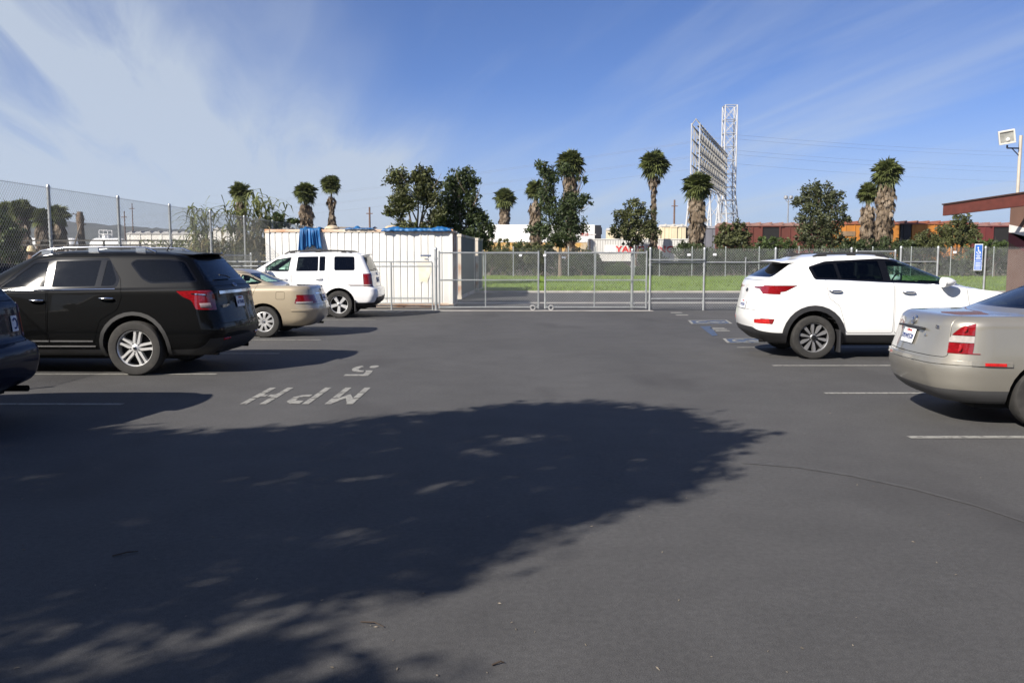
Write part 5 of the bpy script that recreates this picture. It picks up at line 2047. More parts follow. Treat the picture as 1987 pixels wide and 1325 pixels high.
def accessible_sign():
    x, z = at(1899, 500, GY - .12)
    t = thing('parking_sign', 'tall blue disabled-parking sign on the fence post at right', 'sign', (x, GY - .10, 0), R(-20))
    blue = pm('sign_blue', (.02, .11, .42), rough=.45, var=.08)
    white = pm('sign_white', (.75, .77, .8), rough=.45, var=.04)
    mb = MB()
    mb.box((0, 0, 1.66), (.225, .006, .82))
    mb.build('sign_back', white, t, bevel=.01)
    mb = MB()
    mb.box((0, -.006, 1.80), (.20, .006, .50))
    mb.box((0, -.006, 1.405), (.20, .006, .27))
    mb.build('sign_face', blue, t, bevel=.008, kind='stuff')
    mb = MB()
    for i in range(12):
        t0, t1 = 2.6 + i * .36, 2.6 + (i + 1) * .36
        mb.add([(.055 * math.cos(t0) - .005, -.0105, 1.82 + .055 * math.sin(t0)), (.055 * math.cos(t1) - .005, -.0105, 1.82 + .055 * math.sin(t1)),
                (.038 * math.cos(t1) - .005, -.0105, 1.82 + .038 * math.sin(t1)), (.038 * math.cos(t0) - .005, -.0105, 1.82 + .038 * math.sin(t0))], [(0, 1, 2, 3)])
    mb.tube([(-.015, -.011, 1.93), (-.012, -.011, 1.87), (.0, -.011, 1.83), (.04, -.011, 1.83), (.06, -.011, 1.77)], .010, 6)
    mb.tube([(-.012, -.011, 1.88), (.03, -.011, 1.87)], .008, 6)
    mb.lathe([(.02, -.0125), (.001, -.0125)], 12, 'y', (-.018, 0, 1.96))
    for z in (1.72, 1.685, 1.64, 1.60):
        mb.box((0, -.010, z), (.14 if z != 1.685 else .09, .003, .016))
    for z in (1.50, 1.47, 1.43, 1.39, 1.35, 1.31):
        mb.box((0, -.010, z), (.15, .003, .014))
    mb.build('sign_print', white, t, kind='stuff')
    mb = MB()
    for z in (1.4, 1.9):
        mb.box((.06, .04, z), (.14, .04, .02))
    mb.build('bracket', M_GALV, t, kind='stuff')


accessible_sign()


def far_fence():
    t = thing('chain_link_fence', 'chain-link fence along the far edge of the lawn', 'fence')
    Y = 73.0
    pxs = [880, 938, 996, 1103, 1156, 1231, 1280, 1343, 1408, 1473, 1550, 1693, 1768, 1845, 1928, 2010]
    for px in pxs:
        x = at(px, 500, Y)[0]
        post(t, x, Y, 2.55, .045)
    for a, b in zip(pxs[:-1], pxs[1:]):
        chain_mesh((at(a, 500, Y)[0], Y), (at(b, 500, Y)[0], Y), .02, 2.45, pitch=.16, wire=.0028, parent=t, twist=False)


far_fence()

# =================================================================== containers
M_CWHITE = pm('container_white', (.74, .73, .69), rough=.55, var=.05, scale=.9, dirt=(.42, .20, .07), dscale=.9, dlo=.66, dhi=.80, stretch=(1, 1, .35))
M_CRAIL = pm('container_rail', (.70, .62, .50), rough=.6, var=.08, scale=1.2, dirt=(.50, .19, .05), dscale=1.3, dlo=.41, dhi=.64, stretch=(.5, 1, 1))
M_RUST = pm('rust', (.33, .12, .035), rough=.85, var=.35, scale=8)
M_CGREY = pm('container_grey', (.13, .13, .13), rough=.6, var=.12, scale=1.5, dirt=(.30, .15, .06), dscale=1.2, dlo=.6, dhi=.75)


def corrug(mb, x0, x1, z0, z1, y, depth=.035, pitch=.236, face='y', flip=1):
    """corrugated sheet running along x (or y) at a given side"""
    xs = [x0]
    x = x0
    pts = []
    while x < x1 - 1e-6:
        for f, d in ((0, 0), (.74, 0), (.81, 1), (.93, 1), (1.0, 0)):
            q = x + f * pitch
            if q <= x1:
                pts.append((q, y + flip * depth * d))
        x += pitch
    pts.append((x1, y))
    V = []
    for a, b in pts:
        for z in (z0, z1):
            V.append((a, b, z) if face == 'y' else (b, a, z))
    mb.add(V, [(2 * i, 2 * i + 2, 2 * i + 3, 2 * i + 1) for i in range(len(pts) - 1)])


def container(name, label, loc, rz, L, W, H, m_side, m_rail, m_end, doors=False, z0=.0, m_post=None):
    t = thing(name, label, 'container', loc, rz)
    p = .13
    for x in (0, L - p):
        for y in (0, W - p):
            mb = MB()
            mb.box((x + p / 2, y + p / 2, z0 + H / 2), (p, p, H - .02))
            o = mb.build('corner_post', m_post or m_rail, t, bevel=.012)
            for z in (z0 + .06, z0 + H - .06):
                mb = MB()
                mb.box((x + p / 2, y + p / 2, z), (p + .03, p + .03, .12))
                k = -1 if y == 0 else 1
                c = mb.build('corner_casting', m_rail, o, bevel=.01)
    for y, s in ((0, 1), (W, -1)):
        for z, hh, nm in ((z0 + .08, .14, 'bottom_rail'), (z0 + H - .05, .09, 'top_rail')):
            mb = MB()
            mb.box((L / 2, y + s * .045, z), (L - 2 * p, .08, hh))
            mb.build(nm, m_rail, t, bevel=.008)
        mb = MB()
        corrug(mb, p, L - p, z0 + .15, z0 + H - .095, y + s * .03, .024, .2295, 'y', s)
        mb.build('side_panel', m_side, t)
    for x, s in ((0, 1), (L, -1)):
        for z, hh in ((z0 + .08, .14), (z0 + H - .05, .09)):
            mb = MB()
            mb.box((x + s * .045, W / 2, z), (.08, W - 2 * p, hh))
            mb.build('end_rail', m_rail, t, bevel=.008)
        if doors and x == L:
            for k in (0, 1):
                y0 = p + .01 + k * (W - 2 * p) / 2
                y1 = y0 + (W - 2 * p) / 2 - .02
                mb = MB()
                mb.box((L - .06, (y0 + y1) / 2, z0 + H / 2), (.05, y1 - y0, H - .32))
                d = mb.build('door', m_end, t, bevel=.01)
                for f in (.28, .72):
                    yy = y0 + (y1 - y0) * f
                    mb = MB()
                    mb.tube([(L - .012, yy, z0 + .16), (L - .012, yy, z0 + H - .16)], .017, 8)
                    mb.box((L - .02, yy, z0 + 1.1), (.03, .22, .04))
                    mb.build('lock_bar', m_rail, d, auto=45)
        else:
            mb = MB()
            corrug(mb, p, W - p, z0 + .15, z0 + H - .095, x + s * .03, .04, .2295, 'x', s)
            mb.build('end_panel', m_end, t)
    mb = MB()
    corrug(mb, p, L - p, p * .5, W - p * .5, 0, .02, .2, 'y', 1)
    V = [(a, c, z0 + H - .045 + b) for a, b, c in mb.v]
    mb.v = V
    mb.build('roof', m_rail, t)
    mb = MB()
    mb.box((L / 2, W / 2, z0 + .06), (L - .2, W - .2, .08))
    mb.build('floor', M_SEAM, t)
    return t


CONT1 = container('shipping_container', 'white shipping container with rusty top rail behind the boxy white vehicle', (-8.14, 28.25, 0), R(.4), 6.18, 2.44, 2.58, M_CWHITE, M_CRAIL, M_CWHITE, doors=True, m_post=M_CWHITE)
# faded print and a rust-yellow stain where a placard hung
for (x, z, w, h, m, nm) in ((5.28, 1.72, .34, .05, pm('faded_print', (.10, .13, .22), rough=.6, var=.3, scale=30), 'faded_print'),
                            (5.30, 1.60, .12, .03, pm('faded_print', (.1, .13, .22)), 'faded_print')):
    mb = MB()
    mb.box((x, .020, z), (w, .004, h))
    mb.build(nm, m, CONT1)
for x, z, w, h in ((5.22, 1.25, .46, .9),):
    mb = MB()
    poly = [(x + w / 2 * math.cos(t) * (1 + .25 * math.sin(3 * t + 1)), z + h / 2 * math.sin(t) * (1 + .2 * math.sin(5 * t))) for t in np.linspace(0, 2 * math.pi, 19)[:-1]]
    mb.prism(poly, .003, 'y', .0235)
    mb.build('stain', pm('yellow_stain', (.74, .66, .48), rough=.6, var=.06, scale=5, dirt=(.74, .73, .69), dscale=4, dlo=.38, dhi=.62), CONT1)
M_OLDC = pm('old_container_cream', (.55, .50, .42), rough=.65, var=.1, scale=1.5, dirt=(.34, .14, .05), dscale=1.4, dlo=.5, dhi=.7)
container('shipping_container', 'weathered cream container with dark sides standing behind the white one', (-4.45, 34.0, 0), R(-2.6), 2.44, 6.06, 2.58, M_CGREY, M_OLDC, M_CGREY)
container('shipping_container', 'farthest grey container, at the edge of the lawn behind the cream one', (-4.05, 40.9, 0), R(-2.6), 2.44, 2.6, 2.58, M_CGREY, M_OLDC, M_CGREY)


def tarps():
    blue = pm('tarp_blue', (.010, .10, .27), rough=.5, var=.3, scale=3, bump=.5, bscale=9, spec=.6, stretch=(3, 1, .4))

    def cloth(name, lab, xs, ys, n, k, hang, seed, amp):
        rng = np.random.default_rng(seed)
        ph = rng.uniform(0, 6.28, 8)
        V = []
        ztop = 2.585
        for j in range(k):
            v = j / (k - 1)
            for i in range(n):
                u = i / (n - 1)
                x = xs[0] + (xs[1] - xs[0]) * u
                L_ = hang + (ys[1] - ys[0])
                s = v * L_
                fold = .5 + .3 * math.sin(u * 17 + ph[0] + 1.6 * math.sin(v * 4 + u * 3)) + .2 * math.sin(u * 41 + ph[1] + 2 * v) + .15 * math.sin(u * 73 + v * 9 + ph[6])
                rag = .10 * math.sin(u * 7 + ph[2]) + .06 * math.sin(u * 23 + ph[7]) - .12 * u
                if s < hang:      # hanging in front of the side
                    y = 28.25 - .03 - .11 * max(0, fold) * min(1, (hang - s) / .25 + .25)
                    z = ztop - (hang - s) * (1 + (rag if hang > .2 else 0))
                    x += .10 * (1 - s / hang) * (.5 - u) * -1.6
                    z += .02
                else:
                    y = 28.25 + (s - hang) + .0
                    e = min(1, (s - hang) / .1)
                    big = max(0, math.sin(u * 8.3 + ph[3]) * .6 + math.sin(u * 19 + v * 4 + ph[4]) * .5)
                    z = ztop + .015 + amp * e * (big + .35 * abs(math.sin(u * 47 + v * 13 + ph[5])) + .25 * rng.random())
                V.append((x, y, z))
        F = [(j * n + i, j * n + i + 1, (j + 1) * n + i + 1, (j + 1) * n + i) for j in range(k - 1) for i in range(n - 1)]
        o = link(name, npmesh(V, np.array(F)), blue, smooth=True)
        sd = o.modifiers.new('thick', 'SOLIDIFY')
        sd.thickness = .006
        tag(o, lab, 'tarp', 'blue tarpaulins on the white container')
    cloth('tarpaulin', 'blue tarpaulin hanging in folds down the front of the white container', (-6.98, -6.32), (0, 1.3), 90, 30, .70, 1, .05)
    cloth('tarpaulin', 'crumpled blue tarpaulin lying along the right half of the container roof', (-4.25, -2.05), (0, 1.8), 110, 24, .10, 4, .055)
    cloth('tarpaulin', 'small crumpled blue tarpaulin on the middle of the container roof', (-5.5, -4.6), (.5, 1.6), 60, 18, .01, 8, .07)
    wood = pm('old_plank', (.20, .17, .14), rough=.85, var=.25, scale=3, stretch=(.3, 3, 3))
    for i, (xa, xb, y, z, lab) in enumerate(((-6.15, -5.2, 28.75, 2.64, 'dark plank lying across the container roof beside the hanging tarpaulin'),
                                             (-5.95, -4.9, 29.05, 2.65, 'second dark plank on the container roof, behind the first'))):
        mb = MB()
        mb.box(((xa + xb) / 2, y, z), (xb - xa, .16, .05), ry=R(1.5))
        tag(mb.build('plank', wood, bevel=.006), lab, 'plank')
    sack = pm('sack_cloth', (.46, .38, .27), rough=.9, var=.15, scale=6, bump=.3, bscale=40)
    for cx, w, lab in ((-6.02, .5, 'tan sack slumped on the container roof next to the hanging tarpaulin'), (-4.03, .5, 'tan sack tucked into the right-hand tarpaulin on the container roof')):
        mb = MB()
        V, n, k = [], 14, 7
        for j in range(k):
            t = j / (k - 1) * math.pi / 2
            for i in range(n):
                a = 2 * math.pi * i / n
                r = math.cos(t) * (1 + .12 * math.sin(3 * a + cx))
                V.append((cx + w / 2 * r * math.cos(a), 28.62 + .2 * r * math.sin(a), 2.60 + .12 * math.sin(t) + .01 * math.sin(5 * a)))
        mb.add(V, [(j * n + i, j * n + (i + 1) % n, (j + 1) * n + (i + 1) % n, (j + 1) * n + i) for j in range(k - 1) for i in range(n)])
        tag(mb.build('sack', sack, smooth=True), lab, 'sack')


tarps()


# =================================================================== building at right
def building():
    Y = 30.0
    t = thing('red_roofed_building', 'brown building with red roof fascia and white and maroon stripes at the right edge', 'building', (0, Y, 0))
    brown = pm('brown_stucco', (.14, .078, .058), rough=.9, var=.1, scale=2, bump=.25, bscale=60)
    red = pm('red_fascia', (.115, .028, .019), rough=.6, var=.18, scale=3, stretch=(.4, 1, 2))
    # the long wall faces the lot; only its far end is in view
    xw = px_x(1955, Y)
    mb = MB()
    mb.box((xw + 4, -9, 1.80), (8, 18, 3.6))
    wall = mb.build('wall', brown, t, bevel=.01)
    zw, zm_, zl_ = at(1955, 436, Y)[1], at(1955, 451, Y)[1], at(1955, 469, Y)[1]
    for z1, z2, m, nm in ((zw, zm_ + .004, pm('band_white', (.62, .60, .58), rough=.7, var=.06), 'white_band'),
                          (zm_, zl_, pm('band_maroon', (.16, .018, .03), rough=.65, var=.1), 'maroon_band')):
        mb = MB()
        mb.prism([(-.005, z1), (-.005, z2), (-1.0, z2 - .36), (-9, z2 - .42), (-9, z1 - .2), (-1.0, z1 - .16)], .006, 'x', xw - .009)
        mb.build(nm, m, wall)
    # fascia beam carried clear of the wall on rafters
    x0, Yf = px_x(1825, 32.0), 2.0
    zb0, zt0 = at(1826, 419, 32.0)[1], at(1825, 398, 32.0)[1]
    sl = .012
    mb = MB()
    mb.prism([(Yf, zb0), (-9, zb0 + sl * 11), (-9, zt0 + sl * 11), (Yf, zt0)], .10, 'x', x0)
    fa = mb.build('roof_fascia', red, t, bevel=.008)
    mb = MB()
    mb.prism([(Yf + .03, zt0), (-9, zt0 + sl * 11), (-9, zt0 + .045 + sl * 11), (Yf + .03, zt0 + .045)], .18, 'x', x0 - .04)
    mb.build('roof_edge', pm('dark_drip_edge', (.06, .03, .025), rough=.6), fa)
    for y in (-1.5, -4, -6.5):
        mb = MB()
        mb.box(((x0 + xw) / 2 + .04, y, zt0 - .06), (xw - x0, .1, .16))
        mb.build('rafter', red, t)
    zr = zt0 + .06
    mb = MB()
    mb.prism([(xw - .15, 3.61), (xw + 8.3, 4.4), (xw + 8.3, 4.52), (xw - .15, 3.73)], 18.4, 'y', -18.2)
    mb.build('roof', pm('grey_roofing', (.25, .24, .23), rough=.9, var=.15, scale=4, bump=.4, bscale=50), t)
    zt0 = 3.70
    x0 = xw
    # flood light on a roof post
    xp, _ = at(1984, 300, Y)
    zp = zt0 + sl * (xp - x0)
    Y = 29.5
    xp = at(1984, 300, Y)[0]
    zp = 3.70
    f = thing('flood_light', 'white box flood light on a bracket above the red fascia', 'lamp', (xp, Y + .15, zp))
    mb = MB()
    mb.tube([(0, 0, 0), (0, 0, at(1984, 262, Y)[1] - zp)], .055, 10)
    mb.build('pole', pm('pole_tan', (.45, .40, .33), rough=.6, var=.1), f, auto=45)
    zb = at(1970, 287, Y)[1] - zp
    mb = MB()
    mb.tube([(0, 0, zb), (-.48, -.05, zb)], .025, 8)
    mb.tube([(0, 0, zb - .28), (-.32, -.05, zb)], .018, 8)
    mb.tube([(-.48, -.05, zb), (-.48, -.05, zb + .1)], .03, 8)
    mb.build('bracket', pm('dark_bracket', (.03, .03, .05), rough=.5), f, auto=45)
    hx, hz = at(1955, 266, Y)
    h = bpy.data.objects.new('lamp_head', None)
    COL.objects.link(h)
    h.parent = f
    h.location = (hx - xp, -.12, hz - zp)
    h.rotation_euler = (R(10), R(-8), R(-28))
    mb = MB()
    mb.box((0, .10, 0), (.50, .30, .46), taper=(1, .62))
    mb.build('housing', pm('lamp_housing', (.55, .53, .48), rough=.5, var=.06), h, bevel=.02)
    mb = MB()
    for dx, dz, sx, sz in ((0, .205, .50, .05), (0, -.205, .50, .05), (-.225, 0, .05, .36), (.225, 0, .05, .36)):
        mb.box((dx, -.075, dz), (sx, .05, sz))
    mb.build('rim', pm('lamp_housing', (.55, .53, .48)), h, bevel=.006, kind='stuff')
    mb = MB()
    mb.box((0, -.053, 0), (.40, .006, .36))
    mb.build('reflector', pm('lamp_reflector', (.50, .50, .46), rough=.25, metal=.5, var=.3, scale=6), h)
    mb = MB()
    mb.lathe([(.001, -.10), (.05, -.09), (.065, -.06), (.05, -.055)], 14, 'y', (.02, 0, -.09))
    mb.build('bulb', pm('bulb_glass', (.8, .79, .74), rough=.1, var=.02), h, auto=60)


building()


# =================================================================== railway wagons and far things
def lettering(s, size, mat, parent, loc, depth=.02, bold=.02):
    me = text_mesh(s, size, depth, bold)
    o = link('lettering', me, mat, parent)
    o.matrix_local = Matrix.Translation(loc) @ Matrix.Rotation(math.pi / 2, 4, 'X')
    return o


def bogies(t, L, z=.0, m=None):
    m = m or pm('bogie_steel', (.06, .05, .045), rough=.7, var=.3)
    for x in (1.8, L - 1.8):
        mb = MB()
        for dx in (-.9, .9):
            for y in (-.72, .72):
                mb.lathe([(.12, y - .07), (.42, y - .07), (.46, y), (.42, y + .07), (.12, y + .07)], 16, 'y', (x + dx, 1.3, z + .46))
        mb.box((x, .5, z + .55), (2.4, .12, .3))
        mb.box((x, 2.1, z + .55), (2.4, .12, .3))
        mb.box((x, 1.3, z + .75), (.5, 2.0, .3))
        mb.build('bogie', m, t, kind='stuff')


def boxcar(label, x0, Y, L, z0, H, col, roofc, door=None, group='railway wagons behind the trees', rz=0.0, patches=(), rib=1.0):
    t = thing('boxcar', label, 'railway wagon', (x0, Y, 0), rz, group)
    m = pm('wagon_' + label[:18].replace(' ', '_'), col, rough=.65, var=.16, scale=.8, dirt=tuple(c * .45 for c in col), dscale=.7, dlo=.55, dhi=.78, stretch=(1, 1, .3))
    mr = pm('wagonroof_' + label[:18].replace(' ', '_'), roofc, rough=.7, var=.2, scale=2)
    W = 2.9
    mb = MB()
    mb.box((L / 2, W / 2, z0 + H / 2), (L, W, H))
    body = mb.build('body', m, t, bevel=.03)
    mb = MB()
    x = .35
    while x < L - .2:
        if not (door and door[0] - .1 < x < door[1] + .1):
            mb.box((x, -.03, z0 + H / 2), (.09, .06, H - .1))
        x += rib
    mb.build('rib', m, body, kind='stuff')
    mb = MB()
    mb.prism([(-.1, z0 + H), (W / 2, z0 + H + .28), (W + .1, z0 + H), (W + .1, z0 + H - .1), (-.1, z0 + H - .1)], L + .1, 'x', -.05)
    rf = mb.build('roof', mr, t)
    mb = MB()
    x = .6
    while x < L:
        mb.box((x, W / 2, z0 + H + .22), (.08, W * .98, .2))
        x += 1.2
    mb.build('roof_rib', mr, rf, kind='stuff')
    if door:
        a, b, op = door
        mb = MB()
        mb.box(((a + b) / 2, -.06 if not op else -.005, z0 + H / 2 - .05), (b - a, .08 if not op else .03, H - .35))
        mb.build('doorway' if op else 'door', pm('wagon_dark', (.012, .011, .012), rough=.9) if op else m, t)  # open doorway: black slab on the solid body stands in for the shaded inside
        mb = MB()
        for x in (a, b):
            mb.box((x, -.08, z0 + H / 2), (.12, .1, H - .2))
        mb.box(((a + b) / 2, -.09, z0 + H - .12), ((b - a) * 1.4, .1, .1))
        mb.build('door_frame', m, t, kind='stuff')
    for px_, pz, w_, h_, c in patches:
        mb = MB()
        mb.box((px_, -.075, pz), (w_, .012, h_))
        mb.build('paint_patch', pm('patch_%.2f_%.2f' % (c[0], c[1]), c, rough=.8, var=.25, scale=2), body)
    mb = MB()
    mb.box((L / 2, W / 2, z0 - .15), (L - .3, W * .8, .32))
    mb.build('underframe', pm('bogie_steel', (.06, .05, .045)), t)
    bogies(t, L, z0 - 1.1)
    return t


def wagons():
    # white refrigerated container over a yellow one, on a well wagon
    Y = 112.0
    xa, xb = at(930, 460, Y)[0], at(1155, 460, Y)[0]
    wh = pm('reefer_white', (.78, .78, .76), rough=.5, var=.04, scale=.6)
    t = thing('stacked_container', 'long white container with black refrigeration unit above the hedge, behind the trees', 'container', (xa, Y, 0), R(2))
    zt, zm = at(1100, 436, Y)[1], at(1100, 470, Y)[1]
    L = xb - xa
    mb = MB()
    mb.box((L / 2, 1.25, (zt + zm) / 2), (L, 2.5, zt - zm))
    bd = mb.build('body', wh, t, bevel=.03)
    mb = MB()
    for x in np.arange(.4, L, .9):
        mb.box((x, -.01, (zt + zm) / 2), (.05, .03, zt - zm - .2))
    mb.build('rib', wh, bd, kind='stuff')
    mb = MB()
    mb.box((L + .45, 1.25, (zt + zm) / 2 + .1), (.8, 2.4, zt - zm - .3))
    mb.box((L + .9, 1.25, zt - .8), (.2, 1.8, .9))
    mb.build('refrigeration_unit', pm('unit_black', (.02, .02, .025), rough=.5), t, bevel=.05)
    for px_, w_, h_, c in ((1134, 1.1, .35, (.45, .10, .08)), (1147, 1.4, .12, (.5, .42, .4))):
        mb = MB()
        mb.box((at(px_, 454, Y)[0] - xa, -.035, at(px_, 455, Y)[1]), (w_, .01, h_))
        mb.build('faded_mark', pm('mark_%.2f' % c[1], c, rough=.6, var=.3, scale=3, dirt=(.75, .74, .72), dscale=2, dlo=.45, dhi=.6), bd)
    t = thing('yellow_container', 'yellow container under the long white one', 'container', (xa, Y - .05, 0), R(2))
    mb = MB()
    z0 = at(1100, 490, Y)[1]
    mb.box((L / 2, 1.25, (z0 + zm) / 2 - .03), (L, 2.4, zm - z0 - .08))
    yl = pm('container_yellow', (.55, .33, .09), rough=.6, var=.2, scale=1, dirt=(.5, .42, .3), dscale=.6, dlo=.45, dhi=.6)
    b2 = mb.build('body', yl, t, bevel=.02)
    mb = MB()
    corrug(mb, .1, L - .1, z0 + .08, zm - .2, -.08, .06, .4, 'y', 1)
    mb.build('side_panel', yl, b2)
    mb = MB()
    mb.box((L / 2, 1.25, z0 - .3), (L + 1, 2.4, .5))
    mb.build('wagon_frame', pm('bogie_steel', (.06, .05, .045)), t)
    # pale container with red lettering
    Y = 100.0
    xa, xb = at(1143, 485, Y)[0], at(1340, 485, Y)[0]
    zt, zb = at(1240, 463.5, Y)[1], at(1240, 507, Y)[1]
    L = xb - xa
    t = thing('lettered_container', 'pale grey-white container with large red lettering behind the lawn', 'container', (xa, Y, 0))
    pg = pm('pale_container', (.62, .61, .58), rough=.6, var=.06, scale=.7, dirt=(.45, .36, .28), dscale=.8, dlo=.6, dhi=.8, stretch=(1, 1, .4))
    mb = MB()
    mb.box((L / 2, 1.25, (zt + zb) / 2), (L, 2.3, zt - zb))
    bd = mb.build('body', pg, t)
    mb = MB()
    corrug(mb, .15, L - .15, zb + .16, zt - .12, 0, .07, .30, 'y', 1)
    mb.build('side_panel', pg, bd)
    for z, h in ((zt - .06, .13), (zb + .08, .17)):
        mb = MB()
        mb.box((L / 2, 0, z), (L, .1, h))
        mb.build('rail', pg, t, bevel=.01)
    for x in (.07, L - .07):
        mb = MB()
        mb.box((x, 0, (zt + zb) / 2), (.16, .12, zt - zb))
        mb.build('corner_post', pm('post_rusty', (.50, .36, .26), rough=.7, var=.3), t, bevel=.01)
    mb = MB()
    x1, x2 = at(1173, 485, Y)[0] - xa, at(1196, 485, Y)[0] - xa
    mb.box(((x1 + x2) / 2, -.012, at(1185, 484, Y)[1]), (x2 - x1, .02, 1.0))
    mb.build('blank_patch', pm('patch_white', (.72, .72, .70), rough=.6), bd)
    xc, zc = at(1251, 484.5, Y)
    o = lettering('YANG MING', 1.02, pm('red_letter', (.55, .03, .03), rough=.6, var=.1), bd, (xc - xa, -.02, zc), .02, .03)
    o.scale = (1.18, 1.0, 1.0)
    mb = MB()
    mb.box((L / 2, 1.25, zb - .3), (L + 1.5, 2.2, .4))
    mb.build('wagon_frame', pm('bogie_steel', (.06, .05, .045)), t)
    bogies(t, L, zb - 1.25)
    # cream and grey wagons at the back
    Y = 122.0
    xa, xb = at(1284, 450, Y)[0], at(1331, 450, Y)[0]
    boxcar('cream boxcar seen between two palms behind the lettered container', xa, Y, xb - xa, 1.3, at(1300, 439, Y)[1] - 1.3, (.68, .58, .40), (.5, .48, .44), (1.3, 2.1, False), rib=.6)
    xa, xb = at(1336, 450, Y)[0], at(1392, 450, Y)[0]
    boxcar('dark grey wagon behind the thickest-skirted palm by the billboard frame', xa, Y, xb - xa, 1.2, at(1360, 442, Y)[1] - 1.2, (.16, .16, .18), (.3, .3, .32), None)
    xa, xb = at(1180, 455, Y)[0], at(1282, 455, Y)[0]
    boxcar('cream wagon mostly hidden behind the round street tree', xa, Y, xb - xa, 1.3, at(1230, 446, Y)[1] - 1.3, (.66, .58, .42), (.5, .48, .44), None)
    # red and orange boxcars at right
    Y = 92.0
    zt = at(1500, 437, Y)[1]

    def bx(a, b, lab, col, roof, door=None, zz=None, **k):
        xa, xb = at(a, 450, Y)[0], at(b, 450, Y)[0]
        if door:
            door = (at(door[0], 450, Y)[0] - xa, at(door[1], 450, Y)[0] - xa, door[2])
        return boxcar(lab, xa, Y, xb - xa, 1.35, (zz or zt) - 1.35, col, roof, door, **k)
    bx(1400, 1612, 'red-brown boxcar with an open black doorway, left of the tall dark tree', (.125, .036, .026), (.26, .15, .12), (1478, 1513, True))
    zo = at(1660, 434, Y)[1]
    bx(1616, 1745, 'orange boxcar with grey paint patches beside the twin palms', (.46, .18, .03), (.24, .08, .04), (1692, 1720, True), zo,
       patches=((1.6, 4.2, 1.6, .5, (.22, .15, .09)), (3.4, 4.0, 1.0, 1.0, (.2, .14, .1)), (4.4, 3.6, 1.2, .5, (.21, .14, .08))))
    bx(1748, 1768, 'narrow black wagon end between the two orange boxcars', (.012, .012, .018), (.10, .04, .03), None, zo)  # black block painted in for the shaded gap between the wagons
    bx(1770, 1884, 'orange boxcar half hidden by the bush near the building', (.44, .17, .03), (.24, .08, .04), None, zo)
    bx(1887, 1990, 'dark red boxcar with a black doorway under the red roof fascia', (.13, .025, .024), (.26, .14, .12), (1926, 1962, True))
    # white wagons and tank cars beyond the left fence
    Y = 112.0
    for a, b, py, lab in ((246, 412, 453, 'long white covered wagon beyond the left fence'), (414, 462, 445, 'taller white box wagon behind the reeds'),
                          (512, 562, 444, 'white wagon half hidden behind the reeds, left of the container')):
        xa, xb = at(a, 460, Y)[0], at(b, 460, Y)[0]
        boxcar(lab, xa, Y, xb - xa, 1.2, at(a, py, Y)[1] - 1.2, (.74, .72, .66), (.45, .44, .42), None, rib=1.4)
    for a, b, lab in ((28, 142, 'white tank car with roof walkway, behind the clustered palms'), (165, 236, 'white tank car right of the dead palm stump')):
        xa, xb = at(a, 465, Y)[0], at(b, 465, Y)[0]
        zt_ = at(a, 461.5, Y)[1]
        t = thing('tank_car', lab, 'railway wagon', (xa, Y, 0), 0, 'railway wagons behind the trees')
        L, r = xb - xa, 1.5
        zc = zt_ - r
        mb = MB()
        mb.lathe([(.001, 0), (r * .6, .12), (r * .9, .4), (r, .8), (r, L - .8), (r * .9, L - .4), (r * .6, L - .12), (.001, L)], 28, 'x', (0, 1.5, zc))
        mb.build('tank', pm('tank_white', (.80, .80, .79), rough=.4, var=.06, scale=.6), t, auto=50)
        mb = MB()
        mb.lathe([(.45, zc + r - .1), (.45, zc + r + .45), (.3, zc + r + .55), (.001, zc + r + .55)], 14, 'z', (L * .42, 1.5, 0))
        mb.build('dome', pm('tank_white', (.80, .80, .79)), t, auto=50)
        mb = MB()
        for x in (L * .3, L * .42, L * .54):
            for y in (.9, 2.1):
                mb.tube([(x, y, zc + r * .8), (x, y, zc + r + 1.0)], .045, 5)
        for y in (.9, 2.1):
            for z in (.5, 1.0):
                mb.tube([(L * .3, y, zc + r + z), (L * .54, y, zc + r + z)], .04, 5)
        mb.build('walkway_rail', pm('rail_white', (.7, .7, .7), rough=.5), t, kind='stuff')
        mb = MB()
        mb.box((L / 2, 1.5, zc - r + .1), (L + .4, 2.0, .35))
        mb.build('underframe', pm('bogie_steel', (.06, .05, .045)), t)
        bogies(t, L, zc - r - .9)


wagons()


def embankment():
    rng = np.random.default_rng(2)
    n, k = 90, 9
    prof = [(40, 0), (42, .6), (44, 1.3), (46, 1.75), (49, 1.9), (60, 1.9), (80, 1.6), (130, .9), (135, -.1)]
    V = []
    for i, (y, z) in enumerate(prof):
        for x in np.linspace(-120, -11.5, n):
            e = min(1, (-11.5 - x) / 4)
            V.append((x, y + rng.normal(0, .15), z * e + (rng.normal(0, .07) if 0 < i < 8 else 0) - .03))
    F = [(j * n + i, j * n + i + 1, (j + 1) * n + i + 1, (j + 1) * n + i) for j in range(k - 1) for i in range(n - 1)]
    link('embankment', npmesh(V, np.array(F)), pm('embankment_soil', (.12, .085, .06), rough=.95, var=.4, scale=.5, bump=.6, bscale=5, dirt=(.05, .055, .025), dscale=.3, dlo=.45, dhi=.6), kind='structure')
    t = thing('guard_rail', 'thin dark guard railing along the embankment beyond the left fence', 'railing')
    m = pm('dark_rail', (.05, .045, .04), rough=.7)
    for x in np.arange(-60, -18, 2.2):
        mb = MB()
        mb.box((x, 52, 2.2), (.1, .1, 1.0))
        mb.build('post', m, t)
    for z in (2.4, 2.68):
        mb = MB()
        mb.box((-39.5, 52, z), (43, .05, .09))
        mb.build('rail', m, t)


embankment()


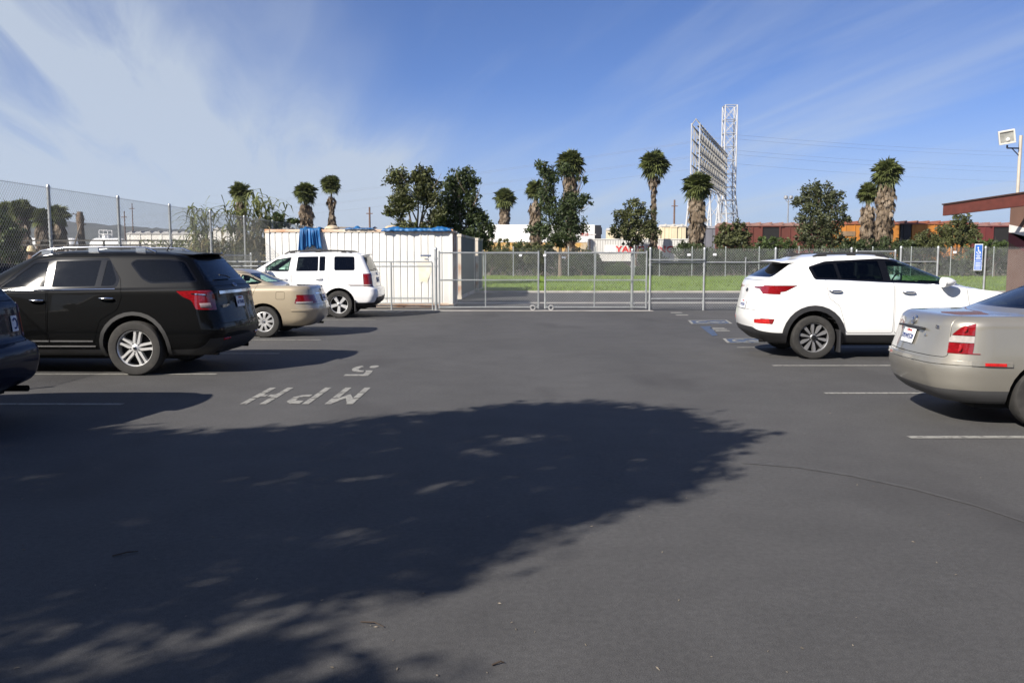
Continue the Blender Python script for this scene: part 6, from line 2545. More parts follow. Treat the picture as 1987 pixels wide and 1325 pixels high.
def hills():
    rng = np.random.default_rng(9)
    crest = curve([(-900, 418), (-400, 424), (0, 430), (120, 428), (200, 434), (300, 441), (400, 448), (500, 458), (600, 471), (720, 486), (900, 499)])
    n, k = 220, 14
    V = []
    Y0, Y1 = 2300., 3600.
    pxs = np.linspace(-900, 900, n)
    noise = np.convolve(rng.normal(0, 1, n + 20), np.ones(7) / 7, 'same')[:n]
    for j in range(k):
        v = j / (k - 1)
        Y = Y0 + (Y1 - Y0) * v
        for i, px in enumerate(pxs):
            x = (px - CX) / FPX * 3000 * (.85 + .3 * v)
            zc = (500 - float(crest(px))) / FPX * 3000 + CAM_H
            b = math.sin(min(1, v / .62) * math.pi / 2) if v < .62 else math.cos((v - .62) / .38 * math.pi / 2)
            V.append((x, Y, max(-2, zc * b + (noise[i] * 4 + rng.normal(0, 2.2)) * b * (zc > 8)) - 2))
    F = [(j * n + i, j * n + i + 1, (j + 1) * n + i + 1, (j + 1) * n + i) for j in range(k - 1) for i in range(n - 1)]
    link('hills', npmesh(V, np.array(F)), pm('hill_scrub', (.05, .052, .042), rough=.95, var=.45, scale=.012, dirt=(.30, .27, .24), dscale=.03, dlo=.66, dhi=.74), smooth=True, kind='structure')


hills()


# =================================================================== steel frames, poles and wires
def lattice():
    white = pm('steel_white', (.45, .455, .465), rough=.55, var=.12, scale=.6)
    grey = pm('steel_weathered', (.30, .29, .265), rough=.65, var=.2, scale=.6)
    # tower
    Y = 168.0
    xc = at(1416.5, 210, Y)[0]
    zt = at(1416, 206, Y)[1]
    t = thing('lattice_tower', 'tall slender white lattice tower right of the billboard frame', 'tower', (xc, Y, 0))

    def hw(z):
        return 1.15 if z > 14 else 1.15 + (14 - z) * .10
    for sx in (-1, 1):
        for sy in (-1, 1):
            mb = MB()
            mb.tube([(sx * hw(z), sy * hw(z), z) for z in (0, 7, 14, zt)], .13, 6)
            mb.build('leg', white, t)
    zs = list(np.arange(0, zt - .5, 2.55)) + [zt]
    mb = MB()
    for a, b in zip(zs[:-1], zs[1:]):
        for (x1, y1, x2, y2) in ((-1, -1, 1, -1), (1, -1, 1, 1), (1, 1, -1, 1), (-1, 1, -1, -1)):
            A, B = hw(a), hw(b)
            mb.tube([(x1 * A, y1 * A, a), (x2 * B, y2 * B, b)], .055, 4)
            mb.tube([(x2 * A, y2 * A, a), (x1 * B, y1 * B, b)], .055, 4)
            mb.tube([(x1 * B, y1 * B, b), (x2 * B, y2 * B, b)], .075, 4)
    mb.build('bracing', white, t, kind='stuff')
    # billboard frame, receding to the right
    YA, YB = 130.0, 166.0
    A, B = Vector((at(1349, 300, YA)[0], YA, 0)), Vector((at(1404, 300, YB)[0], YB, 0))
    d = (B - A)
    L = d.length
    t = thing('billboard_frame', 'bare steel billboard frame left of the lattice tower', 'billboard', A, math.atan2(d.y, d.x))
    zrow = [at(1349, y, YA)[1] for y in (243, 269, 295, 320, 345)]
    wd = .62
    nb = 14
    xs = np.linspace(0, L, nb)
    for x in xs:
        for s in (-1, 1):
            mb = MB()
            mb.tube([(x, s * wd, zrow[-1] - .3), (x, s * wd, zrow[0] + .3)], .09, 5)
            mb.build('upright', white if x == 0 else grey, t)
    for z in zrow:
        for s in (-1, 1):
            mb = MB()
            mb.box((L / 2, s * wd, z), (L, .10, .13))
            mb.build('beam', grey, t)
        mb = MB()
        mb.box((L / 2, -wd * .45, z - .1), (L, .30, .04))
        mb.build('catwalk', grey, t)
    mb = MB()
    for z1, z0 in zip(zrow[:-1], zrow[1:]):
        for i in range(nb - 1):
            for s in (-1, 1):
                mb.tube([(xs[i], s * wd, z0), (xs[i + 1], s * wd, z1)], .05, 4)
            mb.tube([(xs[i], -wd, z0), (xs[i], wd, z1)], .05, 4)
            # lamp brackets along each row
            mb.box((xs[i] + 1.2, -wd - .2, z1 - .55), (.22, .22, .32))
            mb.box((xs[i] + 2.3, -wd - .2, z1 - .6), (.2, .2, .3))
    mb.build('bracing', grey, t, kind='stuff')
    mb = MB()
    for x in (0, ):
        mb.tube([(x, -wd, zrow[0]), (x, 0, zrow[0] + .9), (x, wd, zrow[0])], .09, 5)
    mb.tube([(0, 0, zrow[0] + .9), (L, 0, zrow[0] + .5)], .09, 5)
    mb.build('ridge', grey, t)
    for x in (0.5, L * .33, L * .66, L - .5):
        for s in (-1, 1):
            mb = MB()
            mb.tube([(x - 1.0, s * 1.6, 0), (x, s * wd, zrow[-1])], .15, 6)
            mb.build('leg', white, t)
        mb = MB()
        for k in range(5):
            a, b = k / 5, (k + 1) / 5
            f = lambda q, s: (x - 1.0 + q, s * (1.6 - (1.6 - wd) * q), zrow[-1] * q)
            mb.tube([f(a, -1), f(b, 1)], .06, 4)
            mb.tube([f(a, 1), f(b, -1)], .06, 4)
        mb.build('leg_bracing', white, t, kind='stuff')
    # wires
    wm = pm('wire_dark', (.20, .20, .22), rough=.7)
    wt = Vector((xc, Y, 0))
    for i, (yt, yl, yr) in enumerate(((262, 452, 292), (268, 455, 300), (292, 462, 322), (298, 464, 332), (318, 470, 350))):
        a = Vector((*(lambda q: (q[0], 420.))(at(-150, yl, 420)), at(-150, yl, 420)[1]))
        m_ = Vector((xc + (-1.2 if i % 2 else 1.2), Y, at(1416, yt, Y)[1]))
        b = Vector((at(2300, yr, 300)[0], 300., at(2300, yr, 300)[1]))
        pts = []
        for p, q, sag in ((a, m_, 3.0), (m_, b, 2.0)):
            for s in np.linspace(0, 1, 16)[(1 if pts else 0):]:
                v = p.lerp(q, s)
                v.z -= sag * 4 * s * (1 - s)
                pts.append(v)
        mb = MB()
        mb.tube(pts, .014, 4)
        tag(mb.build('power_line', wm), ['highest', 'second highest', 'middle', 'second lowest', 'lowest'][i] + ' thin power line strung across the sky to the tower', 'wire', 'power lines')
    # poles
    wood = pm('pole_wood', (.14, .085, .065), rough=.85, var=.25, scale=2)
    for px, py, Y_, lab in ((717, 402, 120, 'brown utility pole rising behind the container roof'), (1309, 388, 125, 'brown utility pole between the thin-trunked palm and the thick one'),
                            (256, 395, 150, 'thin dark mast beyond the left fence'), (241, 410, 130, 'short dark pole beside the second fence post')):
        x, z = at(px, py, Y_)
        t = thing('utility_pole', lab, 'pole', (x, Y_, 0), 0, 'poles in the distance')
        mb = MB()
        r = .16 if px > 600 else .10
        mb.tube([(0, 0, 0), (0, 0, z)], [r, r * .75], 8)
        mb.build('shaft', wood, t, auto=50)
        mb = MB()
        mb.box((0, -.12, z - .9), (.9, .1, .12))
        if px == 717:
            mb.box((0, -.12, at(717, 444, Y_)[1]), (1.8, .1, .12))
        mb.build('crossarm', wood, t, kind='stuff')
    x, z = at(1530, 386, 140)
    t = thing('street_light', 'twin-headed street light left of the tall dark tree', 'lamp', (x, 140, 0))
    m = pm('lamp_grey', (.22, .23, .25), rough=.5)
    mb = MB()
    mb.tube([(0, 0, 0), (0, 0, z)], [.14, .09], 8)
    mb.build('pole', m, t, auto=50)
    for s in (-1, 1):
        mb = MB()
        mb.tube([(0, 0, z - .6), (s * .4, 0, z - .25), (s * .42, 0, z)], .05, 6)
        mb.lathe([(.001, z - .1), (.32, z), (.36, z + .3), (.25, z + .5), (.001, z + .55)], 12, 'z', (s * .42, 0, 0))
        mb.build('lamp_head', m, t, auto=50)


lattice()

# =================================================================== vegetation
def leaf_cards(C, Rr, n, size, rng, flat=.5, shell=.55):
    """n leaves spread through an ellipsoid clump; each leaf a folded rhombus"""
    d = rng.normal(0, 1, (n, 3))
    d /= np.linalg.norm(d, axis=1, keepdims=True)
    r = rng.random(n)[:, None] ** shell
    P = np.asarray(C) + d * r * np.asarray(Rr)
    return P


def leaf_mesh(P, size, rng, aspect=.42, droop=.3):
    n = len(P)
    a = rng.normal(0, 1, (n, 3))
    a[:, 2] -= droop
    a /= np.linalg.norm(a, axis=1, keepdims=True)
    b = rng.normal(0, 1, (n, 3))
    b -= (b * a).sum(1, keepdims=True) * a
    b /= np.linalg.norm(b, axis=1, keepdims=True)
    s = size * rng.uniform(.6, 1.3, (n, 1))
    nn = np.cross(a, b)
    V = np.stack([P - a * s * .5, P + b * s * aspect * .5 + nn * s * .06, P + a * s * .5, P - b * s * aspect * .5 + nn * s * .06], 1)
    return V.reshape(-1, 3), np.arange(4 * n).reshape(-1, 4)


def crown_points(blobs, n, rng, clump=.30, per=26):
    """blobs: (x,y,z,rx,ry,rz). Leaves gather in small clumps lying mostly near the blob surface"""
    vol = np.array([b[3] * b[5] for b in blobs])
    out = []
    for b, w in zip(blobs, vol / vol.sum()):
        m = max(2, int(n * w / per))
        d = rng.normal(0, 1, (m, 3))
        d /= np.linalg.norm(d, axis=1, keepdims=True)
        r = rng.random((m, 1)) ** .4
        c = np.array(b[:3]) + d * r * np.array(b[3:])
        k = rng.normal(0, 1, (m, per, 3)) * clump * .5 * min(b[3], b[5])
        out.append((c[:, None, :] + k).reshape(-1, 3))
    return np.concatenate(out)


def limbs(mb, base, tops, r0, rng, split=.45):
    """trunk that forks into limbs reaching the blob centres"""
    base = Vector(base)
    cen = sum((Vector(t) for t in tops), Vector()) / len(tops)
    fork = base.lerp(Vector((cen.x * .5 + base.x * .5, cen.y * .5 + base.y * .5, cen.z)), split)
    mid = base.lerp(fork, .5) + Vector((rng.normal(0, .05), rng.normal(0, .05), 0))
    mb.tube([base - Vector((0, 0, .05)), base + Vector((0, 0, .15)), mid, fork], [r0 * 1.5, r0 * 1.1, r0 * .9, r0 * .72], 8)
    for tp in tops:
        tp = Vector(tp)
        k = fork.lerp(tp, .5) + Vector((rng.normal(0, .15), rng.normal(0, .15), .15))
        mb.tube([fork - (fork - mid) * .05, k, tp], [r0 * .55, r0 * .36, r0 * .12], 6)
        for _ in range(3):
            e = tp + Vector((rng.normal(0, .5), rng.normal(0, .5), rng.normal(.2, .35)))
            mb.tube([k.lerp(tp, .4), k.lerp(e, .7), e], [r0 * .22, r0 * .14, r0 * .05], 5)


M_BARK = pm('bark', (.17, .13, .10), rough=.9, var=.3, scale=5, bump=.5, bscale=25, stretch=(1, 1, .3))


def px_blobs(bl, Y, rng, dep=.8):
    out = []
    for px, py, rx, rz in bl:
        x, z = at(px, py, Y)
        k = Y / FPX
        out.append((x, Y + rng.uniform(-.3, .3) * rx * k, z, rx * k, rx * k * dep, rz * k))
    return out


def tree(label, base_px, Y, bl, n, size, mat, r0=.16, seed=1, cat='tree', group=None, name='tree', split=.45, per=26, clump=.3, z0=0.0):
    rng = np.random.default_rng(seed)
    bx = at(base_px, 500, Y)[0]
    t = thing(name, label, cat, (bx, Y, z0), 0, group)
    B = [(x - bx, y - Y, z - z0, rx, ry, rz) for x, y, z, rx, ry, rz in px_blobs(bl, Y, rng)]
    mb = MB()
    limbs(mb, (0, 0, 0), [b[:3] for b in B], r0, rng, split)
    mb.build('trunk', M_BARK, t, auto=60)
    P = crown_points(B, int(n * .78) if cat == 'tree' else n, rng, clump * .92, per)
    V, F = leaf_mesh(P, size, rng)
    link('crown', npmesh(V, F), mat, t)
    return t


L_DARK = leafmat('leaf_dark', (.050, .068, .026), .25)
L_OLIVE = leafmat('leaf_olive', (.082, .090, .034), .25)
L_MID = leafmat('leaf_mid', (.070, .10, .030), .3)
L_BROWN = leafmat('leaf_bronze', (.066, .074, .033), .25)


def trees():
    G = 'broadleaf trees around the lawn'
    tree('open-crowned green tree behind the left half of the container', 806, 50, [(775, 345, 24, 20), (822, 340, 22, 18), (790, 385, 32, 26), (835, 378, 26, 28), (768, 410, 20, 18), (785, 440, 24, 16), (845, 415, 22, 24), (812, 352, 18, 16), (830, 445, 20, 14)],
         9500, .24, L_OLIVE, .15, 1, group=G, clump=.42)
    tree('dark brownish tree behind the right end of the container', 898, 52, [(888, 350, 26, 22), (912, 345, 20, 18), (880, 385, 28, 28), (912, 385, 22, 24), (885, 420, 34, 26), (925, 420, 26, 22), (905, 455, 42, 22), (945, 455, 18, 24), (930, 480, 26, 18), (865, 440, 24, 18)],
         12500, .24, L_DARK, .17, 2, group=G, clump=.4)
    tree('slender dark tree entwined with two palms, above the double gate', 1087, 76, [(1050, 328, 14, 16), (1068, 345, 20, 22), (1062, 385, 24, 28), (1110, 395, 24, 26), (1135, 390, 14, 12), (1082, 420, 34, 24), (1042, 445, 22, 14), (1085, 455, 38, 20), (1120, 440, 20, 20), (1085, 472, 22, 10), (1128, 345, 10, 12), (1095, 330, 14, 14)],
         13000, .30, L_DARK, .17, 3, group=G, split=.5, clump=.4)
    tree('round bushy tree in front of the lettered container', 1234, 80, [(1232, 405, 22, 18), (1212, 425, 24, 20), (1252, 425, 24, 22), (1205, 450, 20, 18), (1235, 450, 30, 20), (1264, 448, 18, 20), (1222, 470, 18, 9)],
         8500, .30, L_OLIVE, .13, 4, group=G, split=.35)
    tree('tall oval dark tree between the red-brown and orange boxcars', 1592, 80, [(1590, 375, 34, 24), (1568, 395, 26, 28), (1615, 395, 26, 28), (1570, 430, 28, 28), (1605, 430, 32, 28), (1636, 425, 14, 14), (1590, 462, 42, 22), (1620, 470, 24, 16), (1560, 470, 22, 18)],
         13000, .30, L_BROWN, .17, 5, group=G, split=.3)
    tree('low rounded bushy tree right of the thick palm', 1420, 80, [(1422, 440, 24, 15), (1405, 460, 20, 20), (1440, 460, 18, 20), (1422, 472, 34, 20)],
         5500, .30, L_OLIVE, .12, 6, group=G, split=.25)
    tree('rounded bush under the end of the red roof fascia', 1857, 80, [(1862, 432, 26, 18), (1840, 448, 24, 20), (1880, 448, 20, 20), (1855, 462, 40, 20)],
         6500, .30, L_OLIVE, .12, 7, group=G, split=.25)
    tree('distant green tree behind the reeds', 545, 95, [(540, 428, 22, 14), (565, 432, 16, 12), (520, 432, 16, 12)], 2600, .40, L_MID, .12, 8, group=G, split=.4)
    # shrubs along the lawn fence
    S = 'shrubs along the far edge of the lawn'
    sh = [('ivy-grey hedge bush at the left end of the lawn', 950, 76, [(945, 505, 22, 24), (965, 490, 22, 16), (985, 505, 24, 28)], L_OLIVE),
          ('tall olive hedge bush beside the far container', 1015, 77, [(1010, 485, 26, 18), (1035, 500, 26, 28), (1005, 510, 26, 24), (975, 472, 16, 10)], L_OLIVE),
          ('olive bush with loose top left of the slender tree', 1055, 78, [(1048, 485, 20, 14), (1062, 505, 18, 24)], L_OLIVE),
          ('round black-green shrub under the lettered container', 1128, 76, [(1130, 505, 28, 26), (1108, 515, 18, 16), (1150, 512, 18, 20)], L_DARK),
          ('bright green weed clump on the lawn edge below the lettered container', 1195, 75, [(1190, 524, 22, 10), (1205, 516, 14, 8)], L_MID),
          ('dark shrub behind the gate post', 1262, 77, [(1265, 505, 20, 24), (1250, 500, 12, 14)], L_DARK),
          ('dark egg-shaped shrub topping the fence right of the gates', 1326, 77, [(1325, 485, 20, 18), (1322, 512, 30, 24), (1348, 508, 20, 24)], L_DARK),
          ('ragged shrub below the thick palm', 1385, 77, [(1380, 505, 24, 26), (1405, 500, 20, 22)], L_DARK),
          ('dark hedge bush left of the crossover roof', 1450, 77, [(1445, 500, 28, 26), (1475, 498, 20, 22)], L_DARK),
          ('yellowish weedy bush before the red-brown boxcar', 1500, 77, [(1490, 470, 26, 10), (1520, 478, 26, 16), (1500, 490, 30, 16)], L_MID),
          ('dark bush in front of the orange boxcar', 1660, 77, [(1655, 475, 24, 14), (1680, 480, 26, 18), (1640, 485, 22, 16)], L_DARK),
          ('low dark bush at the feet of the twin palms', 1730, 77, [(1725, 478, 30, 16), (1760, 482, 26, 16)], L_DARK),
          ('olive bush left of the rounded bush by the building', 1795, 77, [(1795, 465, 26, 16), (1810, 480, 30, 16)], L_OLIVE),
          ('weedy bush with yellow tops beside the building', 1930, 77, [(1925, 472, 26, 10), (1900, 482, 30, 16), (1950, 485, 26, 16)], L_MID)]
    for i, (lab, px, Y, bl, m) in enumerate(sh):
        tree(lab, px, Y, bl, 3000, .26, m, .08, 30 + i, 'shrub', S, 'shrub', .3)
    rng = np.random.default_rng(77)
    # ivy and brush behind the lawn fence: one dark mass
    P = np.stack([rng.uniform(-4, 52, 26000), rng.uniform(76.5, 79.5, 26000), 2.35 * rng.random(26000) ** .7], 1)
    P[:, 2] *= np.where((P[:, 0] > 4.6) & (P[:, 0] < 15.5), .38, 1.0)
    P[:, 2] *= 1 + .25 * np.sin(P[:, 0] * .9) + .15 * np.sin(P[:, 0] * 2.3)
    V, F = leaf_mesh(P, .30, rng)
    tag(link('undergrowth', npmesh(V, F), L_DARK), 'dark undergrowth massed behind the lawn fence', 'undergrowth', kind='stuff')
    P = np.stack([rng.uniform(-75, -12, 16000), rng.uniform(43, 50, 16000), 1.0 + 1.1 * rng.random(16000) ** .8], 1)
    P[:, 2] += .15 * np.sin(P[:, 0] * .7)
    V, F = leaf_mesh(P, .20, rng)
    tag(link('dry_brush', npmesh(V, F), leafmat('dry_brush', (.085, .06, .042), .1)), 'brown dry brush on the embankment beyond the left fence', 'brush', kind='stuff')


trees()


# ------------------------------------------------------------------ palms
L_PALM = leafmat('palm_green', (.115, .135, .045), .25, .3)
L_DEADPALM = leafmat('palm_dead', (.15, .112, .075), .1, .4)
M_PTRUNK = pm('palm_trunk', (.16, .12, .09), rough=.95, var=.3, scale=4, bump=.6, bscale=14, stretch=(1, 1, 3))


def fronds(o, el, az, stem, fan, rng, nb=13, spread=1.9, droop=.35):
    """fan leaves: o (n,3) start, el/az direction, arrays; returns verts, tris"""
    n = len(el)
    d = np.stack([np.cos(el) * np.cos(az), np.cos(el) * np.sin(az), np.sin(el)], 1)
    up = np.array([0, 0, 1.])
    s = np.cross(d, up)
    s /= np.linalg.norm(s, axis=1, keepdims=True) + 1e-9
    # roll the fan a little
    u = np.cross(s, d)
    roll = rng.uniform(-.6, .6, (n, 1))
    s, u = s * np.cos(roll) + u * np.sin(roll), u * np.cos(roll) - s * np.sin(roll)
    hub = o + d * stem[:, None]
    V, F = [], []
    base = 0
    w = .022
    A = np.stack([o - s * w, o + s * w, hub + s * w, hub - s * w], 1)
    V.append(A.reshape(-1, 3))
    q = np.arange(4 * n).reshape(-1, 4)
    F.append(np.stack([q[:, 0], q[:, 1], q[:, 2]], 1))
    F.append(np.stack([q[:, 0], q[:, 2], q[:, 3]], 1))
    base = 4 * n
    for k in range(nb):
        a = (k / (nb - 1) - .5) * 2 * spread
        L = fan * (1 - .28 * abs(a) / spread) * rng.uniform(.85, 1.1, n)
        dirn = d * math.cos(a) + s * math.sin(a)
        tip = hub + dirn * L[:, None]
        tip[:, 2] -= droop * L * rng.uniform(.5, 1.3, n)
        mid = hub + dirn * (L * .55)[:, None]
        mid[:, 2] -= droop * L * .18
        pw = (np.cross(dirn, u)) * (fan * .075)[:, None]
        B = np.stack([hub, mid - pw, tip, mid + pw], 1)
        V.append(B.reshape(-1, 3))
        q = base + np.arange(4 * n).reshape(-1, 4)
        F.append(np.stack([q[:, 0], q[:, 1], q[:, 2]], 1))
        F.append(np.stack([q[:, 0], q[:, 2], q[:, 3]], 1))
        base += 4 * n
    return np.concatenate(V), np.concatenate(F)


def palm(label, px, top, Y, cw, skirt, seed, live=62, group='fan palms along the railway', zbase=0.0, lean=0.0, trunk_r=.28):
    """cw: crown width in metres; skirt: (py, half width m) of the dead-frond sleeve, top down, [] for none"""
    rng = np.random.default_rng(seed)
    x, zt = at(px, top, Y)
    t = thing('fan_palm', label, 'palm tree', (x, Y, zbase), 0, group)
    R_ = cw / 2
    zc = zt - R_ * .95 - zbase
    mb = MB()
    mb.tube([(lean * zc, 0, 0), (lean * zc * .6, 0, zc * .4), (0, 0, zc * .8), (0, 0, zc)], [trunk_r * 1.25, trunk_r, trunk_r * .85, trunk_r * .7], 9)
    mb.build('trunk', M_PTRUNK, t, auto=60)
    live = int(live * 1.5)
    R_ *= 1.18
    el = np.concatenate([rng.uniform(.0, 1.4, live // 2), rng.uniform(-1.05, .2, live - live // 2)])
    az = rng.uniform(0, 6.283, live)
    st = R_ * rng.uniform(.32, .50, live) * np.where(el < 0, .9, 1)
    fa = R_ * rng.uniform(.48, .64, live)
    V, F = fronds(np.tile([0, 0, zc], (live, 1)) + rng.normal(0, .06, (live, 3)), el, az, st, fa, rng)
    link('crown', npmesh(V, F), L_PALM, t)
    if skirt:
        Vs, Fs, b = [], [], 0
        zs = [at(px, py + (8 if i == 0 else 0), Y)[1] - zbase for i, (py, _) in enumerate(skirt)]
        ws = [w * (.85 if i == 0 else 1.08) for i, (_, w) in enumerate(skirt)]
        area = sum((zs[i] - zs[i + 1]) * (ws[i] + ws[i + 1]) for i in range(len(zs) - 1))
        n = int(150 + 42 * area)
        z = rng.uniform(zs[-1], zs[0], n)
        w = np.interp(z, zs[::-1], ws[::-1])
        az = rng.uniform(0, 6.283, n)
        rr = w * rng.uniform(.35, .70, n)
        o = np.stack([rr * np.cos(az) + lean * (zc - z), rr * np.sin(az), z + .35], 1)
        V, F = fronds(o, rng.uniform(-1.55, -1.15, n), az + rng.normal(0, .5, n), rng.uniform(.1, .25, n), rng.uniform(.35, .7, n), rng, nb=7, spread=.6, droop=.3)
        link('dead_frond_skirt', npmesh(V, F), L_DEADPALM, t)
    return t


def palms():
    palm('shaggy palm left of the reeds and the container', 466, 351, 90, 2.35, [(385, .75), (420, .6), (470, .55), (520, .5)], 1)
    palm('broad palm with a straight brown skirt left of the slim hourglass one', 592, 352, 95, 2.55, [(392, .95), (420, .95), (440, .85), (500, .7)], 2)
    palm('slim hourglass palm with a bare waist above the container', 642, 338, 95, 2.3, [(378, .75), (398, .5), (402, .15), (414, .12), (418, .3), (444, .6), (480, .6)], 3, trunk_r=.12)
    palm('short pale-skirted palm behind the white refrigerated container', 979, 364, 118, 3.1, [(395, 1.0), (420, .9), (440, .85), (480, .8)], 4)
    palm('shorter of the two palms beside the slender dark tree', 1040, 347, 95, 2.4, [(385, .9), (420, .85), (440, .8), (480, .7)], 5)
    palm('taller of the two palms rising out of the slender dark tree', 1107, 289, 90, 3.1, [(335, .95), (370, .85), (420, .75), (500, .6)], 6, 75)
    palm('tall thin-trunked palm with a wine-glass skirt left of the billboard frame', 1270, 289, 98, 3.4, [(328, 1.15), (350, .8), (368, .35), (374, .15), (430, .16), (436, .35), (462, .5), (490, .5)], 7, 75, trunk_r=.14)
    palm('thickest palm with a shaggy grey skirt in front of the billboard frame', 1354, 332, 84, 2.9, [(372, 1.05), (400, 1.0), (430, .95), (470, .8), (500, .5)], 8, 75)
    palm('smaller left palm of the leaning pair near the building', 1686, 353, 92, 2.4, [(395, .9), (420, 1.0), (440, 1.0), (480, .8)], 9)
    palm('taller right palm of the pair near the building', 1722, 306, 86, 3.0, [(352, 1.15), (390, 1.1), (430, 1.05), (465, .85), (495, .5)], 10, 75)
    palm('leftmost dark palm seen through the tall fence', 12, 388, 60, 1.75, [(420, .5), (470, .5)], 11, 50)
    palm('second dark palm through the tall fence, taller than its neighbours', 40, 384, 58, 1.7, [(415, .55), (470, .5)], 12, 50)
    palm('squat dark palm through the fence, left of the first post', 80, 403, 58, 1.6, [(428, .55), (455, .5), (485, .35)], 13, 50)
    palm('dark palm half hidden by the first fence post', 112, 396, 62, 1.6, [(425, .5), (470, .45)], 14, 50)
    # a dead, crownless stump with a leaning prop
    Y = 60.0
    x, z = at(155, 411, Y)
    t = thing('palm_stump', 'dead crownless palm stump between the first two fence posts', 'palm tree', (x, Y, 0))
    rng = np.random.default_rng(20)
    mb = MB()
    mb.tube([(.1, 0, 0), (.05, 0, z * .5), (0, 0, z - .9), (0, 0, z - .5), (0, 0, z)], [.26, .24, .22, .28, .18], 9)
    mb.build('trunk', M_PTRUNK, t, auto=60)
    n = 34
    V, F = fronds(np.stack([rng.normal(0, .08, n), rng.normal(0, .08, n), rng.uniform(z - .9, z, n)], 1), rng.uniform(-1.2, .9, n), rng.uniform(0, 6.28, n), rng.uniform(.05, .15, n), rng.uniform(.12, .3, n), rng, nb=5, spread=.6)
    link('frond_stubs', npmesh(V, F), L_DEADPALM, t)
    xa, za = at(142, 484, Y - 4)
    xb, zb = at(157, 434, Y - 4)
    mb = MB()
    mb.tube([(xa - .4, Y - 4, za - 1.6), (xa, Y - 4, za), (xb, Y - 4, zb)], .05, 6)
    tag(mb.build('leaning_pole', pm('pole_grey_wood', (.22, .19, .16), rough=.9)), 'grey pole leaning beside the dead palm stump', 'pole')


palms()


# ------------------------------------------------------------------ reeds and the left thicket
def reed(label, px, Y, tops, seed, group='giant reeds behind the left fence', zb=0.0, green=True, nleaf=15, wl=.07):
    """a clump of canes; tops: (px, py) of each cane's tip"""
    rng = np.random.default_rng(seed)
    x0 = at(px, 500, Y)[0]
    t = thing('giant_reed', label, 'reed', (x0, Y, zb), 0, group)
    V, F = [], []
    for (tx, ty) in tops:
        x, z = at(tx, ty, Y)
        a = Vector((rng.normal(0, .25), rng.normal(0, .3), 0))
        b = Vector((x - x0, rng.normal(0, .4), z - zb))
        mb = MB()
        m = a.lerp(b, .6)
        m.x = a.x + (b.x - a.x) * .4
        pts = [a, m, b]
        mb.tube(pts, [.022, .018, .006], 5)
        mb.build('cane', pm('cane', (.20, .19, .08), rough=.7, var=.25), t)
        for i in range(int(nleaf * 1.7)):
            s = rng.uniform(.25, 1.0)
            p = (a.lerp(m, s / .6) if s < .6 else m.lerp(b, (s - .6) / .4))
            az = rng.uniform(0, 6.283)
            L = rng.uniform(.45, .95)
            e = rng.uniform(.5, 1.25)
            d = Vector((math.cos(az), math.sin(az), 0))
            sd = Vector((-d.y, d.x, 0)) * wl * .5
            c1 = p + d * L * .45 * math.cos(e) + Vector((0, 0, L * .5 * math.sin(e)))
            c2 = p + d * L * (.75) + Vector((0, 0, L * (.55 * math.sin(e) - .12)))
            c3 = p + d * L * 1.05 + Vector((0, 0, L * (.35 * math.sin(e) - .45 * rng.random())))
            k = len(V)
            V += [p - sd * .4, p + sd * .4, c1 - sd, c1 + sd, c2 - sd * .8, c2 + sd * .8, c3, c3 + sd * .05]
            F += [(k, k + 1, k + 3, k + 2), (k + 2, k + 3, k + 5, k + 4), (k + 4, k + 5, k + 7, k + 6)]
    link('leaves', npmesh([tuple(v) for v in V], np.array(F)), leafmat('reed_leaf', (.17, .19, .075), .4) if green else leafmat('reed_leaf_dry', (.24, .20, .11), .3), t)


def reeds():
    reed('bent reed clump between the third and fourth fence posts', 392, 31, [(362, 408), (372, 418), (388, 404), (400, 415), (380, 432)], 1, nleaf=20)
    reed('thin reed clump behind the fourth fence post', 408, 31.5, [(402, 405), (412, 420), (425, 416), (398, 440)], 2)
    reed('pale reed clump just left of the shaggy palm', 446, 31.2, [(432, 392), (445, 405), (440, 430), (450, 418)], 3)
    reed('tall upright reed clump right of the shaggy palm', 498, 32.5, [(500, 376), (495, 385), (508, 395), (488, 400), (512, 388)], 4, nleaf=24)
    reed('arching reed clump at the left corner of the container', 525, 33.5, [(517, 395), (532, 400), (548, 403), (540, 420), (522, 410)], 5, nleaf=20)
    reed('drooping reed clump behind the far left fence post', 476, 32.0, [(470, 400), (480, 395), (462, 420), (486, 415)], 6, nleaf=20)
    reed('dry straw-coloured reed clump low beside the container', 505, 31.5, [(500, 430), (512, 440), (490, 445), (485, 460)], 7, green=False)
    reed('dry reed clump leaning left behind the tan sedan', 415, 30.5, [(405, 455), (425, 460), (398, 470)], 8, green=False)
    rng = np.random.default_rng(12)
    P = np.concatenate([np.stack([rng.uniform(-13.5, -9.6, 7000), rng.uniform(30.5, 36, 7000), 2.3 * rng.random(7000) ** .8], 1)])
    V, F = leaf_mesh(P, .16, rng, .25)
    tag(link('weeds', npmesh(V, F), leafmat('weed_leaf', (.10, .115, .04), .3)), 'tangled weeds at the foot of the reeds', 'weeds', kind='stuff')
    tree('leafy green bush at the far left edge behind the fence', 8, 19.5, [(-25, 440, 40, 34), (12, 452, 28, 30), (5, 490, 40, 36), (-40, 500, 50, 40), (30, 500, 16, 26)], 7000, .12, L_MID, .05, 50, 'shrub', None, 'shrub', .3)


reeds()


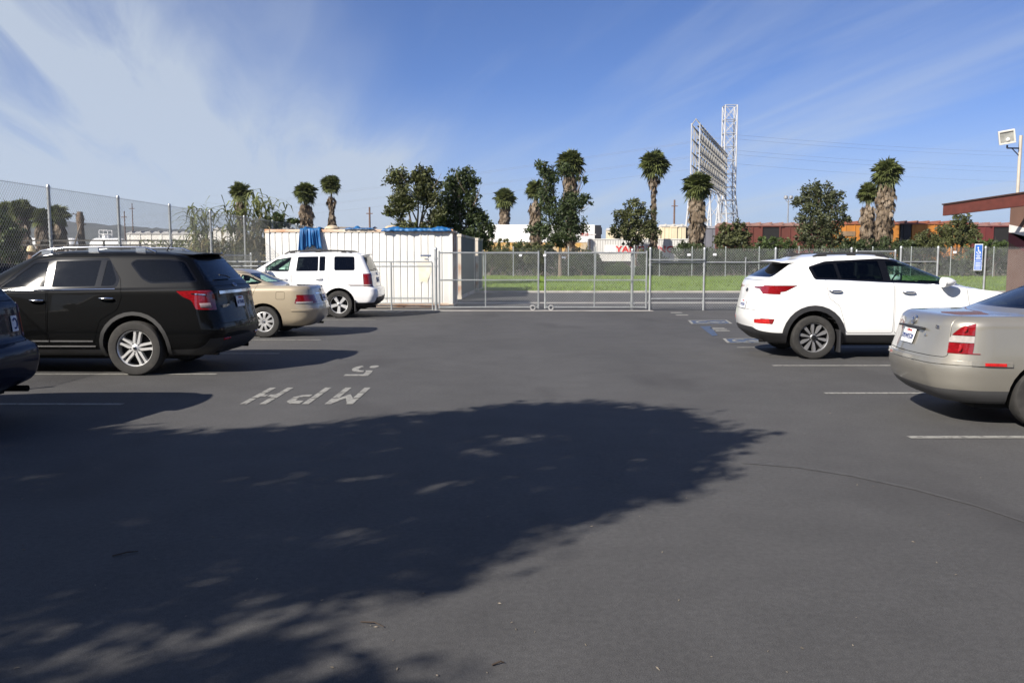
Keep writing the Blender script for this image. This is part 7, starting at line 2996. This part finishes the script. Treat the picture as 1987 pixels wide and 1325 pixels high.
# ------------------------------------------------------------------ the tree that shades the foreground
def shade_tree():
    rng = np.random.default_rng(21)
    pts = [(-700, 780), (0, 800), (120, 815), (230, 832), (420, 838), (600, 824), (800, 797), (1000, 784), (1150, 779), (1215, 786), (1370, 803), (1345, 818), (1420, 832), (1490, 851), (1405, 872), (1425, 905), (1385, 932),
           (1310, 962), (1200, 1000), (1060, 1052), (960, 1115), (890, 1150), (800, 1142), (690, 1180), (790, 1195), (775, 1235), (850, 1275), (800, 1330), (780, 1480), (-1500, 1480)]
    G = [tuple(gnd(*p)) for p in pts]
    K = SUN_K
    Gs = shrink(G, .13)
    n = 2600
    C = []
    holes = [(gnd(px, py), r) for px, py, r in ((505, 936, .24), (600, 1020, .22), (690, 1040, .18), (440, 1122, .15), (905, 885, .24), (870, 940, .22), (720, 915, .20), (1000, 850, .26), (40, 1205, .30),
                                                (130, 1212, .20), (300, 1258, .24), (220, 1268, .20), (390, 1245, .20), (470, 1228, .17), (560, 1195, .16), (640, 1278, .24), (90, 1290, .2), (700, 1245, .16), (760, 1165, .2), (330, 1010, .12), (820, 1000, .16), (250, 930, .12))]
    while len(C) < n:
        x, y = rng.uniform(-13, 3), rng.uniform(2.0, 10.2)
        if not inside(x, y, Gs):
            continue
        if any((Vector((x, y)) - h).length < r for h, r in holes):
            continue
        # denser towards the middle of the crown, feathery at the near edge
        if y < 3.6 and rng.random() < .12:
            continue
        h = rng.uniform(4.6, 8.0)
        C.append((x - K.x * h, y - K.y * h, h))
    C = np.array(C)
    ext = []
    for _ in range(700):     # the rest of the crown, away from the lot
        a, r = rng.uniform(0, 6.28), rng.random() ** .5
        e = (-11.5 + 5.5 * r * math.cos(a), -3.5 + 4.5 * r * math.sin(a), rng.uniform(4.8, 8.6))
        sx, sy = e[0] + K.x * e[2], e[1] + K.y * e[2]
        if sy < 1.6 or (inside(sx, sy, G) and sx < -2):
            ext.append(e)
    base = Vector((-10.4, -1.6, 0))
    t = thing('shade_tree', 'tree left of the camera whose shadow covers the near asphalt', 'tree', base)
    A = np.concatenate([C, np.array(ext)]) - np.array(base)
    P = (A[:, None, :] + rng.normal(0, .115, (len(A), 22, 3))).reshape(-1, 3)
    V, F = leaf_mesh(P, .15, rng, .5)
    link('crown', npmesh(V, F), L_MID, t)
    mb = MB()
    cA = A.mean(0)
    tops = [tuple(cA + (A[i] - cA) * .72) for i in rng.choice(len(A), 22, replace=False)]
    limbs(mb, (0, 0, 0), tops, .26, rng, .5)
    mb.build('trunk', M_BARK, t, auto=60)
    # trees behind the camera: they show dark in the vehicle glass, enlarged to block sky light
    for x, y, s, rz in ((-26, -14, 1.3, 1.1), (-14, -21, 1.4, 2.3), (-2, -19, 1.3, 4.0), (10, -18, 1.4, .4), (22, -14, 1.3, 5.2), (-36, -4, 1.4, 3.0), (4, -12, 1.1, 2.0)):
        c = copy_tree(t)
        c.location = (x, y, 0)
        c.scale = (s, s, s)
        c.rotation_euler = (0, 0, rz)
        tag(c, 'leafy tree behind the camera, mirrored darkly in the vehicle windows', 'tree', 'trees behind the camera')


shade_tree()


# ------------------------------------------------------------------ person in a straw hat behind the fence
def person():
    Y = 21.0
    x, zb = at(61, 488.5, Y)
    s = (zb - .02) / 1.70
    t = thing('person', 'person in a straw hat and dark shirt standing behind the left fence', 'person', (x, Y, 0), R(35))
    J = {'pel': (0, 0, .95), 'wst': (0, 0, 1.10), 'chs': (0, -.01, 1.30), 'nk': (0, 0, 1.48), 'hd': (0, .01, 1.62), 'ht': (0, .01, 1.72),
         'lh': (.10, 0, .90), 'lk': (.11, .01, .50), 'la': (.11, -.02, .08), 'lt': (.12, .14, .03), 'rh': (-.10, 0, .90), 'rk': (-.12, .03, .50), 'ra': (-.12, -.02, .08), 'rt': (-.13, .14, .03),
         'ls': (.19, 0, 1.42), 'le': (.25, .02, 1.14), 'lw': (.22, .16, .93), 'rs': (-.19, 0, 1.42), 're': (-.26, .02, 1.14), 'rw': (-.23, .14, .92)}
    rad = dict(pel=.15, wst=.135, chs=.155, nk=.06, hd=.095, ht=.075, lh=.095, lk=.062, la=.045, lt=.04, rh=.095, rk=.062, ra=.045, rt=.04, ls=.07, le=.046, lw=.034, rs=.07, re=.046, rw=.034)
    E = [('pel', 'wst'), ('wst', 'chs'), ('chs', 'nk'), ('nk', 'hd'), ('hd', 'ht'), ('pel', 'lh'), ('lh', 'lk'), ('lk', 'la'), ('la', 'lt'), ('pel', 'rh'), ('rh', 'rk'), ('rk', 'ra'), ('ra', 'rt'),
         ('chs', 'ls'), ('ls', 'le'), ('le', 'lw'), ('chs', 'rs'), ('rs', 're'), ('re', 'rw')]
    names = list(J)
    # hands: palm and five fingers on each wrist
    for sd, k in (('l', 1), ('r', -1)):
        w = Vector(J[sd + 'w'])
        pm_ = sd + 'palm'
        J[pm_] = tuple(w + Vector((0, .03, -.06)))
        rad[pm_] = .028
        E.append((sd + 'w', pm_))
        for f in range(5):
            r1, r2 = '%sf%d' % (sd, f), '%sg%d' % (sd, f)
            off = Vector((k * (-.03 if f == 0 else .012), .035 + (f - 2.5) * .016, -.04 if f else -.02))
            J[r1] = tuple(Vector(J[pm_]) + off)
            J[r2] = tuple(Vector(J[pm_]) + off * 1.1 + Vector((-k * .012, .008, -.035)))
            rad[r1], rad[r2] = .010, .008
            E += [(pm_, r1), (r1, r2)]
    names = list(J)
    me = bpy.data.meshes.new('body')
    me.from_pydata([tuple(c * s for c in J[n]) for n in names], [(names.index(a), names.index(b)) for a, b in E], [])
    o = link('body', me, [pm('dark_shirt', (.03, .032, .05), rough=.9, var=.2)], t)
    sk = o.modifiers.new('skin', 'SKIN')
    for i, n in enumerate(names):
        me.skin_vertices[0].data[i].radius = (rad[n] * s, rad[n] * s)
    me.skin_vertices[0].data[0].use_root = True
    sb = o.modifiers.new('sub', 'SUBSURF')
    sb.levels = sb.render_levels = 1
    dg = bpy.context.evaluated_depsgraph_get()
    m2 = bpy.data.meshes.new_from_object(o.evaluated_get(dg))
    o.modifiers.clear()
    m2.materials.clear()
    for m in (pm('dark_shirt', (.03, .032, .05)), pm('work_trousers', (.04, .045, .07), rough=.9, var=.2), pm('skin', (.36, .20, .13), rough=.6, var=.08)):
        m2.materials.append(m)
    for p in m2.polygons:
        c = p.center / s
        p.material_index = 2 if (c.z > 1.50 or (abs(c.x) > .17 and c.z < 1.0 and c.y > .08 and c.z > .6)) else (1 if c.z < .95 else 0)
        p.use_smooth = True
    o.data = m2
    skin = MATS['skin']
    mb = MB()
    mb.tube([(0, .095 * s, 1.66 * s), (0, .125 * s, 1.62 * s), (0, .10 * s, 1.605 * s)], [.012, .018, .012], 6)
    mb.build('nose', skin, o, smooth=True)
    for k in (-1, 1):
        mb = MB()
        mb.lathe([(.001, 0), (.012, .004), (.001, .010)], 8, 'y', (k * .036, .10 * s, 1.66 * s))
        mb.build('eye', M_SEAM, o)
        mb = MB()
        mb.lathe([(.001, -.012), (.028, 0), (.001, .012)], 8, 'x', (k * .10 * s, .0, 1.64 * s))
        mb.build('ear', skin, o, smooth=True)
    mb = MB()
    mb.box((0, .105 * s, 1.575 * s), (.05, .01, .012))
    mb.build('mouth', pm('lip', (.25, .10, .08), rough=.6), o)
    straw = pm('straw', (.62, .52, .33), rough=.85, var=.15, scale=40, bump=.3, bscale=120)
    h0 = zb
    mb = MB()
    prof = [(.20, h0 + .012), (.19, h0 + .0), (.12, h0 - .004), (.105, h0 + .0), (.10, h0 + .06), (.085, h0 + .115), (.05, h0 + .145), (.001, h0 + .135)]
    mb.lathe(prof, 28, 'z')
    mb.build('straw_hat', straw, t, auto=50)


person()


# ------------------------------------------------------------------ haze
def haze():
    mb = MB()
    mb.box((0, 1500, 80), (9000, 6400, 166))
    m = bpy.data.materials.new('haze')
    m.use_nodes = True
    nt = m.node_tree
    nt.nodes.remove(nt.nodes['Principled BSDF'])
    v = nt.nodes.new('ShaderNodeVolumePrincipled')
    v.inputs['Color'].default_value = (.80, .88, 1.0, 1)
    v.inputs['Density'].default_value = .000085
    v.inputs['Anisotropy'].default_value = .2
    nt.links.new(v.outputs[0], nt.nodes['Material Output'].inputs['Volume'])
    o = mb.build('haze', m, kind='stuff')
    tag(o, 'thin blue haze in the distance', 'haze')


if HAZE:
    haze()
